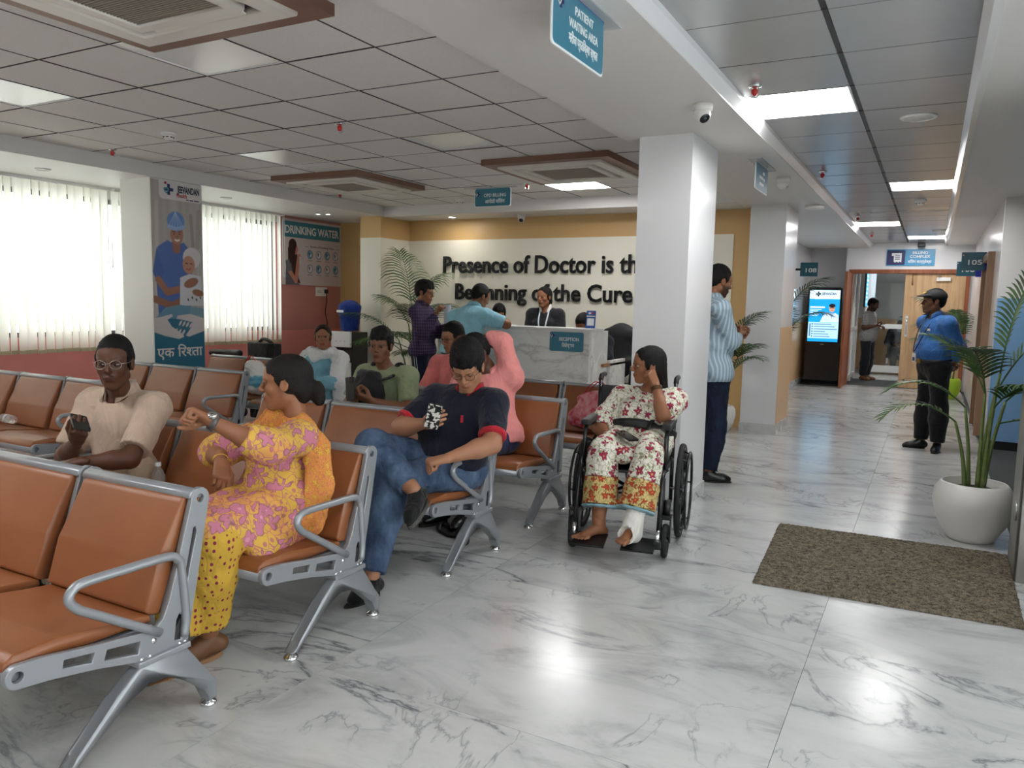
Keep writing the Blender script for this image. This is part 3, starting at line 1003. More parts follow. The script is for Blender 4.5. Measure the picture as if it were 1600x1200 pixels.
def dome(x, y_, z, d, label, s=1):
    t = empty('security_camera', (x, y_, z), label=label, cat='camera', group='ceiling security cameras')
    lathe('base', [(0, 0), (.055 * s, 0), (.055 * s, -.03 * s), (.05 * s, -.036 * s), (0, -.036 * s)], M_WHITEP, t, 24, (x, y_, z))
    c = Vector((x, y_, z - .055 * s))
    lathe('ball', [(.048 * s * math.sin(a), .048 * s * math.cos(a)) for a in np.linspace(.65, math.pi, 10)], M_WHITEP, t, 24, c, aim(d))
    e = lathe('lens_face', [(0, .040 * s), (.024 * s, .039 * s), (.029 * s, .036 * s)], M_BLACK, t, 20, c, aim(d))
    lathe('lens', [(0, .043 * s), (.008 * s, .043 * s), (.010 * s, .039 * s)], mat('lens_glass', (60, 66, 76), .05), e, 14, c + Vector(d).normalized() * .001, aim(d))


dome(-1.2, 4.38, 2.52, (.55, -.5, -.75), 'white dome security camera on the beam above the wheelchair column')
dome(-1.21, 7.08, 2.52, (.9, .3, -.6), 'white dome security camera on the beam by the far hanging sign')
dome(-4.7, 8.86, 2.515, (.3, -.8, -.6), 'white bullet camera hanging above the reception lettering', .95)
sc_ = empty('security_camera', (-.25, 15.4, 2.6), label='small black camera above the billing complex sign', cat='camera', group='ceiling security cameras')
lathe('mount', [(0, 0), (.05, 0), (.05, -.02), (0, -.02)], M_WHITEP, sc_, 16, (-.25, 15.42, 2.6))
box('body', -.31, -.19, 15.33, 15.5, 2.505, 2.585, M_BLACK, sc_, bev=.02, seg=3)

# ------------------------------------------------------------------ signs
M_TEAL = mat('sign_teal', (62, 128, 152), .3)
M_TEALD = mat('sign_dark_teal', (44, 100, 118), .3)
M_SKYB = mat('sign_sky_blue', (74, 156, 204), .3)
M_NAVY = mat('sign_navy', (28, 34, 92), .3)
M_LET = mat('sign_white', (236, 240, 240), .4)
M_ACRY = mat('clear_acrylic', (236, 240, 244), .05, alpha=.45)


def logo(M, s, parent, c1=None, c2=None):
    """emblem: navy cross with a white/teal drop and heart"""
    g = empty('emblem', M.translation, parent=parent)
    c1 = c1 or M_NAVY
    plate('cross', [[(-.15, -.5), (.15, -.5), (.15, -.15), (.5, -.15), (.5, .15), (.15, .15), (.15, .5), (-.15, .5), (-.15, .15), (-.5, .15), (-.5, -.15), (-.15, -.15)]], .06, c1, g, M @ Matrix.Diagonal((s, s, .02, 1)))
    hp = [(0, -.42), (.22, -.18), (.3, .02), (.18, .18), (0, .06), (-.18, .18), (-.3, .02), (-.22, -.18)]
    plate('heart', [[(x - .28, y) for x, y in hp], [(x * .55 - .28, y * .55 - .03) for x, y in hp][::-1]], .06, c2 or M_LET, g, M @ Matrix.Translation((0, 0, .0015)) @ Matrix.Diagonal((s, s, .02, 1)))
    return g


def rsign(name, M, w, h, m, lines, label, rad=.02, border=True, grp=None, logo_at=None, th=.006):
    """flat board in local xy of M, origin at centre; lines = (text, size, x, y, width)"""
    t = empty(name, M.translation, label=label, cat='sign', group=grp)
    if border:
        plate('backing', [rrect(-w / 2, w / 2, -h / 2, h / 2, rad)], th, M_LET, t, M)
        plate('face', [rrect(-w / 2 + .008, w / 2 - .008, -h / 2 + .008, h / 2 - .002, rad)], .003, m, t, M @ Matrix.Translation((0, 0, th / 2 + .001)))
        z = th / 2 + .003
    else:
        plate('face', [rrect(-w / 2, w / 2, -h / 2, h / 2, rad)], th, m, t, M)
        z = th / 2 + .0005
    for s_, size, x, y_, wd in lines:
        text('lettering', s_, size, M_LET, t, M @ Matrix.Translation((x, y_, z)), off=size * .02, w=wd)
    if logo_at:
        logo(M @ Matrix.Translation((logo_at[0], logo_at[1], z)), logo_at[2], t)
    return t


# hanging sign "patient waiting area" under the beam
Ms = frame_m((-1.22, 2.72, 2.405), (0, 1, 0), (0, 0, 1))
s1 = rsign('hanging_sign', Ms, .47, .21, M_TEAL, [('PATIENT', .042, .035, .045, .17), ('WAITING AREA', .042, .035, -.005, .27), ('मरीज प्रतिक्षा स्थल', .046, .035, -.06, .27)], 'teal hanging sign for the patient waiting area under the beam', logo_at=(-.17, .055, .05))
box('ceiling_plate', -1.26, -1.18, 2.42, 3.05, 2.512, 2.52, M_ACRY, s1)
box('top_strip', -1.224, -1.216, 2.49, 2.95, 2.5, 2.512, mat('strip_blue', (40, 52, 160), .3), s1)
Ms = frame_m((-1.25, 6.35, 2.405), (0, 1, 0), (0, 0, 1))
s2 = rsign('hanging_sign', Ms, .47, .2, M_TEAL, [], 'teal hanging sign seen almost edge-on between the two columns')
box('ceiling_plate', -1.30, -1.2, 6.05, 6.68, 2.512, 2.52, M_ACRY, s2)
for k_, (a_, b_, z_) in enumerate(((.02, .09, .045), (-.10, .04, .005), (.055, .10, .0), (-.09, .07, -.045))):
    plate('faded_mark', [rrect(a_, b_, z_ - .011, z_ + .011, .005)], .001, M_LET, s2, Ms @ Matrix.Translation((0, 0, .0065)))
# OPD billing
Ms = frame_m((-4.335, 7.49, 2.543), (1, 0, 0), (0, 0, 1))
s3 = rsign('hanging_sign', Ms, .46, .2, M_TEAL, [('OPD BILLING', .05, .03, .008, .28), ('ओपीडी बििलंग', .052, .03, -.06, .25)], 'teal hanging sign for billing below the tiled ceiling', logo_at=(-.185, .04, .055))
box('ceiling_plate', -4.68, -4.02, 7.45, 7.53, 2.642, 2.65, M_ACRY, s3)
# reception sign on the counter
Ms = frame_m((-3.30, 7.272, 1.01), (1, 0, 0), (0, 0, 1))
rsign('counter_sign', Ms, .38, .20, M_TEAL, [('RECEPTION', .05, .03, .01, .22), ('िरसेप्शन', .052, .02, -.055, .14)], 'teal reception sign on the counter front', border=False, logo_at=(-.155, .06, .05))
# billing complex
Ms = frame_m((-.415, 15.585, 2.34), (1, 0, 0), (0, 0, 1))
s4 = rsign('wall_sign', Ms, .77, .295, M_SKYB, [('BILLING', .066, .15, .062, .24), ('COMPLEX', .066, .15, -.005, .32), ('बििलंग काम्प्लेक्स', .066, .15, -.095, .37)], 'sky blue billing complex sign above the oak door', rad=.004, border=False)
b_ = plate('icon_field', [rrect(-.375, -.085, -.13, .13, .02)], .006, M_NAVY, s4, Ms @ Matrix.Translation((0, 0, .004)))
plate('invoice_icon', [[(-.30, .08), (-.14, .08), (-.14, -.09), (-.165, -.07), (-.19, -.09), (-.215, -.07), (-.24, -.09), (-.265, -.07), (-.265, .03), (-.30, .03)], [(-.245, .035), (-.245, .05), (-.165, .05), (-.165, .035)], [(-.245, .0), (-.245, .015), (-.165, .015), (-.165, .0)], [(-.245, -.035), (-.245, -.02), (-.165, -.02), (-.165, -.035)]], .004, M_LET, b_, Ms @ Matrix.Translation((0, 0, .009)))
# room numbers
for nm, x, y_, z, w_, h_, lab in (('105', .40, 11.2, 2.025, .26, .225, 'dark teal room number 105 sign projecting from the right wall'), ('106', .37, 12.4, 1.99, .24, .2, 'dark teal room number sign half hidden behind the 105 sign')):
    t = rsign('room_sign', frame_m((x, y_, z), (1, 0, 0), (0, 0, 1)), w_, h_, M_TEALD, [(nm, .085, .01, -.04, .15)], lab, rad=.004, border=False, grp='projecting room number signs', logo_at=(-.1, .08, .03))
    box('bracket', x + w_ / 2 - .01, .572, y_ - .02, y_ + .02, z - .11, z + .11, mat('bracket_blue', (30, 40, 150), .3), t)
t = rsign('room_sign', frame_m((-1.62, 12.0, 1.965), (1, 0, 0), (0, 0, 1)), .24, .2, M_TEALD, [('108', .085, .02, -.04, .15)], 'dark teal room number 108 sign on the left of the corridor behind palm leaves', rad=.004, border=False, grp='projecting room number signs')
box('bracket', -2.14, -1.73, 11.985, 12.015, 1.95, 1.98, M_BLACK, t)

# ------------------------------------------------------------------ wall lettering
M_LETTER = NT('black_gloss_acrylic', .3, .3)
M_LETTER.b.inputs['Base Color'].default_value = (*lin((20, 20, 21)), 1)
M_LETTER = M_LETTER.m
M_LSIDE = mat('letter_edge', (64, 64, 64), .3)
wlt = empty('wall_lettering', (-4.6, 9.08, 1.7), label='large black raised lettering on the cream reception wall', cat='lettering')


def raised(line, x0, z, cap, x1):
    size = cap / .70
    wid = lambda s: (lambda me: max(v.co.x for v in me.vertices))(text_mesh(s, size, 0, size * .017, 'LEFT'))
    full = wid(line + 'I')
    barw = wid('I')
    total = wid(line)
    k = (x1 - x0) / total
    for i, ch in enumerate(line):
        if ch == ' ': continue
        st = (wid(line[:i] + 'I') - barw) if i else 0
        me = text_mesh(ch, size, .012, size * .017, 'LEFT')
        me.transform(frame_m((x0 + st * k, 9.062, z), (1, 0, 0), (0, 0, 1)) @ Matrix.Diagonal((k, 1, 1, 1)))
        link('letter', me, M_LETTER, wlt)


raised('Presence of Doctor is the', -6.03, 1.79, .225, -3.05)
raised('Beginning of the Cure', -5.83, 1.43, .215, -3.245)

# ------------------------------------------------------------------ blinds
n_ = NT('blind_fabric', .7, .2)
n_.b.inputs['Base Color'].default_value = (*lin((240, 237, 222)), 1)
tl = n_.n('BsdfTranslucent')
tl.inputs['Color'].default_value = (*lin((250, 249, 238)), 1)
ms = n_.n('MixShader')
ms.inputs[0].default_value = .55
n_.link(n_.b.outputs[0], ms.inputs[1]); n_.link(tl.outputs[0], ms.inputs[2])
n_.link(ms.outputs[0], n_.t.nodes['Material Output'].inputs[0])
M_BLIND = n_.m
M_HEM = mat('blind_weight', (196, 184, 150), .7)
rb = random.Random(5)
for k, (a, b, lab) in enumerate(((.45, 2.76, 'cream vertical blind at the near end of the windows, outside the view'), (2.85, 5.32, 'cream vertical blind left of the banner column'), (5.36, 7.84, 'cream vertical blind between banner column and drinking water board'))):
    t = empty('vertical_blind', (-7.8, (a + b) / 2, .8), label=lab, cat='blind', group='vertical blinds')
    box('headrail', -7.83, -7.77, a, b, 2.49, 2.52, M_WHITEP, t)
    y_ = a + .02
    sm = None
    while y_ < b:
        ang = R(rb.gauss(16, 7))
        if k == 1 and rb.random() < .12: ang = R(48)
        if sm is None:
            o = mesh('slat', [(-.001, -.052, 0), (.007, -.026, 0), (.010, 0, 0), (.007, .026, 0), (-.001, .052, 0), (-.001, -.052, 1.69), (.007, -.026, 1.69), (.010, 0, 1.69), (.007, .026, 1.69), (-.001, .052, 1.69)], [(i, i + 1, i + 6, i + 5) for i in range(4)], M_BLIND, smooth=True)
            hm = box('bottom_weight', -.001, .012, -.05, .05, -.003, .034, M_HEM)
            sm = (o.data, hm.data)
        else:
            o = bpy.data.objects.new('slat', sm[0]); COL.objects.link(o)
            hm = bpy.data.objects.new('bottom_weight', sm[1]); COL.objects.link(hm)
        o.location = hm.location = (-7.8, y_, .8 + rb.uniform(-.004, .004))
        o.rotation_euler = hm.rotation_euler = (0, rb.uniform(-.004, .004), ang)
        par(o, t)
        hm.parent = o
        hm.matrix_parent_inverse = o.matrix_basis.inverted()
        y_ += .088
    tube('bead_chain', [(-7.765, b - .02, 2.48), (-7.765, b - .01, 1.75), (-7.75, b - .03, 1.7), (-7.77, b - .045, 1.75), (-7.77, b - .04, 2.48)], .004, M_WHITEP, t, 5, curve=4)

# ------------------------------------------------------------------ bodies: smooth distance fields turned into meshes
V3 = lambda *a: np.array(a, float)
nrm = lambda v: np.asarray(v, float) / max(np.linalg.norm(v), 1e-9)


class Field:
    def __init__(s, lo, hi, h):
        s.h = h
        s.lo = np.asarray(lo, float) - 2.5 * h
        s.n = np.ceil((np.asarray(hi) - s.lo) / h).astype(int) + 3
        s.D = np.full(s.n, .06, np.float32)
        s.ax = [(s.lo[i] + h * np.arange(s.n[i])).astype(np.float32) for i in range(3)]

    def sub(s, lo, hi):
        a = np.clip(np.floor((lo - s.lo) / s.h).astype(int), 0, s.n)
        b = np.clip(np.ceil((hi - s.lo) / s.h).astype(int) + 1, 0, s.n)
        return tuple(slice(p, q) for p, q in zip(a, b))

    def pts(s, sl):
        return np.meshgrid(*[s.ax[i][sl[i]] for i in range(3)], indexing='ij')

    def op(s, pr, k=.02, neg=False):
        lo, hi = pr.bounds()
        m = max(k, .03 if not neg else .01) + 2 * s.h
        sl = s.sub(lo - m, hi + m)
        if any(q.stop <= q.start for q in sl): return
        d = pr.dist(*s.pts(sl))
        D = s.D[sl]
        if neg:
            d = -d
            hh = np.clip(.5 - .5 * (d - D) / k, 0, 1) if k > 0 else (d < D).astype(np.float32)
            s.D[sl] = D * hh + d * (1 - hh) + k * hh * (1 - hh)
        else:
            hh = np.clip(.5 + .5 * (d - D) / k, 0, 1)
            s.D[sl] = d * (1 - hh) + D * hh - k * hh * (1 - hh)

    def cut(s, p, n):
        """drop everything on the +n side of p"""
        X, Y, Z = s.pts((slice(None),) * 3)
        n = nrm(n)
        s.D = np.maximum(s.D, ((X - p[0]) * n[0] + (Y - p[1]) * n[1] + (Z - p[2]) * n[2]).astype(np.float32))

    def nets(s):
        D = s.D
        D[0], D[-1] = 1, 1
        D[:, 0], D[:, -1] = 1, 1
        D[:, :, 0], D[:, :, -1] = 1, 1
        S = D < 0
        a = S[:-1, :-1, :-1]
        corners = [(i, j, k) for i in (0, 1) for j in (0, 1) for k in (0, 1)]
        nx, ny, nz = D.shape
        sh = lambda A, c: A[c[0]:nx - 1 + c[0], c[1]:ny - 1 + c[1], c[2]:nz - 1 + c[2]]
        cnt = sum(sh(S, c).astype(np.int8) for c in corners)
        I = np.argwhere((cnt > 0) & (cnt < 8))
        if not len(I): return np.zeros((0, 3)), np.zeros((0, 4), int)
        vals = np.stack([D[I[:, 0] + c[0], I[:, 1] + c[1], I[:, 2] + c[2]] for c in corners], 1)
        acc = np.zeros((len(I), 3)); num = np.zeros(len(I))
        for p in range(8):
            for q in range(p + 1, 8):
                cp, cq = np.array(corners[p]), np.array(corners[q])
                if np.abs(cp - cq).sum() != 1: continue
                va, vb = vals[:, p], vals[:, q]
                m = (va < 0) != (vb < 0)
                t = np.where(m, va / np.where(m, va - vb, 1), 0)
                acc += np.where(m[:, None], cp + t[:, None] * (cq - cp), 0)
                num += m
        V = s.lo + s.h * (I + acc / num[:, None])
        idx = np.full(cnt.shape, -1, np.int64)
        idx[I[:, 0], I[:, 1], I[:, 2]] = np.arange(len(I))
        F = []
        for axis in range(3):
            s0 = [slice(None)] * 3; s1 = [slice(None)] * 3
            s0[axis] = slice(0, -1); s1[axis] = slice(1, None)
            E0, E1 = S[tuple(s0)], S[tuple(s1)]
            e = np.argwhere(E0 != E1)
            if not len(e): continue
            u, v = [(1, 2), (2, 0), (0, 1)][axis]
            du = np.zeros(3, int); du[u] = 1
            dv = np.zeros(3, int); dv[v] = 1
            g = lambda c: idx[c[:, 0], c[:, 1], c[:, 2]]
            q = np.stack([g(e - du - dv), g(e - dv), g(e), g(e - du)], 1)
            fl = E1[e[:, 0], e[:, 1], e[:, 2]]
            q[fl] = q[fl][:, ::-1]
            F.append(q[(q >= 0).all(1)])
        return V, np.concatenate(F)


class Cone:
    """rounded tapered limb from a (radius ra) to b (rb); flattened along n by ratio s; flat end at b if cap"""

    def __init__(s, a, ra, b, rb, n=None, f=1, cap=False, capa=False):
        s.a, s.b, s.ra, s.rb, s.n, s.f, s.cap, s.capa = np.asarray(a, float), np.asarray(b, float), ra, rb, n, f, cap, capa

    def bounds(s):
        r = max(s.ra, s.rb) * 1.02
        return np.minimum(s.a, s.b) - r, np.maximum(s.a, s.b) + r

    def grow(s, e, t0=0, t1=1, cap=None):
        a = s.a + (s.b - s.a) * t0; b = s.a + (s.b - s.a) * t1
        ra = s.ra + (s.rb - s.ra) * t0; rb = s.ra + (s.rb - s.ra) * t1
        return Cone(a, ra + e, b, rb + e, s.n, s.f + (1 - s.f) * min(1, e * 6), s.cap if cap is None else cap, s.capa)

    def dist(s, X, Y, Z):
        qx, qy, qz = X - s.a[0], Y - s.a[1], Z - s.a[2]
        ab = s.b - s.a
        if s.cap or s.capa:
            L = np.linalg.norm(ab) + 1e-9
            al = (qx * ab[0] + qy * ab[1] + qz * ab[2]) / L
        if s.n is not None and s.f != 1:
            k = 1 / s.f - 1
            dn = (qx * s.n[0] + qy * s.n[1] + qz * s.n[2]) * k
            qx, qy, qz = qx + dn * s.n[0], qy + dn * s.n[1], qz + dn * s.n[2]
            ab = ab + s.n * (ab @ s.n) * k
        L2 = ab @ ab + 1e-9
        t = np.clip((qx * ab[0] + qy * ab[1] + qz * ab[2]) / L2, 0, 1)
        d = np.sqrt((qx - t * ab[0]) ** 2 + (qy - t * ab[1]) ** 2 + (qz - t * ab[2]) ** 2) - (s.ra + (s.rb - s.ra) * t)
        if s.cap: d = np.maximum(d, al - L)
        if s.capa: d = np.maximum(d, -al)
        return d


class Ell:
    def __init__(s, c, r, M=None):
        s.c, s.r, s.M = np.asarray(c, float), np.asarray(r, float) * np.ones(3), (np.eye(3) if M is None else np.asarray(M, float))

    def bounds(s):
        e = np.abs(s.M) @ s.r
        return s.c - e, s.c + e

    def grow(s, e, *a, **k):
        return Ell(s.c, s.r + e, s.M)

    def dist(s, X, Y, Z):
        qx, qy, qz = X - s.c[0], Y - s.c[1], Z - s.c[2]
        u = [(qx * s.M[0, i] + qy * s.M[1, i] + qz * s.M[2, i]) / s.r[i] for i in range(3)]
        return (np.sqrt(u[0] ** 2 + u[1] ** 2 + u[2] ** 2) - 1) * s.r.min()


def solid(prims, h, k=.03, cuts=(), subs=(), ksub=.015):
    B = [p.bounds() for p in prims]
    F = Field(np.min([b[0] for b in B], 0), np.max([b[1] for b in B], 0), h)
    for p in prims:
        kk = k
        if isinstance(p, tuple): p, kk = p
        F.op(p, kk)
    for p in subs:
        F.op(p, ksub, True)
    for c in cuts:
        F.cut(*c)
    return F.nets()


def vnormals(V, F):
    n = np.cross(V[F[:, 2]] - V[F[:, 0]], V[F[:, 3]] - V[F[:, 1]])
    N = np.zeros_like(V)
    for i in range(4):
        np.add.at(N, F[:, i], n)
    return N / np.maximum(np.linalg.norm(N, axis=1, keepdims=True), 1e-9)


def relax(V, F, it=1):
    for _ in range(it):
        A = np.zeros_like(V); c = np.zeros(len(V))
        for i in range(4):
            a, b = F[:, i], F[:, (i + 1) % 4]
            np.add.at(A, a, V[b]); np.add.at(c, a, 1)
        V = V * .4 + .6 * A / np.maximum(c, 1)[:, None]
    return V


def wrinkle(V, F, amp, scale, seed, stretch=(1, 1, 1)):
    """cloth folds / hair strands: ridged waves along the surface normal"""
    if not len(V): return V
    rs = np.random.RandomState(seed)
    N = vnormals(V, F)
    w = np.zeros(len(V))
    st = np.asarray(stretch, float)
    for i in range(7):
        d = nrm(rs.randn(3) * st) * scale * (.6 + rs.rand() * 1.2)
        ph = V @ d + rs.rand() * 6 + .9 * np.sin(V @ (rs.randn(3) * scale * .35) + rs.rand() * 6)
        w += 1 - 2 * np.abs(np.sin(ph)) ** .8
    return V + N * (w / 7 * amp)[:, None]


def to_obj(name, V, F, m, parent, C=None, smooth=True, **kw):
    me = bpy.data.meshes.new(name)
    fast_mesh(me, V, F)
    if C is not None:
        at = me.color_attributes.new('Col', 'FLOAT_COLOR', 'POINT')
        at.data.foreach_set('color', np.concatenate([C, np.ones((len(C), 1))], 1).astype(np.float32).ravel())
    return link(name, me, m, parent, smooth, **kw)


SKIN = vcol('skin', .48, spec=.35, sub=.06, bump=.08, bscale=500)
_cache = {}


def join(parts):
    Vs, Fs, Cs, o = [], [], [], 0
    for V, F, C in parts:
        Vs.append(V); Fs.append(F + o); Cs.append(C); o += len(V)
    return np.concatenate(Vs), np.concatenate(Fs), np.concatenate(Cs)


def head_mesh(fem, h):
    key = ('head', fem, h)
    if key in _cache: return _cache[key]
    j = .9 if fem else 1
    P = [(Ell((0, -.015, .028), (.073, .094, .086)), .02), (Ell((0, .03, .03), (.062, .056, .062)), .02), (Ell((0, .03, -.04), (.056 * j, .056, .07)), .02),
         (Cone((0, -.02, -.05), .048, (0, -.032, -.13), .047), .03)]
    for s in (-1, 1):
        P += [(Cone((s * .047 * j, 0, -.06), .02, (s * .014, .056, -.1), .018), .02), (Ell((s * .037, .054, -.026), (.023, .022, .022)), .02),
              (Cone((s * .042, .07, .021), .008, (s * .01, .083, .02), .008), .012), (Ell((s * .0115, .094, -.031), (.0075, .009, .007)), .006),
              (Ell((s * .077, -.006, -.006), (.008, .02, .031), np.array([[1, 0, 0], [0, .95, -.3], [0, .3, .95]])), .006)]
    P += [(Ell((0, .066, -.1), (.021, .02, .016)), .015), (Ell((0, .073, -.065), (.029, .019, .022)), .015),
          (Cone((0, .083, .014), .0075, (0, .104, -.024), .0095), .008), (Ell((0, .104, -.027), (.0105, .0095, .009)), .006),
          (Cone((-.02, .086, -.061), .0045, (0, .0925, -.058), .0055), .004), (Cone((.02, .086, -.061), .0045, (0, .0925, -.058), .0055), .004),
          (Cone((-.015, .0865, -.0705), .0055, (.015, .0865, -.0705), .0055), .004), (Ell((0, .0885, -.0705), (.012, .005, .006)), .004)]
    S = [Ell((s * .031, .094, .002), (.0185, .0125, .0105)) for s in (-1, 1)]
    F = Field(V3(-.095, -.115, -.16), V3(.095, .125, .12), h)
    for p, k in P: F.op(p, k)
    for p in S: F.op(p, .008, True)
    for s in (-1, 1): F.op(Ell((s * .085, .0, -.002), (.006, .011, .018)), .006, True)
    V, Q = F.nets()
    _cache[key] = (V, Q)
    return V, Q


def seg_d(V, pts):
    d = np.full(len(V), 9.)
    for a, b in zip(pts, pts[1:]):
        a, b = np.asarray(a), np.asarray(b)
        t = np.clip(((V - a) @ (b - a)) / ((b - a) @ (b - a)), 0, 1)
        d = np.minimum(d, np.linalg.norm(V - a - t[:, None] * (b - a), axis=1))
    return d


def head_colors(V, skin, hair, fem, stache=0, beard=0, bindi=0):
    s = np.array(lin(skin))
    C = np.tile(s, (len(V), 1))
    hc = np.array(lin(hair))

    def put(w, c):
        nonlocal C
        C = C * (1 - w[:, None]) + np.asarray(c) * w[:, None]
    ss = lambda d, r, e=.003: np.clip((r - d) / e, 0, 1)
    fl = np.clip((V[:, 1] - .06) / .02, 0, 1)
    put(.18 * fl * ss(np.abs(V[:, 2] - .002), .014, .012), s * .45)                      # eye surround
    put(.3 * np.clip((V[:, 1] - .085) / .01, 0, 1) * ss(np.abs(V[:, 0]), .02, .01), s * np.array([1.08, .9, .86]))
    lip = s * (np.array([.86, .52, .5]) if fem else np.array([.78, .6, .56]))
    put(.85 * ss(np.minimum(seg_d(V, [(-.021, .088, -.0615), (0, .096, -.058), (.021, .088, -.0615)]), seg_d(V, [(-.015, .089, -.0705), (.015, .089, -.0705)])), .008, .003), lip)
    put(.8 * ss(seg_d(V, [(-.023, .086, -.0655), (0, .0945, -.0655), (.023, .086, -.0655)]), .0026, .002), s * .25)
    for q in (-1, 1):
        w = .0042 if fem else .0065
        put(.85 * ss(seg_d(V, [(q * .05, .06, .024), (q * .034, .077, .031), (q * .011, .087, .0265)]), w, .004), hc)
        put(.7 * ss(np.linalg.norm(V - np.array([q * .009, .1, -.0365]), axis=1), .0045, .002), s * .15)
    if stache:
        put(stache * ss(seg_d(V, [(-.027, .08, -.0555), (-.012, .095, -.0475), (.012, .095, -.0475), (.027, .08, -.0555)]), .0075, .005), hc * 1.5 + .004)
    if beard:
        low = np.clip((-.035 - V[:, 2] + .35 * np.abs(V[:, 0])) / .03, 0, 1) * np.clip((V[:, 1] + .01) / .03, 0, 1) * np.clip((V[:, 2] + .125) / .015, 0, 1)
        low *= 1 - ss(seg_d(V, [(-.016, .09, -.064), (.016, .09, -.064)]), .013, .006)
        put(beard * low, hc + .008)
    if bindi:
        put(ss(np.linalg.norm(V - np.array([0, .088, .034]), axis=1), .0045, .002), lin((150, 20, 40)))
    return C


def eye_mesh(skin, lid=.0024, low=-.0034, gaze=(0, 0)):
    n, m = 20, 14
    V, F, C = [], [], []
    r = .0135
    s = np.array(lin(skin)) * .8
    for i in range(m + 1):
        a = math.pi * i / m
        for j in range(n):
            b = 2 * math.pi * j / n
            v = np.array([math.sin(a) * math.cos(b), math.cos(a), math.sin(a) * math.sin(b)]) * r    # pole at +y
            V.append(v)
            g = v / r - nrm((gaze[0], 1, gaze[1]))
            c = np.array(lin((176, 166, 158)))
            dd = np.linalg.norm(g)
            if dd < .56: c = np.array(lin((38, 24, 18)))
            if dd < .2: c = np.array(lin((10, 8, 8)))
            x = v[0] / r
            up = lid * (1 - .75 * x * x)
            dn = low * (1 - .75 * x * x)
            if v[2] > up or v[2] < dn: c = s
            if 0 < v[2] - up < .0028: c = np.array(lin((14, 10, 9)))
            C.append(c)
    for i in range(m):
        for j in range(n):
            F.append((i * n + j, i * n + (j + 1) % n, (i + 1) * n + (j + 1) % n, (i + 1) * n + j))
    return np.array(V), np.array(F), np.array(C)


def hair_mesh(style, h, seed=0):
    key = ('hair', style, h, seed)
    if key in _cache: return _cache[key]
    def plane(y0, z0, y1, z1):
        d = V3(0, y1 - y0, z1 - z0)
        n = np.array([0, d[2], -d[1]]); n = n if n[2] > 0 else -n
        return (0, y0, z0), -n          # cut away below the line
    if style in ('short', 'crop', 'tousled', 'fringe'):
        g = {'short': .005, 'crop': .0015, 'tousled': .011, 'fringe': .009}[style]
        P = [Ell((0, -.02, .044 + g * .4), (.076 + g, .098 + g, .09 + g)), Ell((0, -.055, .002), (.067 + g * .5, .058 + g * .5, .07))]
        for q in (-1, 1):
            P += [Ell((q * .069, .012, .0), (.008 + g * .3, .011, .03)), Ell((q * .062, -.01, .022), (.018 + g * .5, .045, .022))]
        cuts, subs = [], [Ell((.084, .002, -.006), (.014, .02, .028)), Ell((-.084, .002, -.006), (.014, .02, .028))]
        if style in ('tousled', 'fringe'):
            P += [Cone((-.035, .03, .105), .028, (-.04, .078, .066), .014), Cone((.0, .03, .11), .028, (-.005, .086, .062), .013), Cone((.035, .03, .105), .026, (.04, .076, .064), .013), Cone((0, -.02, .105), .035, (.0, .06, .1), .03)]
        amp, sc, st = (.0055 if style != 'crop' else .003), (240 if style != 'crop' else 420), (1, .3, .5)
    else:
        P = [Ell((0, -.018, .031), (.081, .103, .09)), Ell((0, .03, .055), (.06, .05, .043)), Ell((.058, -.028, -.002), (.024, .042, .046)), Ell((-.058, -.028, -.002), (.024, .042, .046)), Ell((0, -.07, -.04), (.062, .04, .06))]
        cuts = [plane(.085, .064, -.03, -.075)]
        subs = [Ell((0, .093, -.004), (.061, .062, .084)), Ell((.088, .012, -.015), (.02, .024, .03)), Ell((-.088, .012, -.015), (.02, .024, .03))]
        amp, sc, st = .003, 170, (1, .25, .35)
        if style == 'bun':
            P += [Ell((0, -.128, -.045), (.042, .036, .044)), Ell((.01, -.135, -.085), (.03, .026, .03))]
        if style == 'long':
            P += [Cone((0, -.07, -.02), .07, (.01, -.10, -.19), .05, V3(0, 1, 0), .7), Cone((.01, -.10, -.19), .05, (.02, -.09, -.34), .03, V3(0, 1, 0), .7)]
            cuts = []
            subs += [Ell((0, .09, -.09), (.09, .1, .1))]
        if style == 'back':
            P += [Ell((0, -.1, -.06), (.05, .03, .05))]
    F = Field(np.min([p.bounds()[0] for p in P], 0), np.max([p.bounds()[1] for p in P], 0), h)
    for p in P: F.op(p, .018)
    for p in subs: F.op(p, .008, True)
    if style in ('bun', 'back'):
        Fb = Field(F.lo + 2.5 * h, F.lo + 2.5 * h, h)
        D = F.D.copy()
        for c in cuts: F.cut(*c)
        Y = F.pts((slice(None),) * 3)[1]
        F.D = np.where(Y < -.06, D, F.D)
    else:
        for c in cuts: F.cut(*c)
    V, Q = F.nets()
    V = relax(V, Q, 1)
    V = wrinkle(V, Q, amp, sc, seed + 3, st)
    _cache[key] = (V, Q)
    return V, Q


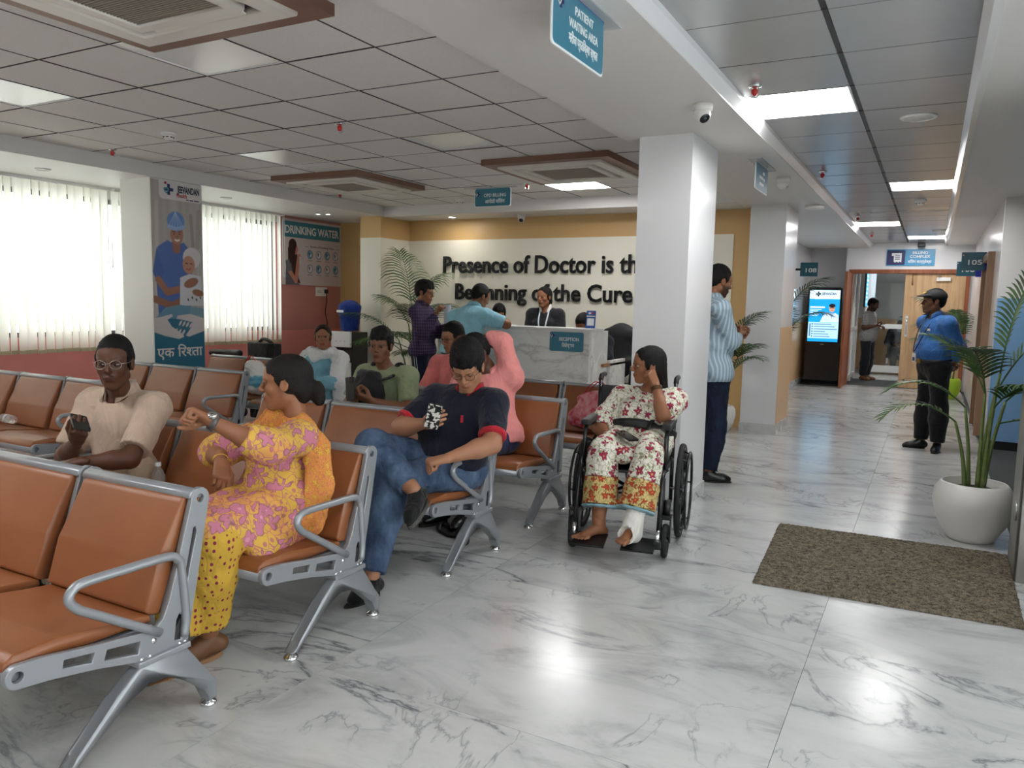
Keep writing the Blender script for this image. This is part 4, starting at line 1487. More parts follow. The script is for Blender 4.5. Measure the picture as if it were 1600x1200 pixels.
def hand_mesh(pose, h):
    """right hand: wrist at 0, fingers along +y, palm facing -z, thumb towards -x"""
    key = ('hand', pose, h)
    if key in _cache: return _cache[key]
    curl = {'flat': (.12, .12, .1), 'relaxed': (.45, .5, .35), 'hold': (.75, .95, .5), 'fist': (1.35, 1.55, .9), 'loose': (.8, .7, .4), 'cup': (.5, .6, .4)}[pose]
    P = []
    off = (-.029, -.0095, .0095, .027)
    yk = (.086, .09, .086, .078)
    L = ((.043, .026, .021), (.047, .030, .022), (.043, .028, .021), (.034, .021, .019))
    for i in range(4):
        kx, ky = off[i], yk[i]
        P.append((Cone((off[i] * .55, .0, 0), .0165, (kx, ky, .002), .0125), .012))
        p = np.array([kx, ky, .002]); a = 0
        spread = (i - 1.5) * -.05
        for q in range(3):
            a += curl[q] * (1 + .06 * i)
            d = np.array([-spread * math.cos(a), math.cos(a), -math.sin(a)])
            e = p + d * L[i][q]
            r0 = .0098 - .0009 * q - (.0012 if i == 3 else 0)
            P.append((Cone(p, r0, e, r0 - .0009), .0025))
            p = e
    tb = np.array([-.022, .022, -.006])
    oppose = {'flat': .15, 'relaxed': .35, 'hold': .75, 'fist': .9, 'loose': .5, 'cup': .55}[pose]
    d1 = nrm((-.75 + .3 * oppose, .62, -.25 - .5 * oppose))
    t1 = tb + d1 * .045
    d2 = nrm((-.25 + .45 * oppose, .85, -.2 - .5 * oppose))
    t2 = t1 + d2 * .032
    d3 = nrm((-.05 + .5 * oppose, .9, -.15 - .4 * oppose))
    t3 = t2 + d3 * .025
    P += [(Cone(tb, .016, t1, .0125), .012), (Cone(t1, .0115, t2, .0105), .003), (Cone(t2, .0105, t3, .0085), .003), (Cone((0, -.05, 0), .024, (0, .01, 0), .023, V3(0, 0, 1), .8), .012)]
    lo = np.min([p.bounds()[0] for p, k in P], 0); hi = np.max([p.bounds()[1] for p, k in P], 0)
    F = Field(lo, hi, h)
    for p, k in P: F.op(p, k)
    V, Q = F.nets()
    _cache[key] = (V, Q)
    return V, Q


def foot_mesh(h):
    key = ('foot', h)
    if key in _cache: return _cache[key]
    P = [(Cone((0, -.005, .06), .036, (0, -.012, -.03), .034), .02), (Ell((0, -.036, -.05), (.028, .03, .026)), .02), (Cone((0, .0, -.022), .034, (0, .09, -.054), .024), .02), (Cone((-.026, .105, -.06), .0155, (.03, .092, -.061), .014), .015)]
    for i, (x, y_, L, r) in enumerate(((-.029, .112, .042, .0125), (-.009, .114, .036, .0092), (.007, .11, .032, .0088), (.021, .104, .027, .0085), (.034, .096, .022, .008))):
        P.append((Cone((x, y_, -.06), r, (x * 1.06, y_ + L, -.067), r * .92), .003))
    F = Field(np.min([p.bounds()[0] for p, k in P], 0), np.max([p.bounds()[1] for p, k in P], 0), h)
    for p, k in P: F.op(p, k)
    _cache[key] = F.nets()
    return _cache[key]


def basis(fwd, up=(0, 0, 1)):
    """columns: right, forward, up"""
    f = nrm(fwd); u = np.asarray(up, float); u = nrm(u - f * (u @ f)); r = np.cross(f, u)
    return np.stack([r, f, u], 1)


class Person:
    def __init__(s, label, J, skin, face, hair='short', hairc=(24, 20, 19), fem=False, h=.011, fine=1, g=1.0, belly=1.0, up=(0, 0, 1), hs=1.0, hands=None, lid=.0024, gaze=(0, 0), stache=0, beard=0, bindi=0, feet=False, name='person', no_legs=False, seed=1):
        s.J = {k: np.asarray(v, float) for k, v in J.items()}
        s.h, s.skin, s.g, s.fem, s.seed = h, skin, g, fem, seed
        J = s.J
        base = (J['hipL'] + J['hipR']) / 2
        s.root = empty(name, (base[0], base[1], 0), label=label, cat='person')
        hip = base
        neck = J['neck']
        sp = nrm(neck - hip)
        lat = nrm(J['shL'] - J['shR'])
        fw = nrm(np.cross(lat, sp))
        s.fw, s.sp, s.lat, s.hip = fw, sp, lat, hip
        chest = neck - sp * .13 + fw * .012
        waist = hip + (chest - hip) * .45 + fw * .015 * belly
        s.chest, s.waist = chest, waist
        hc = J['head']
        s.B = basis(face, up)
        s.hc, s.hs = hc, hs
        hb = hc + s.B @ V3(0, -.025, -.09) * hs
        w = .92 if fem else 1
        T = {}
        T['pelvis'] = [Cone(J['hipL'] + sp * .02, .098 * g, J['hipR'] + sp * .02, .098 * g, fw, .95)]
        T['belly'] = [Cone(hip + sp * .04, .13 * g, waist, .126 * g * belly, fw, .74 * max(1, belly * .97))]
        T['chest'] = [Cone(waist, .124 * g * belly, chest, .142 * g * w, fw, .68)]
        if fem:
            T['chest'] += [Ell(chest + fw * .075 * g - sp * .03 + lat * q * .068, .062 * g) for q in (-1, 1)]
        T['shoulder'] = [Cone(J['shL'], .056 * g * w, J['shR'], .056 * g * w)]
        T['trap'] = [Cone(neck + sp * .005, .038 * g * w, J[k] + (neck - J[k]) * .2, .045 * g * w) for k in ('shL', 'shR')]
        T['neck'] = [Cone(neck - sp * .03, .056 * w * hs, hb, .05 * w * hs)]
        for q in 'LR':
            T['uarm' + q] = [Cone(J['sh' + q], .05 * g * w, J['el' + q], .041 * g * w)]
            T['farm' + q] = [Cone(J['el' + q], .041 * g * w, J['el' + q] + (J['wr' + q] - J['el' + q]) * .3, .041 * g * w), Cone(J['el' + q] + (J['wr' + q] - J['el' + q]) * .3, .041 * g * w, J['wr' + q], .0265 * w)]
            if 'kn' + q in J:
                T['thigh' + q] = [Cone(J['hip' + q], .087 * g, J['kn' + q], .06 * g)]
                T['shin' + q] = [Cone(J['kn' + q], .058 * g, J['kn' + q] + (J['an' + q] - J['kn' + q]) * .35, .056 * g), Cone(J['kn' + q] + (J['an' + q] - J['kn' + q]) * .35, .056 * g, J['an' + q], .037)]
        s.T = T
        prims = [p for k, L in T.items() for p in L]
        V, F = solid(prims, h, .03)
        V = relax(V, F, 1)
        sk = np.array(lin(skin))
        parts = [(V, F, np.tile(sk, (len(V), 1)))]
        HV, HF = head_mesh(fem, .0036 if fine else .0055)
        HC = head_colors(HV, skin, hairc, fem, stache, beard, bindi)
        parts.append((s.toh(HV), HF, HC))
        for q in 'LR':
            if hands and q in hands:
                pose, d, n = hands[q]
                a, b = hand_mesh(pose, .0033 if fine else .005)
                d = nrm(d); n = np.asarray(n, float); n = nrm(n - d * (n @ d))
                z = -n; x = np.cross(d, z)
                B = np.stack([x, d, z], 1)
                vv = a * hs * (.93 if fem else 1)
                ff = b
                if q == 'L':
                    vv = vv * np.array([-1, 1, 1]); ff = b[:, ::-1]
                cc = np.tile(sk, (len(vv), 1))
                parts.append((vv @ B.T + J['wr' + q], ff, cc))
        if feet:
            for q in 'LR':
                fv, ff = foot_mesh(.004)
                d = nrm(J['toe' + q] + V3(0, 0, .045) - J['an' + q])
                B = basis(d)
                fv = fv * np.array([1 if q == 'L' else -1, 1, 1]) * hs
                parts.append((fv @ B.T + J['an' + q], ff if q == 'L' else ff[:, ::-1], np.tile(sk, (len(fv), 1))))
        V, F, C = join(parts)
        s.body = to_obj('body', V, F, SKIN, s.root, C)
        for q in (-1, 1):
            a, b, c = eye_mesh(skin, lid, gaze=gaze)
            to_obj('eye', s.toh(a + V3(q * .031, .0755, .003)), b, SKIN, s.body, c)
        if hair:
            a, b = hair_mesh(hair, .0042 if fine else .006, seed)
            to_obj('hair', s.toh(a), b, mat('hair_%d_%d_%d' % tuple(hairc), hairc, .55, spec=.22, bump=.5, bscale=220), s.root)

    def toh(s, V):
        return (V * s.hs) @ s.B.T + s.hc

    def H(s, x, y, z):
        return Vector(s.toh(V3(x, y, z)))

    def cloth(s, name, tags, m, k=.035, cuts=(), subs=(), extra=(), amp=.004, sc=26, h=None, neck=None, parent=None, ksub=.012, it=1, seed=0, label=None):
        """tags: {tag: (inflate, t1) or inflate}"""
        P = []
        for t, e in tags.items():
            t1 = 1
            if isinstance(e, tuple): e, t1 = e
            L = s.T[t]
            if t1 == 1:
                P += [p.grow(e) for p in L]
            elif len(L) == 1:
                P.append(L[0].grow(e, 0, t1, cap=True))
            else:
                P.append(L[0].grow(e))
                P.append(L[1].grow(e, 0, t1, cap=True))
        P += list(extra)
        S = list(subs)
        if neck:
            S.append(Cone(s.J['neck'] + s.sp * .02 + s.fw * neck[1], neck[0], s.J['neck'] + s.sp * .2 + s.fw * neck[1], neck[0]))
        V, F = solid(P, h or s.h, k, cuts, S, ksub)
        V = relax(V, F, it)
        V = wrinkle(V, F, amp, sc, s.seed * 7 + seed)
        return to_obj(name, V, F, m, parent or s.root, **({'label': label} if label else {}))

    def collar(s, m, r=.066, hgt=.04, open_=.03, parent=None):
        n = 28
        V, F = [], []
        nk = s.J['neck'] + s.sp * .035 + s.fw * .014
        for i in range(n + 1):
            a = -math.pi * .5 + .5 + (2 * math.pi - 1.0) * i / n
            a += math.pi
            c, d = math.cos(a), math.sin(a)
            rad = s.lat * c + s.fw * d
            fr = max(0, -d * -1)
            for j, (rr, zz) in enumerate(((r, .0), (r * .93, hgt * .75), (r * .98, hgt), (r * 1.12, hgt * .6), (r * 1.32, -.008))):
                dz = -open_ * max(0, (-d if False else (rad @ s.fw))) ** 2
                V.append(nk + rad * rr * (1 if True else 1) + s.sp * (zz + dz) + s.fw * .004)
        for i in range(n):
            for j in range(4):
                F.append((i * 5 + j, (i + 1) * 5 + j, (i + 1) * 5 + j + 1, i * 5 + j + 1))
        o = to_obj('collar', np.array(V), np.array(F), m, parent or s.root)
        md = o.modifiers.new('thick', 'SOLIDIFY'); md.thickness = .004
        return o

    def shoe(s, q, m, sole=None, name='shoe', up=.0):
        J = s.J
        a, t = J['an' + q], J['toe' + q]
        d = t - a; d = nrm(V3(d[0], d[1], d[2]))
        dn = s.solen[q] if hasattr(s, 'solen') and q in s.solen else V3(0, 0, -1)
        dn = nrm(dn - d * (dn @ d))
        heel = a - d * .035 + dn * .05
        P = [Cone(heel, .034, t - d * .05 + dn * .058, .037), Cone(t - d * .06 + dn * .058, .037, t - d * .015 + dn * .062, .026), Cone(a + dn * .02, .04, a + d * .06 + dn * .045, .036)]
        zb = a + dn * .088
        V, F = solid(P, min(s.h, .008), .02, [(zb, dn)])
        o = to_obj(name, relax(V, F, 1), F, m, s.root)
        sd = np.cross(d, dn)
        if sole is not None:
            pts = []
            for i in range(20):
                th = 2 * math.pi * i / 20
                L = .135 if math.cos(th) > 0 else .085
                pts.append((zb + d * (.045 + math.cos(th) * L) + sd * math.sin(th) * .04))
            bm = bmesh.new()
            A = [bm.verts.new(p + dn * -.008) for p in pts]; B_ = [bm.verts.new(p + dn * .01) for p in pts]
            bm.faces.new(A); bm.faces.new(B_[::-1])
            for i in range(20): bm.faces.new((A[i], B_[i], B_[(i + 1) % 20], A[(i + 1) % 20]))
            bm_obj('sole', bm, sole, o)
        return o

    def glasses(s, m, lens=None, big=1):
        g = empty('glasses', s.hc, parent=s.root)
        for q in (-1, 1):
            P = [s.H(q * .033 + .024 * big * math.cos(a), .099 - .25 * (.024 * math.cos(a) * q) ** 2 - .12 * abs(q * .033 + .024 * math.cos(a)), .001 + .019 * big * math.sin(a)) for a in np.linspace(0, 2 * math.pi, 18)[:-1]]
            tube('rim', P, .0013, m, g, 6, True)
            tube('temple', [s.H(q * .057, .09, .006), s.H(q * .078, .05, .008), s.H(q * .082, .0, .012), s.H(q * .08, -.02, -.005)], .0013, m, g, 6)
        tube('bridge', [s.H(-.011, .098, .006), s.H(0, .101, .008), s.H(.011, .098, .006)], .0013, m, g, 6)
        return g


def fabric(name, c, var=.06, rough=.8, weave=600):
    n = NT(name, rough, .25)
    t = n.n('TexNoise', Vector=n.tc.outputs['Object'], Scale=float(weave), Detail=2.)
    u = n.n('TexNoise', Vector=n.tc.outputs['Object'], Scale=9., Detail=4.)
    fo = n.n('TexNoise', Vector=n.vmap('Object', (1, 1, .55), (.3, .2, 0)), Scale=15., Detail=3., Distortion=1.2)
    n.bump(n.math('ADD', n.math('MULTIPLY', t.outputs[0], .06), fo.outputs[0]), .55, .03)
    a = tuple(int(max(0, v * (1 - var))) for v in c); b = tuple(int(min(255, v * (1 + var))) for v in c)
    n.b.inputs['Sheen Weight'].default_value = .15
    return n.color(n.ramp(u.outputs[0], (.3, a), (.7, b)))


def checks(name, base, line, sx, sy, w=.12):
    n = NT(name, .8, .25)
    n.folds(.5, .03, 14.)
    sp = n.n('SeparateXYZ')
    n.link(n.tc.outputs['Object'], sp.inputs[0])
    h = n.math('ADD', sp.outputs[0], sp.outputs[1])
    fx = n.math('LESS_THAN', n.math('FRACT', n.math('MULTIPLY', h, sx)), w)
    fz = n.math('LESS_THAN', n.math('FRACT', n.math('MULTIPLY', sp.outputs[2], sy)), w)
    return n.color(n.mix(n.math('MULTIPLY', n.math('MAXIMUM', fx, fz), .8), base, line)) if sy else n.color(n.mix(n.math('MULTIPLY', fx, .8), base, line))


def denim(name, a, b):
    n = NT(name, .85, .2)
    t = n.n('TexNoise', Vector=n.vmap('Object', (1, 1, .5)), Scale=11., Detail=5., Roughness=.6)
    n.folds(.6, .03, 17., 700., .08)
    return n.color(n.ramp(t.outputs[0], (.35, a), (.68, b)))


def floral(name, ground, petals, centre, leaf, scale=13., size=.42, leafamt=.5, ground2=None):
    """printed flowers: lobed blossoms in scattered cells with curling stems between"""
    n = NT(name, .8, .2)
    n.folds(.6, .03, 14.)
    co = n.tc.outputs['Object']
    warp = n.n('TexNoise', Vector=co, Scale=14., Detail=2.)
    add = n.n('VectorMath', operation='MULTIPLY_ADD')
    n.link(warp.outputs[1], add.inputs[0]); add.inputs[1].default_value = (.035,) * 3; n.link(co, add.inputs[2])
    vo = n.n('TexVoronoi', Vector=add.outputs[0], Scale=scale, Randomness=.85)
    # offset from the blossom's centre gives an angle for the petals
    of = n.n('VectorMath', operation='SUBTRACT')
    sc = n.n('VectorMath', operation='SCALE'); n.link(add.outputs[0], sc.inputs[0]); sc.inputs['Scale'].default_value = 1
    n.link(sc.outputs[0], of.inputs[0]); n.link(vo.outputs['Position'], of.inputs[1])
    s2 = n.n('SeparateXYZ'); n.link(of.outputs[0], s2.inputs[0])
    hx = n.math('ADD', s2.outputs[0], n.math('MULTIPLY', s2.outputs[1], .8))
    ang = n.math('ARCTAN2', s2.outputs[2], hx)
    lobes = n.math('MULTIPLY_ADD', n.math('SINE', n.math('MULTIPLY', ang, 5.)), .11, size)
    inside = n.math('LESS_THAN', vo.outputs['Distance'], lobes)
    line = n.math('LESS_THAN', n.math('ABSOLUTE', n.math('SUBTRACT', vo.outputs['Distance'], lobes)), .035)
    heart = n.math('LESS_THAN', vo.outputs['Distance'], size * .3)
    v2 = n.n('TexVoronoi', Vector=add.outputs[0], Scale=scale * 1.9, feature='DISTANCE_TO_EDGE')
    stem = n.math('MULTIPLY', n.math('LESS_THAN', v2.outputs[0], .035), leafamt)
    v3 = n.n('TexVoronoi', Vector=n.vmap('Object', (1, 1, .6), (.4, .3, .2)), Scale=scale * 2.4)
    lf = n.math('MULTIPLY', n.math('LESS_THAN', v3.outputs['Distance'], .28), leafamt)
    g0 = ground
    if ground2:
        gn = n.n('TexNoise', Vector=co, Scale=5., Detail=2.)
        g0 = n.ramp(gn.outputs[0], (.45, ground), (.6, ground2))
    c = n.mix(n.math('MAXIMUM', stem, lf), g0, leaf)
    c = n.mix(inside, c, petals)
    c = n.mix(n.math('MULTIPLY', line, .6), c, tuple(int(v * .62) for v in petals))
    c = n.mix(heart, c, centre)
    return n.color(c)


def dots(name, ground, dot, scale, r=.3):
    n = NT(name, .8, .2)
    n.folds(.6, .03, 14.)
    vo = n.n('TexVoronoi', Vector=n.vmap('Object', (1, 1, .8)), Scale=scale, Randomness=.35)
    return n.color(n.mix(n.math('LESS_THAN', vo.outputs['Distance'], r), ground, dot))


def phone(label, c, d, n, m=None, size=(.072, .15), back=None):
    """handset centred at c, long axis d, screen normal n"""
    d = nrm(d); n = nrm(np.asarray(n) - d * (np.asarray(n) @ d)); x = np.cross(d, n)
    M = frame_m(Vector(c), x, d)
    t = empty('smartphone', c, label=label, cat='phone')
    plate('case', [rrect(-size[0] / 2, size[0] / 2, -size[1] / 2, size[1] / 2, .01)], .009, m or M_BLACK, t, M)
    plate('screen', [rrect(-size[0] / 2 + .003, size[0] / 2 - .003, -size[1] / 2 + .003, size[1] / 2 - .003, .008)], .001, mat('phone_glass', (14, 14, 18), .08), t, M @ Matrix.Translation((0, 0, .005)))
    b = box('camera_bump', -size[0] / 2 + .006, -size[0] / 2 + .034, size[1] / 2 - .04, size[1] / 2 - .008, -.0075, -.0045, mat('phone_lens', (30, 30, 34), .2), t)
    b.data.transform(M)
    if back:
        p = plate('back_print', [rrect(-size[0] / 2 + .002, size[0] / 2 - .002, -size[1] / 2 + .002, size[1] / 2 - .002, .009)], .001, back, t, M @ Matrix.Translation((0, 0, -.005)))
    return t

# ------------------------------------------------------------------ people
BROWN1, BROWN2, BROWN3, BROWN4 = (120, 78, 56), (146, 98, 70), (164, 116, 88), (92, 58, 42)
M_BLKSHOE = mat('black_shoe', (16, 16, 17), .3)
M_SOLE = mat('dark_rubber', (34, 33, 32), .7)
Z = lambda z: V3(0, 0, z)


def legs_seated(hip, fwd, w=.085, thigh=.42, zk=.50, za=.10, spread=.09, rightv=None):
    """hip, knee, ankle and toe joints of someone sitting straight"""
    f = nrm((fwd[0], fwd[1], 0)); r = np.cross(f, (0, 0, 1))
    hip = np.asarray(hip, float)
    J = {}
    for q, sg in (('R', 1), ('L', -1)):
        J['hip' + q] = hip + r * sg * w
        J['kn' + q] = hip + r * sg * spread + f * thigh + Z(zk - hip[2])
        J['an' + q] = hip + r * sg * spread + f * (thigh + .0) + Z(za - hip[2])
        J['toe' + q] = J['an' + q] + f * .14 + r * sg * .03
    return J


def legs_standing(base, fwd, hipz=.86, w=.085, gap=.09, toe=.16, out=.25, pose=None):
    f = nrm((fwd[0], fwd[1], 0)); r = np.cross(f, (0, 0, 1))
    b = np.asarray(base, float)
    J = {}
    for q, sg in (('R', 1), ('L', -1)):
        J['hip' + q] = b + r * sg * w + Z(hipz)
        J['kn' + q] = b + r * sg * gap + f * .02 + Z(.46)
        J['an' + q] = b + r * sg * gap + Z(.09) - f * .02
        J['toe' + q] = J['an' + q] + f * toe + r * sg * out * toe
    return J


# -------- woman in the yellow kurta
J = dict(head=(-2.37, 2.385, 1.055), neck=(-2.41, 2.48, .865), shL=(-2.27, 2.36, .83), shR=(-2.54, 2.56, .83),
         elL=(-2.19, 2.105, .835), wrL=(-2.31, 1.945, .95), elR=(-2.69, 2.29, .735), wrR=(-2.54, 2.19, .725),
         hipL=(-2.33, 2.36, .51), hipR=(-2.5, 2.38, .51), knL=(-2.29, 1.93, .51), knR=(-2.42, 1.94, .51),
         anL=(-2.39, 1.985, .10), anR=(-2.40, 1.83, .09), toeL=(-2.455, 1.85, .08), toeR=(-2.445, 1.68, .07))
p = Person('woman in yellow floral kurta turned sideways on the second bench', J, BROWN2, (-.80, -.60, -.06), 'bun', fem=True, h=.0095, g=1.08, belly=1.12, hs=.98,
           hands={'L': ('fist', (-.62, -.6, .42), (.35, -.35, -.85)), 'R': ('loose', (.55, -.45, -.62), (-.5, .2, -.6))}, lid=-.0035, seed=2)
KURTA = floral('yellow_floral_print', (216, 174, 78), (198, 124, 146), (212, 150, 168), (180, 100, 122), 14., .40, .75, (220, 158, 88))
DOTS = dots('yellow_dotted_print', (204, 164, 64), (134, 44, 66), 46., .27)
ORANGE = floral('orange_scarf_print', (212, 142, 72), (218, 172, 72), (190, 104, 84), (196, 106, 88), 30., .3, .7)
kx = [Cone(p.J['hip' + q] + Z(.02), .118, p.J['kn' + q] + V3(0, -.005, .018), .092) for q in 'LR'] + [Cone((-2.33, 1.90, .50), .10, (-2.41, 1.845, .33), .085, V3(.25, .97, 0), .55, cap=True), Cone((-2.44, 1.90, .50), .10, (-2.46, 1.85, .36), .085, V3(.2, .98, 0), .55, cap=True), Cone((-2.31, 2.36, .46), .08, (-2.22, 2.1, .43), .06)]
p.cloth('kurta', {'pelvis': .028, 'belly': .022, 'chest': .016, 'shoulder': .014, 'trap': .012, 'uarmL': (.024, .98), 'uarmR': (.026, 1)}, KURTA, extra=kx + [Cone(p.J['el' + q], .064, p.J['el' + q] + (p.J['wr' + q] - p.J['el' + q]) * t_, .066, cap=True) for q, t_ in (('L', .42), ('R', .3))] + [Cone(p.J['elR'] - (p.J['elR'] - p.J['shR']) * .3, .066, p.J['elR'] + (p.J['wrR'] - p.J['elR']) * .18, .07, cap=True), Cone(p.J['elL'] - (p.J['elL'] - p.J['shL']) * .3, .062, p.J['elL'] + (p.J['wrL'] - p.J['elL']) * .12, .066, cap=True)],
        neck=(.062, .02), amp=.008, sc=30)
p.cloth('salwar', {'thighL': .018, 'thighR': .018, 'shinL': (.034, .80), 'shinR': (.034, .80)}, DOTS, amp=.006, sc=34, seed=1)
lt, fw, sp = p.lat, p.fw, p.sp
nk, sL, sR = p.J['neck'], p.J['shL'], p.J['shR']
P = [nk + fw * .12 - sp * .09 + lt * .03, nk + fw * .085 + lt * .06 + sp * .01, sL + sp * .045 - lt * .03, sL - fw * .075 + lt * .012 - sp * .03, sL - fw * .12 + lt * .02 - sp * .17, sL - fw * .12 + lt * .02 - sp * .32, p.J['hipL'] - fw * .05 + lt * .1]
V, F = solid([Cone(a, .06, b, .06, nrm(np.cross(np.cross(b - a, lt), b - a)), .38) for a, b in zip(P, P[1:])], .0095, .03)
to_obj('dupatta', wrinkle(relax(V, F), F, .008, 55, 3), F, ORANGE, p.root)
P = [nk + fw * .11 - sp * .06 - lt * .02, nk + fw * .07 - lt * .085 - sp * .0, sR + sp * .03 + fw * .05, sR + fw * .10 - sp * .10 + lt * .02]
V, F = solid([Cone(a, .062, b, .062, nrm(np.cross(np.cross(b - a, lt), b - a)), .45) for a, b in zip(P, P[1:])], .0095, .03)
to_obj('dupatta', wrinkle(relax(V, F), F, .008, 55, 4), F, ORANGE, p.root)
M_SANDAL = mat('brown_leather_sandal', (112, 74, 46), .5)
p.shoe('L', M_SANDAL, mat('sandal_sole', (140, 104, 70), .7), 'sandal'); p.shoe('R', M_SANDAL, mat('sandal_sole', (140, 104, 70), .7), 'sandal')
wv = nrm(p.J['elL'] - p.J['wrL'])
wt = empty('wristwatch', p.J['wrL'], label='round wristwatch on the wrist of the woman in yellow', cat='watch')
lathe('strap', [(.030, -.011), (.0325, -.011), (.0325, .011), (.030, .011)], mat('grey_strap', (92, 88, 86), .4, metal=.4), wt, 20, Vector(p.J['wrL'] + wv * .012), aim(wv))
lathe('dial', [(0, .012), (.016, .012), (.018, .008), (.018, 0)], M_CHROME, wt, 20, Vector(p.J['wrL'] + wv * .012 + V3(.012, -.012, .026)), aim((.35, -.35, .87)))
wv = nrm(p.J['elR'] - p.J['wrR'])
bg = empty('bangle', p.J['wrR'], label='thin gold bangle on the other wrist of the woman in yellow', cat='bangle')
for i in range(2):
    lathe('ring', [(.031, -.003), (.034, -.003), (.034, .003), (.031, .003)], mat('gold', (190, 140, 60), .3, metal=.9), bg, 20, Vector(p.J['wrR'] + wv * (.015 + .012 * i)), aim(wv))

# -------- man in the navy polo
J = dict(head=(-2.085, 3.375, 1.075), neck=(-2.14, 3.485, .905), shL=(-1.985, 3.48, .875), shR=(-2.345, 3.48, .875),
         elL=(-1.90, 3.32, .695), wrL=(-2.04, 3.12, .64), elR=(-2.43, 3.27, .735), wrR=(-2.21, 3.19, .79),
         hipL=(-2.15, 3.46, .51), hipR=(-2.33, 3.46, .51), knR=(-2.45, 3.06, .665), anR=(-2.13, 2.975, .50), toeR=(-2.095, 2.83, .435),
         knL=(-2.31, 3.04, .50), anL=(-2.245, 2.80, .10), toeL=(-2.262, 2.66, .085))
p = Person('man in navy polo and jeans sitting cross-legged looking at his phone', J, BROWN3, (.28, -.86, -.55), 'tousled', (14, 12, 13), h=.0095, g=1.13, belly=1.25, up=(.1, -.4, 1), hs=1.02,
           hands={'R': ('hold', (.75, -.55, .25), (.45, .55, .2)), 'L': ('fist', (-.75, -.6, -.2), (-.1, .1, -1))}, lid=-.0025, stache=.15, seed=3)
NAVYC = fabric('navy_pique', (17, 20, 38))
p.cloth('polo_shirt', {'pelvis': .012, 'belly': .022, 'chest': .02, 'shoulder': .018, 'trap': .013, 'uarmL': (.024, .8), 'uarmR': (.024, .8)}, NAVYC, neck=(.058, .02), cuts=[(p.hip - p.sp * .005, -p.sp)], amp=.006, sc=24)
M_REDT = fabric('red_rib', (176, 28, 44))
for q in 'LR':
    a, b = p.J['sh' + q], p.J['el' + q]
    V, F = solid([Cone(a + (b - a) * .735, .0735, a + (b - a) * .835, .072, cap=True, capa=True)], .006, .01)
    to_obj('sleeve_band', V, F, M_REDT, p.root)
p.collar(M_REDT, .066, .045, .05)
JEANS = denim('blue_denim', (50, 66, 92), (94, 114, 142))
p.cloth('jeans', {'pelvis': .016, 'thighL': .018, 'thighR': .018, 'shinL': (.026, .93), 'shinR': (.022, .86)}, JEANS, amp=.006, sc=36, seed=1)
p.solen = {'R': V3(.35, -.25, -.9)}
M_KNIT = fabric('black_knit', (18, 18, 20))
p.shoe('R', M_KNIT, mat('speckled_sole', (70, 68, 66), .8, var=.5, vscale=120)); p.shoe('L', M_KNIT, M_SOLE)
p.glasses(mat('thin_metal_rim', (60, 54, 50), .3, metal=.8))
em = box('emblem', -.008, .008, -.001, .001, -.02, .018, M_REDT, p.root, bev=.0)
em.data.transform(frame_m(Vector(p.chest + p.fw * .125 + p.lat * .075 + p.sp * .015), Vector(p.lat), Vector(p.fw)) )
n = NT('black_white_case', .4)
vo = n.n('TexVoronoi', Vector=n.tc.outputs['Object'], Scale=60.)
n.color(n.mix(n.math('LESS_THAN', n.n('TexNoise', Vector=n.tc.outputs['Object'], Scale=55.).outputs[0], .5), (20, 20, 22), (225, 222, 215)))
phone('phone with black and white case in the hand of the man in navy', p.J['wrR'] + V3(.10, -.085, .055), (.35, -.25, .75), (-.35, .75, .45), back=n.m)

# -------- man in the beige polo
J = dict(head=(-3.36, 2.29, 1.085), neck=(-3.44, 2.385, .91), shR=(-3.63, 2.36, .865), shL=(-3.27, 2.43, .865),
         elR=(-3.63, 2.20, .62), wrR=(-3.40, 2.12, .735), elL=(-3.17, 2.22, .66), wrL=(-3.30, 2.04, .655),
         **legs_seated((-3.46, 2.40, .51), (0, -1)))
p = Person('young man in beige polo and glasses holding a phone behind the near bench', J, BROWN4, (.62, -.78, -.04), 'crop', (13, 12, 12), h=.0095, g=.98, hs=1.0,
           hands={'R': ('hold', (.72, -.35, .55), (.2, .1, .95)), 'L': ('relaxed', (-.85, -.4, -.2), (0, .2, -1))}, stache=.3, seed=4, gaze=(.25, 0))
BEIGE = fabric('beige_pique', (196, 172, 152), .05)
p.cloth('polo_shirt', {'pelvis': .014, 'belly': .02, 'chest': .018, 'shoulder': .017, 'trap': .012, 'uarmL': (.03, .84), 'uarmR': (.03, .84)}, BEIGE, neck=(.06, .034), cuts=[(p.hip - p.sp * .03, -p.sp)], amp=.007, sc=26)
p.collar(BEIGE, .07, .046, .055)
p.cloth('trousers', {'pelvis': .01, 'thighL': .014, 'thighR': .014, 'shinL': (.02, .93), 'shinR': (.02, .93)}, fabric('khaki_cotton', (176, 158, 134)), amp=.004, seed=1)
p.shoe('L', M_BLKSHOE, M_SOLE); p.shoe('R', M_BLKSHOE, M_SOLE)
p.glasses(mat('silver_rim', (190, 186, 180), .25, metal=.9), big=1.05)
phone('black phone held up by the young man in beige', p.J['wrR'] + V3(.075, -.03, .095), (.72, -.35, -.25), (-.15, .35, .9), m=mat('grey_phone', (52, 48, 46), .4))

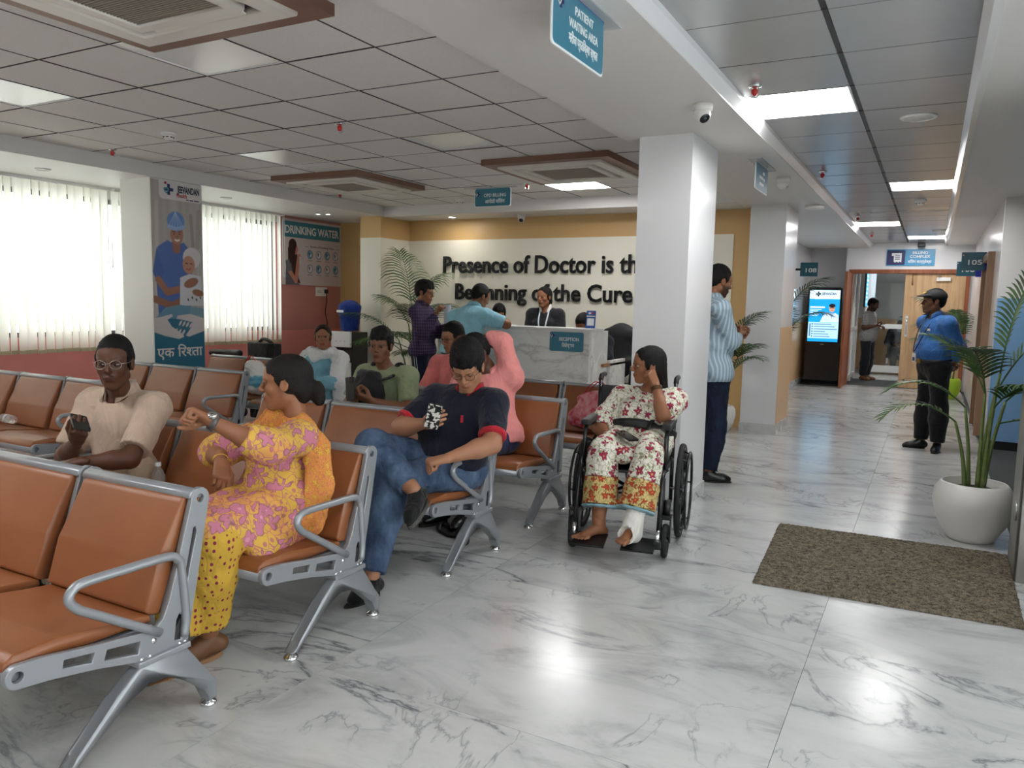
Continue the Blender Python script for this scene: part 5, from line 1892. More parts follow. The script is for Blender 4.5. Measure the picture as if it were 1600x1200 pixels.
# -------- man in the green t-shirt with a backpack on his front
J = dict(head=(-3.455, 4.41, 1.075), neck=(-3.46, 4.50, .895), shR=(-3.65, 4.48, .855), shL=(-3.27, 4.49, .86), elR=(-3.72, 4.36, .63), wrR=(-3.50, 4.17, .70), elL=(-3.15, 4.33, .64), wrL=(-3.33, 4.15, .715),
         **legs_seated((-3.46, 4.45, .51), (0, -1)))
p = Person('young man in green t-shirt with a black backpack on his chest', J, BROWN1, (.33, -.94, -.02), 'fringe', (15, 14, 14), h=.011, g=.97, stache=.35,
           hands={'R': ('hold', (.55, -.7, .3), (.3, .5, .8)), 'L': ('hold', (-.75, -.5, .35), (-.2, .6, .7))}, seed=5, gaze=(.1, 0))
p.cloth('t_shirt', {'pelvis': .012, 'belly': .018, 'chest': .016, 'shoulder': .017, 'trap': .012, 'uarmL': (.03, .8), 'uarmR': (.03, .8)}, fabric('sage_jersey', (136, 146, 112)), neck=(.06, .015), cuts=[(p.hip - p.sp * .02, -p.sp)], amp=.006)
p.cloth('trousers', {'pelvis': .01, 'thighL': .014, 'thighR': .014, 'shinL': (.02, .93), 'shinR': (.02, .93)}, fabric('dark_cotton', (40, 42, 48)), seed=1)
p.shoe('L', M_BLKSHOE, M_SOLE); p.shoe('R', M_BLKSHOE, M_SOLE)
phone('black phone in both hands of the man in green', (-3.43, 4.05, .80), (-.15, .1, 1), (.05, .9, .3), size=(.08, .16))
bp = empty('backpack', (-3.47, 4.3, .52), label='black backpack worn on the chest of the man in green', cat='bag')
M_NYLON = fabric('black_nylon', (20, 20, 22), .1, .6, 400)
V, F = solid([Ell((-3.47, 4.285, .72), (.145, .085, .19)), Ell((-3.46, 4.24, .65), (.115, .07, .11)), Cone((-3.53, 4.29, .87), .035, (-3.40, 4.29, .87), .035)], .011, .03)
to_obj('body', wrinkle(relax(V, F), F, .009, 38, 9), F, M_NYLON, bp)
box('pocket_zip', -3.53, -3.38, 4.165, 4.172, .69, .695, M_CHROME, bp)
for sx, q in ((-1, 'R'), (1, 'L')):
    a = p.J['sh' + q]
    c = p.J['neck'] + (a - p.J['neck']) * .55
    tube('strap', [(-3.47 + sx * .09, 4.27, .84), Vector(c + p.fw * .08 + Z(-.02)), Vector(c + Z(.075)), Vector(c - p.fw * .09 + Z(-.02)), Vector(c - p.fw * .12 + Z(-.2))], .026, M_NYLON, bp, 8, curve=5, flat=.3)

# -------- man in the pink shirt, arm thrown over his head
J = dict(head=(-2.655, 4.40, 1.06), neck=(-2.60, 4.50, .905), shR=(-2.79, 4.47, .85), shL=(-2.44, 4.52, .90), elL=(-2.545, 4.56, 1.135), wrL=(-2.735, 4.49, 1.16), elR=(-2.88, 4.31, .64), wrR=(-2.74, 4.12, .58),
         **legs_seated((-2.52, 4.43, .51), (-.12, -1)))
p = Person('man in pink shirt bowing his head under one raised arm', J, BROWN4, (-.25, -.80, -.55), 'short', (14, 13, 13), h=.011, g=1.06, up=(-.25, -.3, 1), hands={'L': ('relaxed', (-.9, -.3, -.1), (0, -.5, -.85)), 'R': ('relaxed', (.5, -.8, -.2), (0, 0, -1))}, seed=6, stache=.4)
PINKC = fabric('salmon_pink_cotton', (232, 146, 142), .04)
p.cloth('shirt', {'pelvis': .036, 'belly': .03, 'chest': .022, 'shoulder': .02, 'trap': .012, 'uarmL': .026, 'uarmR': .026, 'farmR': (.02, .8), 'farmL': (.022, .35)}, PINKC, neck=(.06, .02), cuts=[(p.hip - p.sp * .06, -p.sp)], amp=.009, sc=28)
p.collar(PINKC, .066, .04, .05)
p.cloth('trousers', {'pelvis': .01, 'thighL': .016, 'thighR': .016, 'shinL': (.02, .93), 'shinR': (.02, .93)}, fabric('navy_trouser_cotton', (36, 46, 84)), seed=1)
p.shoe('L', M_BLKSHOE, M_SOLE); p.shoe('R', M_BLKSHOE, M_SOLE)

# -------- person in coral one bench further back
J = dict(head=(-3.50, 5.42, 1.10), neck=(-3.50, 5.52, .92), shR=(-3.69, 5.50, .87), shL=(-3.32, 5.52, .87), elR=(-3.75, 5.38, .64), wrR=(-3.6, 5.2, .6), elL=(-3.27, 5.36, .64), wrL=(-3.4, 5.2, .6), **legs_seated((-3.5, 5.47, .51), (0, -1)))
p = Person('dark-haired person in coral shirt half hidden behind the man in navy', J, BROWN2, (-.3, -.93, -.2), 'short', (16, 14, 14), h=.012, fine=0, hands={'R': ('relaxed', (.5, -.8, 0), (0, 0, -1)), 'L': ('relaxed', (-.5, -.8, 0), (0, 0, -1))}, seed=26)
p.cloth('shirt', {'pelvis': .018, 'belly': .022, 'chest': .02, 'shoulder': .018, 'trap': .012, 'uarmL': .024, 'uarmR': .024}, fabric('coral_cotton', (214, 118, 112)), neck=(.06, .02))
p.cloth('trousers', {'pelvis': .01, 'thighL': .014, 'thighR': .014, 'shinL': (.02, .93), 'shinR': (.02, .93)}, fabric('brown_trousers', (70, 60, 54)), seed=1)
p.shoe('L', M_BLKSHOE); p.shoe('R', M_BLKSHOE)
p.glasses(M_BLACK)

# -------- veiled woman by the water dispenser
J = dict(head=(-5.15, 5.68, 1.035), neck=(-5.2, 5.78, .865), shR=(-5.40, 5.74, .82), shL=(-5.03, 5.78, .82), elR=(-5.50, 5.60, .60), wrR=(-5.32, 5.42, .60), elL=(-4.93, 5.62, .60), wrL=(-5.10, 5.45, .62),
         **legs_seated((-5.22, 5.66, .51), (.05, -1)))
p = Person('woman in light blue kurta with white scarf beside the water dispenser', J, BROWN2, (.62, -.78, 0), 'back', (34, 22, 18), fem=True, h=.011, g=1.08, belly=1.1, bindi=1, hands={'L': ('relaxed', (-.8, -.55, -.1), (0, 0, -1)), 'R': ('relaxed', (.8, -.5, 0), (0, 0, -1))}, seed=7)
LBLUE = fabric('light_blue_cotton', (122, 172, 190), .06)
p.cloth('kurta', {'pelvis': .03, 'belly': .022, 'chest': .016, 'shoulder': .014, 'trap': .012, 'uarmL': .024, 'uarmR': .024, 'farmL': (.02, .75), 'farmR': (.02, .75)}, LBLUE, neck=(.06, .02), extra=[Cone(p.J['hip' + q] + Z(.02), .11, p.J['kn' + q], .085) for q in 'LR'] + [Cone(p.J['kn' + q] + V3(0, -.02, -.02), .08, p.J['an' + q] + Z(.12), .07, cap=True) for q in 'LR'], amp=.007)
n = NT('white_muslin', .85, .2)
n.b.inputs['Base Color'].default_value = (*lin((226, 226, 226)), 1)
wv_ = n.n('TexWave', Vector=n.vmap('Object', (1, 1, 1), (0, .5, .3)), Scale=28., Distortion=3.)
n.bump(wv_.outputs[0], .5, .006)
WHITEC = n.m
lt, fw, sp = p.lat, p.fw, p.sp
nk, sL, sR = p.J['neck'], p.J['shL'], p.J['shR']
P = [Cone(sL, .082, p.J['elL'], .075), Cone(sR, .078, sR + (p.J['elR'] - sR) * .7, .075), Cone(sL + sp * .01, .075, sR + sp * .01, .075), Cone(nk + fw * .09 + lt * .1 - sp * .01, .05, nk + fw * .13 - sp * .08, .055), Cone(nk + fw * .13 - sp * .08, .055, nk + fw * .09 - lt * .12 - sp * .0, .05),
     Cone(nk + lt * .06 + sp * .02, .06, nk + fw * .11 - sp * .03, .045), Cone(nk - lt * .06 + sp * .02, .06, nk + fw * .11 - sp * .03, .045), Cone(p.J['elL'] + V3(.01, .03, 0), .075, p.J['elL'] + V3(-.01, .06, -.22), .06), Cone(sL - fw * .04, .08, sR - fw * .04 - sp * .1, .09)]
V, F = solid(P, .011, .03, subs=[Cone(nk + sp * .03 + fw * .015, .055, nk + sp * .25 + fw * .015, .062)])
to_obj('scarf', wrinkle(relax(V, F), F, .011, 46, 5), F, WHITEC, p.root)
p.shoe('L', M_SANDAL); p.shoe('R', M_SANDAL)

# -------- striped man behind the column
f_ = nrm((.8, .6, 0))
J = dict(head=(-1.515, 6.27, 1.605), neck=(-1.55, 6.22, 1.44), shR=(-1.44, 6.05, 1.385), shL=(-1.63, 6.37, 1.385), elR=(-1.37, 6.14, 1.13), wrR=(-1.36, 6.36, 1.17), elL=(-1.60, 6.50, 1.12), wrL=(-1.42, 6.46, 1.16), **legs_standing((-1.53, 6.22, 0), f_, .87))
J['hipR'] = J['hipR'] + V3(.01, 0, 0)
p = Person('man in striped blue shirt and jeans standing behind the white column', J, BROWN2, (.72, .66, -.25), 'short', (18, 15, 14), h=.011, g=1.05, belly=1.08, hands={'R': ('hold', (.1, .9, .2), (-.6, .2, .6)), 'L': ('hold', (.75, .3, .2), (.4, -.4, .6))}, beard=.8, stache=.7, seed=8)
STRIPE = checks('blue_grey_stripe', (142, 166, 182), (196, 208, 214), 26., 0, .4)
p.cloth('shirt', {'pelvis': .036, 'belly': .03, 'chest': .02, 'shoulder': .017, 'trap': .012, 'uarmL': .024, 'uarmR': .024, 'farmL': (.016, .85), 'farmR': (.016, .85)}, STRIPE, neck=(.058, .02), cuts=[(p.hip + Z(-.06), -p.sp)], amp=.008, sc=26)
p.collar(STRIPE, .064, .04, .05)
DJEANS = denim('dark_denim', (22, 30, 46), (36, 46, 66))
p.cloth('jeans', {'pelvis': .014, 'thighL': .014, 'thighR': .014, 'shinL': (.024, .97), 'shinR': (.024, .97)}, DJEANS, amp=.005, sc=34, seed=1)
p.shoe('L', M_BLKSHOE, M_SOLE); p.shoe('R', M_BLKSHOE, M_SOLE)

# -------- security guard
f_ = nrm((-.85, -.52, 0))
J = dict(head=(.0, 8.79, 1.50), neck=(.035, 8.81, 1.335), shR=(-.06, 8.955, 1.285), shL=(.145, 8.665, 1.285), elL=(.25, 8.74, 1.05), wrL=(.215, 8.90, .86), elR=(.06, 9.06, 1.05), wrR=(.16, 8.98, .86), **legs_standing((.05, 8.82, 0), f_, .84, gap=.1))
J['anL'] = V3(.13, 8.76, .09); J['toeL'] = V3(.10, 8.61, .08); J['knL'] = V3(.12, 8.76, .45)
J['anR'] = V3(-.02, 8.90, .09); J['toeR'] = V3(-.18, 8.88, .08); J['knR'] = V3(-.0, 8.89, .45)
p = Person('security guard in blue shirt and black cap standing with hands behind his back', J, BROWN1, (-.93, -.34, .05), 'crop', (16, 15, 15), h=.011, g=1.03, belly=1.22, hands={'L': ('fist', (-.2, .8, -.3), (.4, .3, 0)), 'R': ('fist', (.6, -.6, -.3), (.4, .3, 0))}, seed=9, stache=.25)
UNIF = fabric('uniform_blue', (52, 104, 168), .06, .6)
sh = p.cloth('shirt', {'pelvis': .006, 'belly': .022, 'chest': .02, 'shoulder': .018, 'trap': .012, 'uarmL': .024, 'uarmR': .024, 'farmL': (.018, .9), 'farmR': (.018, .9)}, UNIF, neck=(.058, .02), cuts=[(p.hip + Z(.06), -p.sp)], amp=.007)
p.collar(UNIF, .064, .04, .05)
BLKC = fabric('black_trouser_cloth', (17, 17, 20))
p.cloth('trousers', {'pelvis': .018, 'belly': .012, 'thighL': .014, 'thighR': .014, 'shinL': (.03, .97), 'shinR': (.03, .97)}, BLKC, seed=1, cuts=[(p.hip + Z(.085), p.sp)])
p.shoe('L', M_BLKSHOE, M_SOLE); p.shoe('R', M_BLKSHOE, M_SOLE)
hp = p.hip + Z(.075)
n_b = 28
bm = bmesh.new()
for dz in (-.018, .018):
    pass
ring = [Vector(hp + p.lat * .172 * math.cos(t) + p.fw * (.142 * math.sin(t) + .012)) for t in np.linspace(0, 2 * math.pi, n_b + 1)[:-1]]
add_tube(bm, ring, .02, 6, True, 1.0)
bm_obj('belt', bm, M_BLACK, p.root, True)
bk = box('buckle', -.03, .03, -.006, .006, -.022, .022, mat('brass_buckle', (176, 150, 96), .3, metal=.9), p.root, bev=.003)
bk.data.transform(frame_m(Vector(hp + p.fw * .172), Vector(p.lat), Vector(p.fw)))
# cap
V, F = solid([Ell((0, -.015, .05), (.09, .11, .078)), Cone((-.03, .08, .052), .045, (.03, .08, .052), .045, V3(0, 0, 1), .3), Cone((-.035, .12, .045), .035, (.035, .12, .045), .035, V3(0, 0, 1), .22)], .006, .012, cuts=[((0, 0, .03), V3(0, -.1, -1))])
cp = to_obj('cap', p.toh(V), F, mat('black_cap_cloth', (26, 26, 28), .75), p.root)
M_GOLD = mat('gold_braid', (206, 170, 70), .45)
cl_ = box('cap_badge', -.035, .035, -.007, .007, -.001, .0015, M_GOLD, cp)
cl_.data.transform(frame_m(p.H(0, .0925, .083), Vector(p.B[:, 0]), Vector(p.B[:, 2] * .8 - p.B[:, 1] * .6)))
for q in 'LR':
    a = p.J['sh' + q]; c = p.J['neck']
    ep_ = box('epaulette', -.055, .055, -.022, .022, -.004, .004, mat('navy_cloth', (22, 26, 44), .7), p.root, bev=.002)
    M = frame_m(Vector(c + (a - c) * .8 + Z(.083)), Vector(nrm(a - c)), Vector(p.fw))
    ep_.data.transform(M)
    st_ = boxes('braid', [(.0 + i * .018, .009 + i * .018, -.02, .02, .004, .006) for i in range(3)], M_GOLD, ep_)
    st_.data.transform(M)
tube('lanyard', [Vector(p.J['neck'] + p.lat * .06 + p.sp * .03 + p.fw * .04), Vector(p.chest + p.lat * .05 + p.fw * .135), Vector(p.waist + p.fw * .19 - p.lat * .02), Vector(p.chest - p.lat * .06 + p.fw * .135), Vector(p.J['neck'] - p.lat * .06 + p.sp * .03 + p.fw * .04)], .006, mat('lanyard_blue', (24, 28, 60), .6), p.root, 6, curve=5)
idc = empty('identity_card', p.waist, label='white identity card hanging at the belly of the guard', cat='card')
c_ = box('card', -.028, .028, -.045, .045, -.001, .001, M_WHITEP, idc, bev=.0005)
c_.data.transform(frame_m(Vector(p.waist + p.fw * .185 - p.sp * .06 - p.lat * .02), Vector(p.lat), Vector(p.sp)))
c2_ = box('photo', -.018, .018, -.03, .005, .001, .0016, mat('card_photo', (60, 70, 110), .5), idc)
c2_.data.transform(frame_m(Vector(p.waist + p.fw * .186 - p.sp * .06 - p.lat * .02), Vector(p.lat), Vector(p.sp)))
nt_ = box('name_tag', -.03, .03, -.011, .011, -.002, .002, M_WHITEP, sh, bev=.001)
nt_.data.transform(frame_m(Vector(p.chest + p.fw * .118 + p.lat * .07 + p.sp * .02), Vector(p.lat), Vector(p.sp)))

# -------- man in checked shirt at the counter
f_ = nrm((.95, .25, 0))
J = dict(head=(-4.885, 7.0, 1.49), neck=(-4.93, 6.99, 1.33), shR=(-4.88, 6.82, 1.275), shL=(-4.96, 7.15, 1.275), elR=(-4.76, 6.80, 1.04), wrR=(-4.66, 6.90, 1.27), elL=(-4.80, 7.16, 1.05), wrL=(-4.62, 7.10, 1.14), **legs_standing((-4.90, 6.99, 0), f_, .84))
p = Person('man in dark checked shirt raising his hand at the counter', J, BROWN2, (.96, .2, -.15), 'fringe', (18, 16, 17), h=.012, fine=0, hands={'R': ('fist', (.3, .2, .9), (.6, .5, 0)), 'L': ('hold', (.8, 0, .3), (0, -.5, .8))}, seed=10)
CHK = checks('purple_navy_check', (50, 46, 72), (112, 84, 116), 30., 30., .16)
p.cloth('shirt', {'pelvis': .036, 'belly': .03, 'chest': .02, 'shoulder': .016, 'trap': .012, 'uarmL': .022, 'uarmR': .022, 'farmL': (.018, .9), 'farmR': (.018, .9)}, CHK, neck=(.058, .02), cuts=[(p.hip + Z(-.04), -p.sp)], amp=.006)
p.collar(CHK)
tp = p.cloth('track_trousers', {'pelvis': .014, 'thighL': .016, 'thighR': .016, 'shinL': (.028, .97), 'shinR': (.028, .97)}, fabric('navy_track', (30, 32, 56)), seed=1)
a, b, c = p.J['hipR'], p.J['knR'], p.J['anR']
side = -p.lat
for o in (-.012, .012):
    tube('side_stripe', [Vector(a + side * .103 + p.fw * (o - .02)), Vector(b + side * .079 + p.fw * o), Vector(c + side * .066 + p.fw * o)], .005, M_WHITEP, tp, 5, flat=.5)
p.shoe('L', M_BLKSHOE); p.shoe('R', M_BLKSHOE)
p.glasses(M_BLACK)

# -------- man in light blue shirt leaning on the counter
J = dict(head=(-4.165, 6.98, 1.455), neck=(-4.215, 6.90, 1.325), shL=(-4.42, 6.90, 1.235), shR=(-4.05, 6.88, 1.255), elR=(-3.87, 7.02, 1.175), wrR=(-4.02, 7.24, 1.205), elL=(-4.47, 7.08, 1.06), wrL=(-4.36, 7.18, 1.20), **legs_standing((-4.28, 6.74, 0), (.2, .98, 0), .86))
p = Person('man in light blue shirt leaning over the counter, back turned', J, BROWN2, (.45, .8, -.45), 'crop', (20, 18, 18), h=.012, fine=0, g=1.12, belly=1.15, hands={'R': ('relaxed', (-.8, .5, 0), (0, 0, -1)), 'L': ('relaxed', (.6, .6, 0), (0, 0, -1))}, seed=11)
SKYC = fabric('pale_blue_cotton', (150, 204, 222), .04)
p.cloth('shirt', {'pelvis': .036, 'belly': .03, 'chest': .022, 'shoulder': .018, 'trap': .012, 'uarmL': (.03, .85), 'uarmR': (.03, .85)}, SKYC, neck=(.058, .02), cuts=[(p.hip + Z(-.04), -p.sp)], amp=.008)
p.collar(SKYC)
p.cloth('trousers', {'pelvis': .014, 'thighL': .014, 'thighR': .014, 'shinL': (.024, .97), 'shinR': (.024, .97)}, fabric('grey_trousers', (58, 60, 66)), seed=1)
p.shoe('L', M_BLKSHOE); p.shoe('R', M_BLKSHOE)

# -------- receptionist standing behind the counter
J = dict(head=(-3.99, 8.13, 1.475), neck=(-3.98, 8.18, 1.315), shR=(-4.15, 8.15, 1.265), shL=(-3.82, 8.19, 1.265), elR=(-4.16, 8.07, 1.01), wrR=(-4.10, 7.93, .84), elL=(-3.75, 8.12, 1.01), wrL=(-3.85, 7.95, .84), **legs_standing((-3.98, 8.45, 0), (0, -1, 0), .84))
for q in 'LR':
    J['hip' + q] = J['hip' + q] + V3(0, -.22, 0)
p = Person('receptionist in black jacket with white lanyard behind the counter', J, BROWN2, (-.12, -.98, -.05), 'back', (20, 17, 17), fem=True, h=.012, g=1.0, hands={'R': ('flat', (.2, -.9, -.3), (0, 0, -1)), 'L': ('flat', (-.2, -.9, -.3), (0, 0, -1))}, seed=12, bindi=0)
p.cloth('jacket', {'pelvis': .02, 'belly': .026, 'chest': .022, 'shoulder': .02, 'trap': .014, 'uarmL': .026, 'uarmR': .026, 'farmL': (.02, .9), 'farmR': (.02, .9)}, fabric('black_suiting', (30, 30, 34)), neck=(.062, .03), amp=.005)
p.cloth('trousers', {'pelvis': .01, 'thighL': .014, 'thighR': .014, 'shinL': (.02, .97), 'shinR': (.02, .97)}, BLKC, seed=1)
p.collar(M_WHITEP, .06, .045, .09)
tube('lanyard', [Vector(p.J['neck'] + p.lat * .055 + p.sp * .02 + p.fw * .05), Vector(p.chest + p.lat * .05 + p.fw * .16), Vector(p.waist + p.fw * .155), Vector(p.chest - p.lat * .04 + p.fw * .165), Vector(p.J['neck'] - p.lat * .055 + p.sp * .02 + p.fw * .05)], .009, mat('white_lanyard', (205, 214, 225), .5), p.root, 6, curve=5)
p.shoe('L', M_BLKSHOE); p.shoe('R', M_BLKSHOE)

# -------- clerk seated behind the counter
J = dict(head=(-4.515, 8.0, 1.25), neck=(-4.50, 8.10, 1.09), shR=(-4.68, 8.10, 1.04), shL=(-4.32, 8.12, 1.04), elR=(-4.74, 8.0, .82), wrR=(-4.60, 7.86, .81), elL=(-4.34, 7.98, .82), wrL=(-4.44, 7.86, .81), **legs_seated((-4.5, 8.28, .62), (0, -1), thigh=.38, zk=.60))
p = Person('dark-haired clerk seated behind the counter looking down', J, BROWN2, (.35, -.85, -.45), 'short', (17, 15, 15), h=.013, fine=0, stache=.5, beard=.5, hands={'R': ('relaxed', (.3, -.9, 0), (0, 0, -1)), 'L': ('relaxed', (-.3, -.9, 0), (0, 0, -1))}, seed=13)
p.cloth('shirt', {'pelvis': .036, 'belly': .03, 'chest': .02, 'shoulder': .016, 'trap': .012, 'uarmL': .022, 'uarmR': .022, 'farmL': (.018, .9), 'farmR': (.018, .9)}, fabric('white_shirt', (214, 214, 216)), neck=(.058, .02), amp=.006)
p.cloth('trousers', {'pelvis': .01, 'thighL': .014, 'thighR': .014, 'shinL': (.02, .93), 'shinR': (.02, .93)}, BLKC, seed=1)
# -------- person bent over at the right end of the counter
J = dict(head=(-3.43, 8.02, 1.165), neck=(-3.37, 8.13, 1.02), shR=(-3.50, 8.2, .99), shL=(-3.19, 8.12, .98), elR=(-3.5, 8.0, .84), wrR=(-3.45, 7.85, .83), elL=(-3.13, 8.0, .80), wrL=(-3.26, 7.86, .82), **legs_seated((-3.29, 8.42, .52), (-.2, -1), thigh=.4))
p = Person('person in black jacket bent over the low end of the counter', J, BROWN2, (-.3, -.8, -.6), 'short', (15, 14, 14), h=.013, fine=0, hands={'R': ('relaxed', (.3, -.9, 0), (0, 0, -1)), 'L': ('relaxed', (-.3, -.9, 0), (0, 0, -1))}, seed=14)
p.cloth('jacket', {'pelvis': .02, 'belly': .03, 'chest': .026, 'shoulder': .024, 'trap': .014, 'uarmL': .03, 'uarmR': .03, 'farmL': (.024, .9), 'farmR': (.024, .9)}, fabric('dark_navy_jacket', (22, 24, 32)), neck=(.058, .02), amp=.006)
p.cloth('trousers', {'pelvis': .01, 'thighL': .014, 'thighR': .014, 'shinL': (.02, .93), 'shinR': (.02, .93)}, BLKC, seed=1)

# -------- man in the billing room
f_ = nrm((.85, -.3, 0))
J = dict(head=(-1.04, 16.9, 1.50), neck=(-1.10, 16.92, 1.34), shR=(-1.14, 16.76, 1.285), shL=(-1.06, 17.08, 1.285), elR=(-1.17, 16.72, 1.05), wrR=(-.97, 16.72, 1.09), elL=(-1.02, 17.1, 1.05), wrL=(-.9, 16.95, 1.08), **legs_standing((-1.10, 16.92, 0), f_, .85))
p = Person('man in grey checked shirt looking at his phone inside the billing room', J, BROWN4, (.9, -.25, -.35), 'short', (15, 14, 14), h=.014, fine=0, g=1.08, belly=1.15, hands={'R': ('hold', (.9, 0, .1), (0, 0, 1)), 'L': ('relaxed', (.5, -.7, 0), (0, 0, -1))}, seed=15, beard=.8)
p.cloth('shirt', {'pelvis': .036, 'belly': .03, 'chest': .02, 'shoulder': .016, 'trap': .012, 'uarmL': (.026, .85), 'uarmR': (.026, .85)}, checks('grey_check', (132, 132, 132), (170, 168, 164), 30., 30., .2), neck=(.058, .02), cuts=[(p.hip + Z(-.1), -p.sp)], amp=.006)
p.cloth('trousers', {'pelvis': .014, 'thighL': .016, 'thighR': .016, 'shinL': (.026, .97), 'shinR': (.026, .97)}, fabric('dark_trousers', (28, 30, 38)), seed=1)
p.shoe('L', M_SANDAL); p.shoe('R', M_SANDAL)
phone('phone of the man inside the billing room', p.J['wrR'] + V3(.11, -.01, .03), (.95, 0, .2), (0, 0, 1))
# -------- seated person with a head scarf in the far room
J = dict(head=(-.60, 19.1, 1.13), neck=(-.60, 19.2, .96), shR=(-.78, 19.2, .91), shL=(-.42, 19.2, .91), elR=(-.84, 19.08, .68), wrR=(-.7, 18.93, .66), elL=(-.36, 19.08, .68), wrL=(-.5, 18.93, .66), **legs_seated((-.6, 19.25, .52), (0, -1)))
p = Person('seated person in dark clothes and pale headscarf in the far room', J, BROWN1, (-.2, -.97, 0), 'short', (15, 14, 14), h=.015, fine=0, hands={'R': ('relaxed', (.6, -.7, 0), (0, 0, -1)), 'L': ('relaxed', (-.6, -.7, 0), (0, 0, -1))}, seed=16)
p.cloth('jacket', {'pelvis': .02, 'belly': .03, 'chest': .026, 'shoulder': .024, 'trap': .014, 'uarmL': .03, 'uarmR': .03, 'farmL': (.024, .9), 'farmR': (.024, .9)}, fabric('dark_navy_wool', (32, 34, 48)), neck=(.058, .02))
p.cloth('trousers', {'pelvis': .01, 'thighL': .014, 'thighR': .014, 'shinL': (.02, .93), 'shinR': (.02, .93)}, BLKC, seed=1)
V, F = solid([Ell((0, -.017, .035), (.092, .112, .1)), Cone((0, -.05, -.02), .085, (0, -.05, -.15), .08)], .008, .02, subs=[Ell((0, .1, -.03), (.058, .07, .085))])
to_obj('headscarf', p.toh(V), F, fabric('pale_scarf', (170, 172, 178)), p.root)

# ------------------------------------------------------------------ wheelchair and the woman in it
WC = (-1.575, 4.52)
WR = R(11)
wc = empty('wheelchair', (0, 0, 0))
M_WBLK = mat('black_frame_paint', (20, 20, 22), .35)
M_TYRE = mat('tyre_rubber', (28, 28, 29), .75)
M_VINYL = mat('black_vinyl', (26, 26, 28), .5)
for s_ in (-1, 1):
    x = s_ * .30
    w_ = empty('rear_wheel', (x, 0, .285), parent=wc)
    Mw = aim((1, 0, 0))
    lathe('tyre', [(.262, -.014), (.278, -.016), (.285, -.006), (.285, .006), (.278, .016), (.262, .014), (.262, -.014)], M_TYRE, w_, 40, (x, 0, .285), Mw)
    lathe('rim', [(.250, -.011), (.263, -.013), (.263, .013), (.250, .011), (.250, -.011)], M_WBLK, w_, 40, (x, 0, .285), Mw)
    lathe('hub', [(0, -.03), (.03, -.03), (.036, -.01), (.036, .01), (.03, .03), (0, .03)], M_WBLK, w_, 20, (x, 0, .285), Mw)
    tube('push_rim', [(x + s_ * .045, .232 * math.cos(a), .285 + .232 * math.sin(a)) for a in np.linspace(0, 2 * math.pi, 37)[:-1]], .0085, M_WBLK, w_, 8, True)
    for k in range(6):
        a = k * math.pi / 3 + .3
        box_o = tube('spoke', [(x, .03 * math.cos(a), .285 + .03 * math.sin(a)), (x, .252 * math.cos(a), .285 + .252 * math.sin(a))], [.014, .009], M_WBLK, w_, 6, flat=.6)
    bm = bmesh.new()
    for k in range(6):
        a = k * math.pi / 3
        add_tube(bm, [(x, .25 * math.cos(a), .285 + .25 * math.sin(a)), (x + s_ * .045, .232 * math.cos(a), .285 + .232 * math.sin(a))], .005, 5)
    bm_obj('rim_bracket', bm, M_WBLK, w_, True)
    c_ = empty('caster', (s_ * .255, -.43, .09), parent=wc)
    xc = s_ * .262
    lathe('tyre', [(.072, -.014), (.088, -.015), (.094, -.006), (.094, .006), (.088, .015), (.072, .014), (.072, -.014)], M_TYRE, c_, 28, (xc, -.45, .094), Mw)
    lathe('hub', [(0, -.02), (.018, -.02), (.022, 0), (.018, .02), (0, .02)], M_WBLK, c_, 14, (xc, -.45, .094), Mw)
    bm = bmesh.new()
    for k in range(5):
        a = k * 2 * math.pi / 5
        add_tube(bm, [(xc, -.45 + .015 * math.cos(a), .094 + .015 * math.sin(a)), (xc, -.45 + .075 * math.cos(a), .094 + .075 * math.sin(a))], [.013, .01], 6, flat=.7)
    bm_obj('spokes', bm, M_WBLK, c_, True)
    boxes('fork', [(xc - .03, xc - .022, -.47, -.41, .085, .225), (xc + .022, xc + .03, -.47, -.41, .085, .225), (xc - .03, xc + .03, -.45, -.39, .21, .235)], M_WBLK, c_, bev=.003)
    lathe('stem', [(0, 0), (.02, 0), (.02, .09), (0, .09)], M_WBLK, c_, 14, (xc, -.41, .225))
    # side frame
    f_ = empty('side_frame', (s_ * .24, -.2, .3), parent=wc)
    xf = s_ * .235
    tube('tube', [(xf, .09, .93), (xf, .06, .60), (xf, .05, .20)], .0125, M_WBLK, f_, 8)
    tube('tube', [(xf, .05, .20), (xf, -.36, .20), (xf, -.41, .24), (xf, -.41, .44)], .0125, M_WBLK, f_, 8)
    tube('tube', [(xf, .055, .46), (xf, -.42, .47), (xf, -.46, .44), (xf * 1.0, -.56, .18)], .0125, M_WBLK, f_, 8)
    tube('tube', [(xf, .05, .285), (xf + s_ * .05, .0, .285)], .012, M_CHROME, f_, 8)
    tube('armrest_tube', [(xf, .05, .69), (xf, -.31, .69), (xf, -.345, .665), (xf, -.355, .46)], .0125, M_WBLK, f_, 8)
    box('armrest_pad', xf - .027, xf + .027, -.35, -.02, .70, .735, M_VINYL, wc, bev=.012, seg=3, smooth=True)
    plate('skirt_guard', [[(-.33, .47), (.04, .47), (.04, .66), (-.05, .66), (-.12, .6), (-.33, .56)]], .006, mat('guard_plastic', (24, 24, 26), .3), wc, frame_m((xf - s_ * .012, 0, 0), (0, 1, 0), (0, 0, 1)))
    tube('push_handle', [(xf, .09, .93), (xf, .12, .955), (xf, .22, .955)], .016, M_VINYL, wc, 10)
    tube('brake_lever', [(xf + s_ * .03, -.30, .44), (xf + s_ * .035, -.33, .52), (xf + s_ * .035, -.36, .55)], .007, M_WBLK, wc, 6)
    fp = empty('footrest', (s_ * .2, -.6, .1), parent=wc)
    tube('hanger', [(xf, -.56, .18), (xf - s_ * .005, -.585, .115)], .012, M_CHROME, fp, 8)
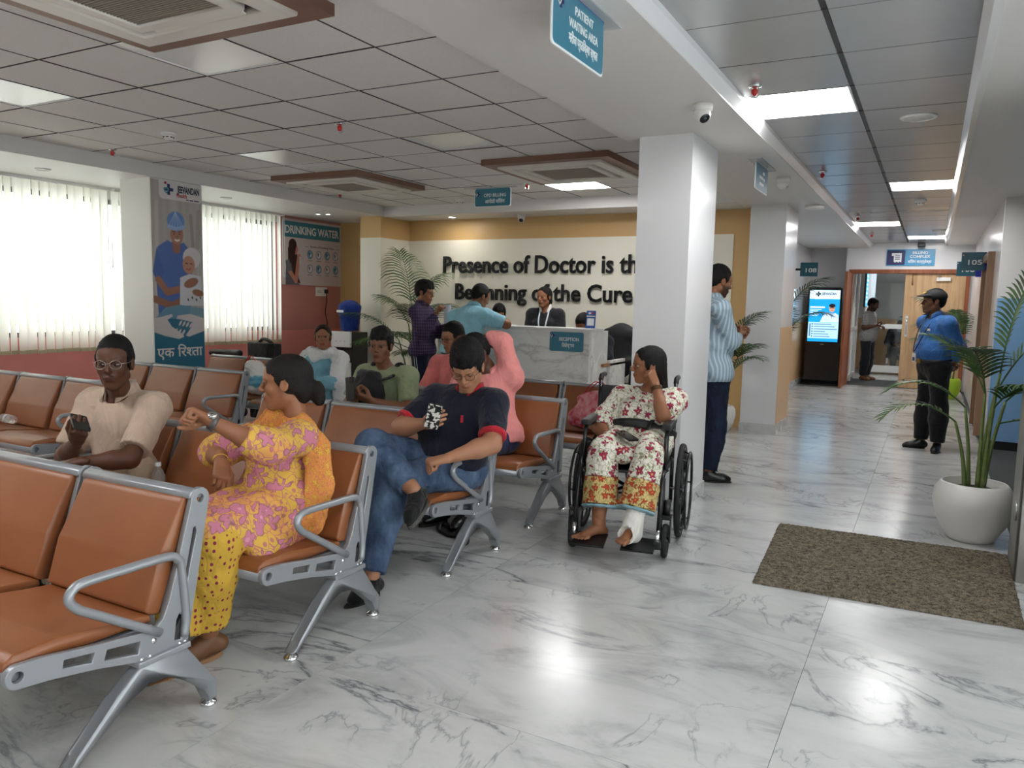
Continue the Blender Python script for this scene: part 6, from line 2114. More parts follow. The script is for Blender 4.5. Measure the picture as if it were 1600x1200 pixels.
    o = box('foot_plate', -.09, .09, -.075, .075, -.006, .006, M_WBLK, fp, bev=.003)
    o.data.transform(Matrix.Translation((xf - s_ * .10, -.60, .10)) @ Matrix.Rotation(R(12), 4, 'X'))
    box('heel_block', xf - .02, xf + .02, -.61, -.56, .085, .13, M_WBLK, fp, bev=.005)
    tube('calf_strap', [(xf, -.44, .34), (xf * .5, -.40, .33), (0, -.39, .33)], .02, M_VINYL, wc, 6, flat=.25)
tube('cross_brace', [(-.235, -.2, .44), (.235, -.2, .21)], .011, M_WBLK, wc, 8)
tube('cross_brace', [(.235, -.17, .44), (-.235, -.17, .21)], .011, M_WBLK, wc, 8)
box('seat_sling', -.225, .225, -.42, .04, .452, .468, M_VINYL, wc, bev=.006)
box('back_sling', -.225, .225, .072, .09, .52, .90, M_VINYL, wc, bev=.006)
wc.location = (WC[0], WC[1], 0)
wc.rotation_euler = (0, 0, WR)
prop(wc, 'black folding wheelchair beside the white column', 'wheelchair')

J = dict(head=(-1.515, 4.56, 1.045), neck=(-1.52, 4.635, .865), shR=(-1.685, 4.60, .825), shL=(-1.355, 4.63, .825), elR=(-1.775, 4.42, .655), wrR=(-1.625, 4.26, .61), elL=(-1.355, 4.40, .765), wrL=(-1.43, 4.46, .935),
         hipR=(-1.62, 4.50, .55), hipL=(-1.455, 4.52, .55), knR=(-1.61, 4.10, .555), knL=(-1.345, 4.12, .555), anR=(-1.575, 3.98, .175), anL=(-1.37, 3.965, .19), toeR=(-1.655, 3.855, .13), toeL=(-1.385, 3.84, .155))
p = Person('woman in white floral kurta with a plastered foot sitting in the wheelchair', J, BROWN2, (-.80, -.58, -.08), 'long', (18, 16, 16), fem=True, h=.0095, g=1.07, belly=1.12, hs=.97, up=(.22, 0, 1), feet=True,
           hands={'R': ('relaxed', (.75, -.45, -.3), (.1, -.1, -1)), 'L': ('fist', (-.35, -.1, .8), (-.75, .3, 0))}, seed=17, gaze=(.1, -.1), lid=.0012)
KURTA2 = floral('white_floral_print', (226, 222, 208), (158, 52, 78), (214, 156, 90), (122, 124, 72), 17., .34, .75)
kx = [Cone(p.J['hip' + q] + Z(.03), .105, p.J['kn' + q] + Z(.015), .085) for q in 'LR'] + [Cone(p.J['knR'] + V3(.12, .02, .0), .06, p.J['hipR'] + V3(.08, 0, 0), .09)]
p.cloth('kurta', {'pelvis': .028, 'belly': .024, 'chest': .016, 'shoulder': .016, 'trap': .012, 'uarmL': (.03, .97), 'uarmR': (.03, .97)}, KURTA2, extra=kx + [Cone(p.J['el' + q] - (p.J['el' + q] - p.J['sh' + q]) * .3, .068, p.J['el' + q] + (p.J['wr' + q] - p.J['el' + q]) * .13, .072, cap=True) for q in 'LR'], neck=(.066, .028), amp=.008, sc=30)
# skirt panels with the ochre border falling from the knees
BORDER = floral('ochre_border_print', (206, 184, 124), (176, 72, 44), (214, 130, 70), (120, 110, 56), 26., .42, .8)
sk_ = p.cloth('skirt', {}, KURTA2, extra=[Cone(p.J['kn' + q] + Z(.0), .088, p.J['kn' + q] + (p.J['an' + q] - p.J['kn' + q]) * .36, .098, cap=True) for q in 'LR'], amp=.009, sc=34, seed=3)
bd = p.cloth('skirt_border', {}, BORDER, extra=[Cone(p.J['kn' + q] + (p.J['an' + q] - p.J['kn' + q]) * .34, .099, p.J['kn' + q] + (p.J['an' + q] - p.J['kn' + q]) * .74, .106, cap=True, capa=True) for q in 'LR'], amp=.009, sc=34, seed=3)
p.cloth('skirt_hem', {}, fabric('pale_blue_hem', (128, 164, 176)), extra=[Cone(p.J['kn' + q] + (p.J['an' + q] - p.J['kn' + q]) * .73, .107, p.J['kn' + q] + (p.J['an' + q] - p.J['kn' + q]) * .78, .107, cap=True, capa=True) for q in 'LR'], amp=.009, sc=34, seed=3)
# plaster cast
a, t = p.J['anL'], p.J['toeL']
d = nrm(t - a)
V, F = solid([Cone(p.J['knL'] + (a - p.J['knL']) * .45, .06, a, .053), Cone(a, .053, a + V3(0, .02, -.05), .046), Cone(a + Z(-.03), .05, t - d * .045 + Z(-.005), .052, cap=True)], .008, .025, subs=[Cone(t - d * .06, .036, t + d * .05, .04)])
to_obj('plaster_cast', wrinkle(relax(V, F), F, .003, 60, 2), F, fabric('plaster_white', (226, 222, 214), .03, .9, 300), p.root)
tube('seat_belt', [Vector(p.waist + p.lat * .21 - p.fw * .03 - p.sp * .02), Vector(p.waist + p.lat * .16 + p.fw * .09 - p.sp * .01), Vector(p.waist + p.fw * .165 - p.sp * .0), Vector(p.waist - p.lat * .16 + p.fw * .09), Vector(p.waist - p.lat * .21 - p.fw * .03 - p.sp * .02)], .008, M_VINYL, wc, 8, curve=5, flat=3.4)
tube('bag_strap', [Vector(p.J['shL'] + p.fw * .085 - p.lat * .05 - p.sp * .08), Vector(p.waist + p.lat * .09 + p.fw * .17), Vector(p.waist + p.lat * .07 + p.fw * .175 - p.sp * .16)], .016, M_VINYL, wc, 6, flat=.3)
bg = empty('bangle', p.J['wrL'], label='dark bangles on the raised wrist of the woman in the wheelchair', cat='bangle')
wv = nrm(p.J['elL'] - p.J['wrL'])
for i in range(2):
    lathe('ring', [(.029, -.004), (.034, -.004), (.034, .004), (.029, .004)], mat('bronze', (96, 74, 44), .4, metal=.7), bg, 20, Vector(p.J['wrL'] + wv * (.02 + .013 * i)), aim(wv))
phone('black phone lying on the lap of the woman in the wheelchair', (-1.50, 4.185, .655), (.8, -.55, -.2), (0, 0, 1))

# ------------------------------------------------------------------ door mat
n = NT('coil_mat', .95, .1)
t1 = n.n('TexNoise', Vector=n.tc.outputs['Object'], Scale=140., Detail=3.)
t2 = n.n('TexNoise', Vector=n.tc.outputs['Object'], Scale=45., Detail=3.)
n.bump(t1.outputs[0], 1, .02)
n.color(n.ramp(n.math('MULTIPLY', n.math('ADD', t1.outputs[0], t2.outputs[0]), .5), (.36, (62, 57, 49)), (.5, (122, 113, 97)), (.64, (160, 149, 129))))
nx, ny = 150, 140
rs = np.random.RandomState(2)
gx, gy = np.meshgrid(np.linspace(0, 1, nx), np.linspace(0, 1, ny))
ca = [np.array(c) for c in ((-.718, 3.965), (.462, 4.015), (.482, 5.215), (-.785, 5.165))]
XY = (1 - gx)[..., None] * (1 - gy)[..., None] * ca[0] + gx[..., None] * (1 - gy)[..., None] * ca[1] + gx[..., None] * gy[..., None] * ca[2] + (1 - gx)[..., None] * gy[..., None] * ca[3]
edge = (gx == 0) | (gx == 1) | (gy == 0) | (gy == 1)
ZZ = np.where(edge, .002, .011 + rs.rand(ny, nx) * .006)
XY = XY + np.where(edge[..., None], rs.randn(ny, nx, 2) * .0025, 0)
i = (np.arange(ny - 1)[:, None] * nx + np.arange(nx - 1)[None]).ravel()
me = bpy.data.meshes.new('door_mat')
fast_mesh(me, np.concatenate([XY, ZZ[..., None]], -1).reshape(-1, 3), np.stack([i, i + 1, i + 1 + nx, i + nx], 1))
link('door_mat', me, n.m, None, False, label='large grey-brown coil door mat on the marble floor', cat='mat')

# ------------------------------------------------------------------ palms
n = NT('palm_leaf', .42, .4)
tx = n.n('TexNoise', Vector=n.tc.outputs['Object'], Scale=6., Detail=3.)
n.color(n.ramp(tx.outputs[0], (.3, (34, 58, 30)), (.55, (56, 88, 40)), (.75, (96, 118, 56))))
M_LEAF = n.m
M_STEM = mat('palm_stem', (96, 112, 58), .5, var=.25, vscale=20)
M_SOIL = mat('soil', (44, 36, 30), .95, bump=.6)
M_POT = mat('white_glazed_pot', (222, 220, 214), .3)


def frond(parent, base, az, el, L, droop, nl=26, ll=.30, seed=0, wid=.012, m=None, twist=0):
    rd = random.Random(seed)
    f = Vector((math.cos(az), math.sin(az), 0))
    P = [Vector(base)]
    n = 14
    a = el
    for i in range(n):
        a -= droop / n * (.4 + 1.2 * i / n)
        P.append(P[-1] + (f * math.cos(a) + Vector((0, 0, math.sin(a)))) * (L / n))
    bm = bmesh.new()
    add_tube(bm, P, [.006, .0045, .002], 5)
    side = Vector((-math.sin(az), math.cos(az), 0))
    for k in range(nl):
        t = .22 + .76 * k / (nl - 1)
        x = t * n
        i = min(int(x), n - 1)
        q = P[i].lerp(P[i + 1], x - i)
        T = (P[i + 1] - P[i]).normalized()
        N = side.cross(T).normalized() * (1 if True else 1)
        up = N if N.z > 0 else -N
        ln = ll * (.45 + .75 * math.sin(math.pi * min(1, (t - .1) * 1.02)) ** .8) * (1 - .45 * max(0, t - .6) / .4) * rd.uniform(.88, 1.1)
        for s_ in (-1, 1):
            d0 = (T * (.55 + .5 * t) + side * s_ * .8 + up * .28).normalized()
            w0 = wid * rd.uniform(.8, 1.15)
            pts = []
            p_ = q.copy()
            d_ = d0.copy()
            for j in range(5):
                pts.append((p_.copy(), d_.copy()))
                d_ = (d_ + Vector((0, 0, -.16 * (1 + j * .5) * (ln / .3)))).normalized()
                p_ = p_ + d_ * (ln / 4)
            ring = []
            for j, (pp, dd) in enumerate(pts):
                wv = up.cross(dd).normalized() * w0 * (.55, 1, .95, .6, .06)[j]
                ring.append((bm.verts.new(pp - wv), bm.verts.new(pp + wv)))
            for j in range(4):
                bm.faces.new((ring[j][0], ring[j][1], ring[j + 1][1], ring[j + 1][0]))
    return bm_obj('frond', bm, m or M_LEAF, parent, False)


def palm(label, loc, stems, fronds, pot=None, potm=None, grp='potted palms', seed=0):
    """stems: (dx,dy,height,lean x,lean y); fronds: (stem index, frac height, az deg, el deg, length, droop, leaflet len)"""
    t = empty('potted_palm', loc, label=label, cat='plant', group=grp)
    x, y_, z = loc
    if pot:
        r, h_ = pot
        lathe('pot', [(0, 0), (r * .56, 0), (r * .6, .012), (r * .88, h_ * .34), (r, h_ * .66), (r * .96, h_ * .86), (r * .84, h_ * .97), (r * .79, h_), (r * .75, h_ * .985), (r * .78, h_ * .9), (0, h_ * .86)], potm or M_POT, t, 40, loc)
        lathe('soil', [(0, h_ * .89), (r * .76, h_ * .885)], M_SOIL, t, 24, loc)
        z0 = z + h_ * .87
    else:
        z0 = z
    ends = []
    for i, (dx, dy, hh, lx, ly) in enumerate(stems):
        P = [Vector((x + dx, y_ + dy, z0)), Vector((x + dx + lx * .35, y_ + dy + ly * .35, z0 + hh * .5)), Vector((x + dx + lx, y_ + dy + ly, z0 + hh))]
        Q = cat_rom(P, 6)
        tube('stem', Q, [.014, .011, .008], M_STEM, t, 8)
        ends.append(Q)
    for k, (si, fr, az, el, L, dr, ll) in enumerate(fronds):
        Q = ends[si]
        q = Q[min(len(Q) - 1, int(fr * (len(Q) - 1)))]
        frond(t, q, R(az), R(el), L, R(dr), seed=seed * 50 + k, ll=ll, nl=15 if L < .6 else 20, wid=.0095)
    return t


palm('areca palm in a round white pot beside the entrance post at right', (.30, 5.50, 0), [(-.03, .02, .50, -.05, .02), (.04, -.03, .62, .03, -.02), (.02, .05, .72, .07, .03), (.05, .04, .55, .08, .04), (-.05, -.03, .42, -.08, -.04), (.015, -.015, .60, .0, .0)],
     [(2, 1, 20, 86, .72, 25, .17), (1, 1, 5, 70, .72, 60, .22), (0, 1, 190, 48, .52, 95, .17), (3, 1, -5, 52, .55, 70, .22), (4, 1, 205, 40, .50, 95, .15), (5, 1, 250, 66, .5, 70, .2), (5, 1, 160, 68, .52, 60, .2), (3, .8, 330, 22, .38, 40, .2), (1, .9, 300, 48, .42, 60, .2)], pot=(.225, .36), seed=1)
palm('tall areca palm standing left of the reception counter', (-5.98, 8.32, 0), [(0, 0, .9, -.02, 0), (.06, .03, .7, .1, -.02), (-.06, -.03, .6, -.12, -.05), (.02, -.06, .5, .1, -.1), (-.03, .05, .8, -.1, .02)],
     [(0, 1, 150, 80, 1.0, 40, .36), (0, 1, 60, 75, .8, 60, .34), (2, 1, 205, 50, .9, 70, .26), (1, 1, -25, 62, .8, 80, .3), (3, 1, 270, 50, .7, 85, .3), (4, 1, 200, 66, .6, 60, .28), (1, .8, -50, 50, .7, 80, .3), (2, .8, 245, 40, .7, 70, .3), (0, .8, 300, 60, .8, 70, .34), (3, .7, 330, 40, .6, 60, .28), (4, .6, 230, 30, .6, 60, .26), (1, .5, 280, 35, .6, 60, .28)], pot=(.2, .32), seed=2)
palm('potted palm half hidden behind the man in striped shirt', (-2.03, 8.72, 0), [(0, 0, .6, .03, 0), (.04, -.03, .5, .1, -.03), (-.03, .02, .7, -.05, .02)],
     [(0, 1, -20, 72, .7, 60, .24), (1, 1, -45, 60, .55, 80, .22), (2, 1, 200, 75, .8, 60, .28), (0, .8, 290, 60, .6, 80, .26), (1, .8, 335, 65, .5, 90, .22), (2, .8, 250, 55, .6, 70, .26)], pot=(.17, .30), seed=3)
palm('palm behind the corner column whose leaves hide room sign 108', (-1.84, 10.9, 0), [(0, 0, .9, .05, 0), (.03, 0, .8, .1, .0)], [(0, 1, -20, 72, .95, 65, .28), (1, 1, 20, 60, .7, 90, .26), (0, .9, 75, 74, .5, 50, .2), (1, .9, 270, 65, .6, 60, .26)], pot=(.17, .3), seed=4)
palm('palm in a lime green planter near the billing room door behind the guard', (.32, 14.3, 0), [(0, 0, .7, 0, 0), (.04, 0, .6, .05, .0), (-.04, 0, .55, -.05, 0)], [(0, 1, 190, 72, .9, 60, .34), (1, 1, 110, 80, .6, 40, .2), (2, 1, 230, 60, .8, 80, .32), (0, .8, 270, 70, .9, 60, .34), (1, .7, 262, 60, .6, 70, .26), (2, .8, 170, 50, .6, 60, .3)], pot=(.17, .33), potm=mat('lime_pot', (166, 198, 46), .4), seed=5)

# ------------------------------------------------------------------ banner on the window column
pw, ph, zb = .59, 2.17, .34
B = Print(pw, ph, 110, 400, (176, 168, 162))
B.noise(.10, 60, 3)
g = lambda z_: z_ - zb
B.seg([(.06, g(2.3)), (.03, g(1.2))], .02, (196, 190, 186), .6)
B.seg([(.45, g(2.2)), (.47, g(1.9)), (.43, g(1.8))], .02, (120, 110, 106), .5)
B.seg([(.55, g(2.25)), (.53, g(1.9))], .03, (140, 130, 126), .5)
# nurse in blue scrubs
B.poly([(.06, g(1.87)), (.17, g(1.94)), (.28, g(1.90)), (.36, g(1.93)), (.43, g(1.86)), (.46, g(1.5)), (.4, g(1.1)), (.06, g(1.1)), (.04, g(1.5))], (74, 104, 170))
B.poly([(.05, g(1.87)), (.0, g(1.62)), (.06, g(1.50)), (.13, g(1.62))], (66, 96, 160))
B.seg([(.06, g(1.55)), (.16, g(1.43)), (.33, g(1.47)), (.47, g(1.42))], .035, (158, 108, 84))
B.seg([(.02, g(1.36)), (.2, g(1.30)), (.42, g(1.38))], .035, (150, 100, 78))
B.seg([(.27, g(1.95)), (.275, g(1.86))], .045, (150, 100, 78))
B.ell(.282, g(2.0), .075, .098, (166, 116, 92))
B.ell(.275, g(2.13), .1, .095, (98, 136, 196))
B.seg([(.19, g(2.075)), (.275, g(2.055)), (.365, g(2.08))], .018, (140, 170, 214))
for k in range(6): B.seg([(.27, g(2.22)), (.19 + k * .035, g(2.07))], .003, (178, 200, 228), .7)
B.ell(.25, g(2.005), .012, .006, (40, 26, 22)); B.ell(.315, g(2.005), .012, .006, (40, 26, 22))
B.seg([(.235, g(2.026)), (.265, g(2.03))], .004, (40, 26, 22)); B.seg([(.3, g(2.03)), (.33, g(2.026))], .004, (40, 26, 22))
B.seg([(.262, g(1.948)), (.285, g(1.94)), (.308, g(1.95))], .008, (232, 224, 220)); B.seg([(.285, g(1.995)), (.292, g(1.97))], .006, (140, 92, 74))
# child with a white knitted cap
B.poly([(.31, g(1.58)), (.42, g(1.62)), (.56, g(1.6)), (.58, g(1.3)), (.3, g(1.3))], (206, 206, 212))
B.ell(.455, g(1.78), .108, .105, (206, 200, 204))
B.ell(.415, g(1.71), .073, .09, (184, 134, 110))
B.seg([(.38, g(1.725)), (.4, g(1.72))], .005, (40, 26, 22)); B.seg([(.435, g(1.725)), (.455, g(1.72))], .005, (40, 26, 22))
B.seg([(.39, g(1.67)), (.415, g(1.66)), (.435, g(1.672))], .007, (170, 80, 76))
B.ell(.44, g(1.53), .09, .045, (150, 100, 78), 20); B.ell(.52, g(1.43), .07, .035, (150, 100, 78), -10)
for k in range(4): B.ell(.4 + .05 * k, g(1.36 + .02 * (k % 2)), .008, .016, (30, 30, 36), 20)
# teal field, joined hands
B.poly([(.0, g(1.16)), (.13, g(1.28)), (.3, g(1.31)), (.59, g(1.27)), (.59, g(.3)), (.0, g(.3))], (104, 150, 166), .85)
B.rect(0, .59, 0, g(1.06), (44, 108, 134))
B.rect(.0, .59, g(1.06), g(1.17), (44, 108, 134), 0, .9)
hand_c = (206, 198, 196)
B.poly([(0, g(1.175)), (.09, g(1.19)), (.2, g(1.215)), (.215, g(1.195)), (.15, g(1.16)), (.2, g(1.09)), (.33, g(1.01)), (.34, g(.985)), (.28, g(.965)), (.12, g(1.0)), (0, g(1.04))], hand_c)
B.poly([(.59, g(1.17)), (.42, g(1.215)), (.27, g(1.2)), (.255, g(1.17)), (.36, g(1.15)), (.45, g(1.13)), (.43, g(1.08)), (.36, g(1.0)), (.4, g(.985)), (.59, g(1.04))], hand_c)
for k in range(4):
    B.ell(.20 + .045 * k, g(1.055 - .008 * k), .012, .03, hand_c, -35); B.ell(.30 + .042 * k, g(1.125 - .008 * k), .012, .03, hand_c, -35)
B.rect(.09, .60, g(2.335), g(2.54), (214, 210, 210), .05)
banner = empty('banner', (-6.65, 5.255, zb), label='tall printed banner of a nurse and child on the window column', cat='poster')
Mb = frame_m((-6.655, 4.962, zb), (0, 1, 0), (0, 0, 1))
plate('board', [[(0, 0), (pw - .002, 0), (pw - .002, ph), (0, ph)]], .006, M_WHITEP, banner, frame_m((-6.657, 4.962, zb), (0, 1, 0), (0, 0, 1)))
B.build('print', Mb @ Matrix.Translation((0, 0, .0035)), PRINT, banner)
T = lambda x, y_: Mb @ Matrix.Translation((x, y_, .005))
logo(T(.20, g(2.43)), .105, banner, M_NAVY, mat('logo_teal', (70, 150, 160), .4))
M_NAVYT = mat('navy_text', (30, 32, 62), .5)
text('lettering', 'JEEVANDAN', .09, M_NAVYT, banner, T(.432, g(2.413)), off=.003, w=.262)
text('lettering', 'Health', .055, mat('red_text', (180, 36, 50), .5), banner, T(.35, g(2.368)), off=.001, w=.12)
plate('tagline', [rrect(x_, x_ + w_, g(2.347), g(2.357), .002) for x_, w_ in ((.40, .03), (.44, .045), (.495, .06))], .001, M_NAVYT, banner, Mb @ Matrix.Translation((0, 0, .005)))
lathe('emblem_dot', [(0, .001), (.014, .001), (.014, 0)], mat('emblem_red', (170, 40, 46), .5), banner, 16, T(.165, g(2.49)).translation, aim((1, 0, 0)))
M_HW = mat('warm_white_text', (222, 216, 212), .5)


def half_glyph(ch, size, keep):
    me = text_mesh(ch, size, .0008, .0022, 'LEFT')
    xs_ = [v.co.x for v in me.vertices]
    bm = bmesh.new(); bm.from_mesh(me)
    bmesh.ops.bisect_plane(bm, geom=bm.verts[:] + bm.edges[:] + bm.faces[:], plane_co=(min(xs_) + (max(xs_) - min(xs_)) * keep, 0, 0), plane_no=(1, 0, 0), clear_outer=True)
    bm.to_mesh(me); bm.free()
    return me


xp = 0
hs_ = .135
toks = [('एक', 0), (' ', 0), ('िर', 0), ('श', .72), ('ता', 0)]
pieces = []
for tk, kp in toks:
    if tk == ' ':
        xp += .04; continue
    me = half_glyph(tk, hs_, kp) if kp else text_mesh(tk, hs_, .0008, .0022, 'LEFT')
    xs_ = [v.co.x for v in me.vertices]
    me.transform(Matrix.Translation((xp - min(xs_), 0, 0)))
    xp += max(xs_) - min(xs_) - .004
    pieces.append(me)
for me in pieces:
    me.transform(T(.025, g(.79)) @ Matrix.Diagonal((.53 / xp, 1, 1, 1)))
    link('lettering', me, M_HW, banner)

# ------------------------------------------------------------------ drinking water board
dw, dh = 1.19, .905
B = Print(dw, dh, 240, 184, (206, 192, 192))
B.rect(.02, 1.165, .655, .872, (62, 124, 140))
B.poly([(.07, .30), (.12, .36), (.22, .33), (.30, .02), (.34, .0), (.05, .0), (.05, .15)], (96, 98, 106))
B.poly([(.10, .5), (.16, .63), (.24, .6), (.27, .5), (.3, .1), (.34, .02), (.22, .05), (.16, .3), (.1, .28)], (52, 28, 26))
B.ell(.245, .495, .045, .075, (196, 128, 112)); B.ell(.19, .56, .075, .075, (56, 30, 28))
B.seg([(.235, .56), (.2, .4), (.24, .2)], .028, (48, 26, 26))
B.seg([(.12, .20), (.25, .05), (.29, .3), (.31, .40)], .032, (198, 134, 112))
B.poly([(.05, .33), (.12, .35), (.17, .2), (.07, .17)], (112, 114, 120))
B.ell(.325, .38, .035, .045, (200, 138, 116)); B.rect(.318, .352, .29, .40, (206, 212, 216), .008, .9)
for r_ in range(2):
    for c_ in range(4):
        x, y_ = .53 + c_ * .179, (.437 if r_ == 0 else .235)
        B.ell(x, y_, .056, .062, (84, 104, 116)); B.ell(x, y_, .047, .052, (196, 206, 212) if (r_ + c_) % 2 else (120, 160, 182))
        B.ell(x - .01, y_ + .008, .018, .028, (60, 96, 124) if (r_ + c_) % 2 == 0 else (150, 110, 100), 20)
        B.ell(x + .018, y_ - .01, .012, .02, (228, 224, 224), -20)
        B.rect(x - .05, x + .05, y_ - .092, y_ - .082, (104, 92, 94), 0, .7)
B.seg([(.44, .545), (.5, .545)], .002, (90, 80, 82)); B.seg([(1.09, .545), (1.15, .545)], .002, (90, 80, 82))
board = empty('information_board', (-7.88, 8.5, 1.58), label='printed drinking water board on the dusky pink wall', cat='sign')
Mb = frame_m((-7.885, 7.905, 1.58), (0, 1, 0), (0, 0, 1))
plate('board', [[(0, 0), (dw, 0), (dw, dh), (0, dh)]], .012, mat('board_edge', (214, 206, 204), .4), board, frame_m((-7.891, 7.905, 1.58), (0, 1, 0), (0, 0, 1)))
B.build('print', Mb @ Matrix.Translation((0, 0, .002)), PRINT, board)
T = lambda x, y_: Mb @ Matrix.Translation((x, y_, .0035))
text('lettering', 'DRINKING WATER', .15, mat('board_white', (226, 222, 220), .5), board, T(.588, .71), off=.004, w=1.09)
text('lettering', 'Benefits Of Drinking Water', .042, mat('board_grey', (96, 84, 86), .5), board, T(.79, .535), w=.5)
# socket and cord
so = empty('wall_socket', (-7.89, 8.69, 1.49), label='white wall socket with a black plug below the board', cat='socket')
box('plate', -7.9, -7.885, 8.56, 8.79, 1.43, 1.56, M_WHITEP, so, bev=.004)
box('switch', -7.886, -7.88, 8.59, 8.62, 1.475, 1.52, mat('switch_grey', (206, 200, 196), .4), so)
bm = bmesh.new()
add_lathe(bm, [(0, 0), (.006, 0), (.006, .002), (0, .002)], 8, (-7.885, 8.65, 1.51), aim((1, 0, 0)))
add_lathe(bm, [(0, 0), (.006, 0), (.006, .002), (0, .002)], 8, (-7.885, 8.665, 1.485), aim((1, 0, 0)))
add_lathe(bm, [(0, 0), (.006, 0), (.006, .002), (0, .002)], 8, (-7.885, 8.635, 1.485), aim((1, 0, 0)))
bm_obj('holes', bm, M_BLACK, so)
box('plug', -7.885, -7.84, 8.725, 8.775, 1.47, 1.53, M_BLACK, so, bev=.012, seg=3)
tube('cord', [(-7.86, 8.75, 1.47), (-7.86, 8.755, 1.35), (-7.875, 8.74, 1.2), (-7.87, 8.775, 1.05), (-7.87, 8.76, .9), (-7.87, 8.74, .45), (-7.6, 8.55, .3)], .007, mat('cord_brown', (58, 40, 38), .5), so, 6, curve=5)

# ------------------------------------------------------------------ water dispenser
dx0, dx1, dy0, dy1 = -7.05, -6.70, 7.93, 8.27
wd = empty('water_dispenser', ((dx0 + dx1) / 2, (dy0 + dy1) / 2, 0), label='white and black water dispenser beside the cream pilaster', cat='water dispenser')
box('cabinet', dx0, dx1, dy0 + .02, dy1, .02, .96, mat('dispenser_black', (34, 32, 32), .35), wd, bev=.01)
box('door', dx0 + .015, dx1 - .015, dy0, dy0 + .022, .06, .56, mat('dispenser_white', (222, 220, 222), .3), wd, bev=.006)
tp_ = box('control_panel', dx0 + .01, dx1 - .01, dy0 - .012, dy0 + .03, .76, .97, mat('dispenser_white', (222, 220, 222), .3), wd, bev=.012)
bm = bmesh.new()
for i in range(3):
    add_lathe(bm, [(0, 0), (.012, 0), (.012, .003), (0, .003)], 12, ((dx0 + dx1) / 2 + (i - 1) * .07, dy0 - .012, .84), aim((0, -1, 0)))
bm_obj('indicator', bm, mat('indicator_grey', (190, 190, 196), .3), tp_)
for i in range(3):
    prism('tap', [((dx0 + dx1) / 2 + (i - 1) * .09 - .02, .76), ((dx0 + dx1) / 2 + (i - 1) * .09 + .02, .76), ((dx0 + dx1) / 2 + (i - 1) * .09 + .01, .72), ((dx0 + dx1) / 2 + (i - 1) * .09 - .01, .72)], 'y', dy0 - .005, dy0 + .03, M_BLACK, wd)
box('drip_tray', dx0 + .03, dx1 - .03, dy0 - .03, dy0 + .03, .565, .585, M_BLACK, wd, bev=.004)
wb = empty('water_bottle_cover', (-6.87, 8.1, .97), label='blue fabric covered water bottle on top of the dispenser', cat='bottle')
V, F = solid([Cone((-6.87, 8.1, 1.0), .125, (-6.87, 8.1, 1.24), .15), Ell((-6.87, 8.1, 1.3), (.145, .145, .06))], .012, .04, cuts=[((0, 0, .972), (0, 0, -1))])
to_obj('cover', wrinkle(relax(V, F), F, .012, 40, 3, (1, 1, .2)), F, fabric('royal_blue_cloth', (34, 60, 140)), wb)
plate('white_label', [rrect(x_, x_ + .022, -.016, .016, .003) for x_ in (-.065, -.038, -.011, .016, .043)], .002, M_LET, wb, frame_m((-6.895, 7.935, 1.235), (1, -.12, 0), (0, 0, 1)))

# ------------------------------------------------------------------ display kiosk
kx0, kx1, ky = -2.04, -1.46, 15.2
kk = empty('display_kiosk', (-1.75, 15.3, 0), label='black floor-standing display kiosk with blue advert screen beside the door', cat='kiosk')
M_KBLK = mat('kiosk_black', (14, 14, 17), .2)
plate('body', [rrect(kx0, kx1, .06, 1.79, .035)], .07, M_KBLK, kk, frame_m((0, ky + .04, 0), (1, 0, 0), (0, 0, 1)))
prism('base', [(ky - .12, 0), (ky + .22, 0), (ky + .22, .03), (ky + .08, .09), (ky, .09), (ky - .12, .03)], 'x', kx0 - .03, kx1 + .03, M_KBLK, kk)
sw, sh_ = .52, .94
B = Print(sw, sh_, 130, 236, (20, 150, 214))
B.rect(0, sw, sh_ - .16, sh_, (196, 226, 240), 0)
B.poly([(0, sh_ - .13), (.1, sh_ - .165), (sw, sh_ - .15), (sw, sh_), (0, sh_)], (206, 232, 244))
B.poly([(.2, .36), (.25, .48), (.33, .53), (.37, .50), (.41, .50), (.45, .53), (.51, .49), (.52, .36)], (196, 214, 232))
B.poly([(.36, .53), (.395, .42), (.43, .53)], (120, 160, 206))
B.ell(.395, .61, .05, .068, (196, 146, 122)); B.ell(.395, .66, .055, .035, (30, 26, 28))
B.seg([(.355, .618), (.435, .618)], .006, (40, 34, 36)); B.seg([(.38, .575), (.41, .575)], .005, (150, 90, 80))
B.seg([(.26, .42), (.36, .39), (.3, .38)], .014, (180, 200, 224))
B.rect(0, sw, .06, .355, (170, 214, 236), 0)
for i in range(6):
    B.rect(.06, .085, .31 - i * .045, .33 - i * .045, (30, 60, 110)); B.rect(.1, .1 + (.3, .36, .4, .2, .26, .28)[i], .312 - i * .045, .328 - i * .045, (50, 80, 120), .004, .8)
B.rect(.02, .045, .09, .33, (40, 60, 100), 0, .8)
for i in range(5): B.rect(.02, .02 + (.2, .14, .12, .15, .13)[i], .58 - i * .028, .592 - i * .028, (220, 240, 248), 0, .85)
B.rect(.02, .27, .615, .64, (236, 246, 250))
sc = B.build('screen', frame_m((-1.75 - sw / 2, ky + .0035, .80), (1, 0, 0), (0, 0, 1)), SCREEN, kk)
Mk = frame_m((-1.75 - sw / 2, ky + .001, .80), (1, 0, 0), (0, 0, 1))
logo(Mk @ Matrix.Translation((.15, .87, 0)), .09, kk, mat('kiosk_navy', (30, 50, 110), .5))
text('lettering', 'JEEVANDAN', .07, mat('kiosk_navy', (30, 50, 110), .5), kk, Mk @ Matrix.Translation((.335, .85, 0)), w=.25, off=.002)
box('maker_badge', -1.78, -1.72, ky + .002, ky + .006, .745, .757, M_GREYP, kk)

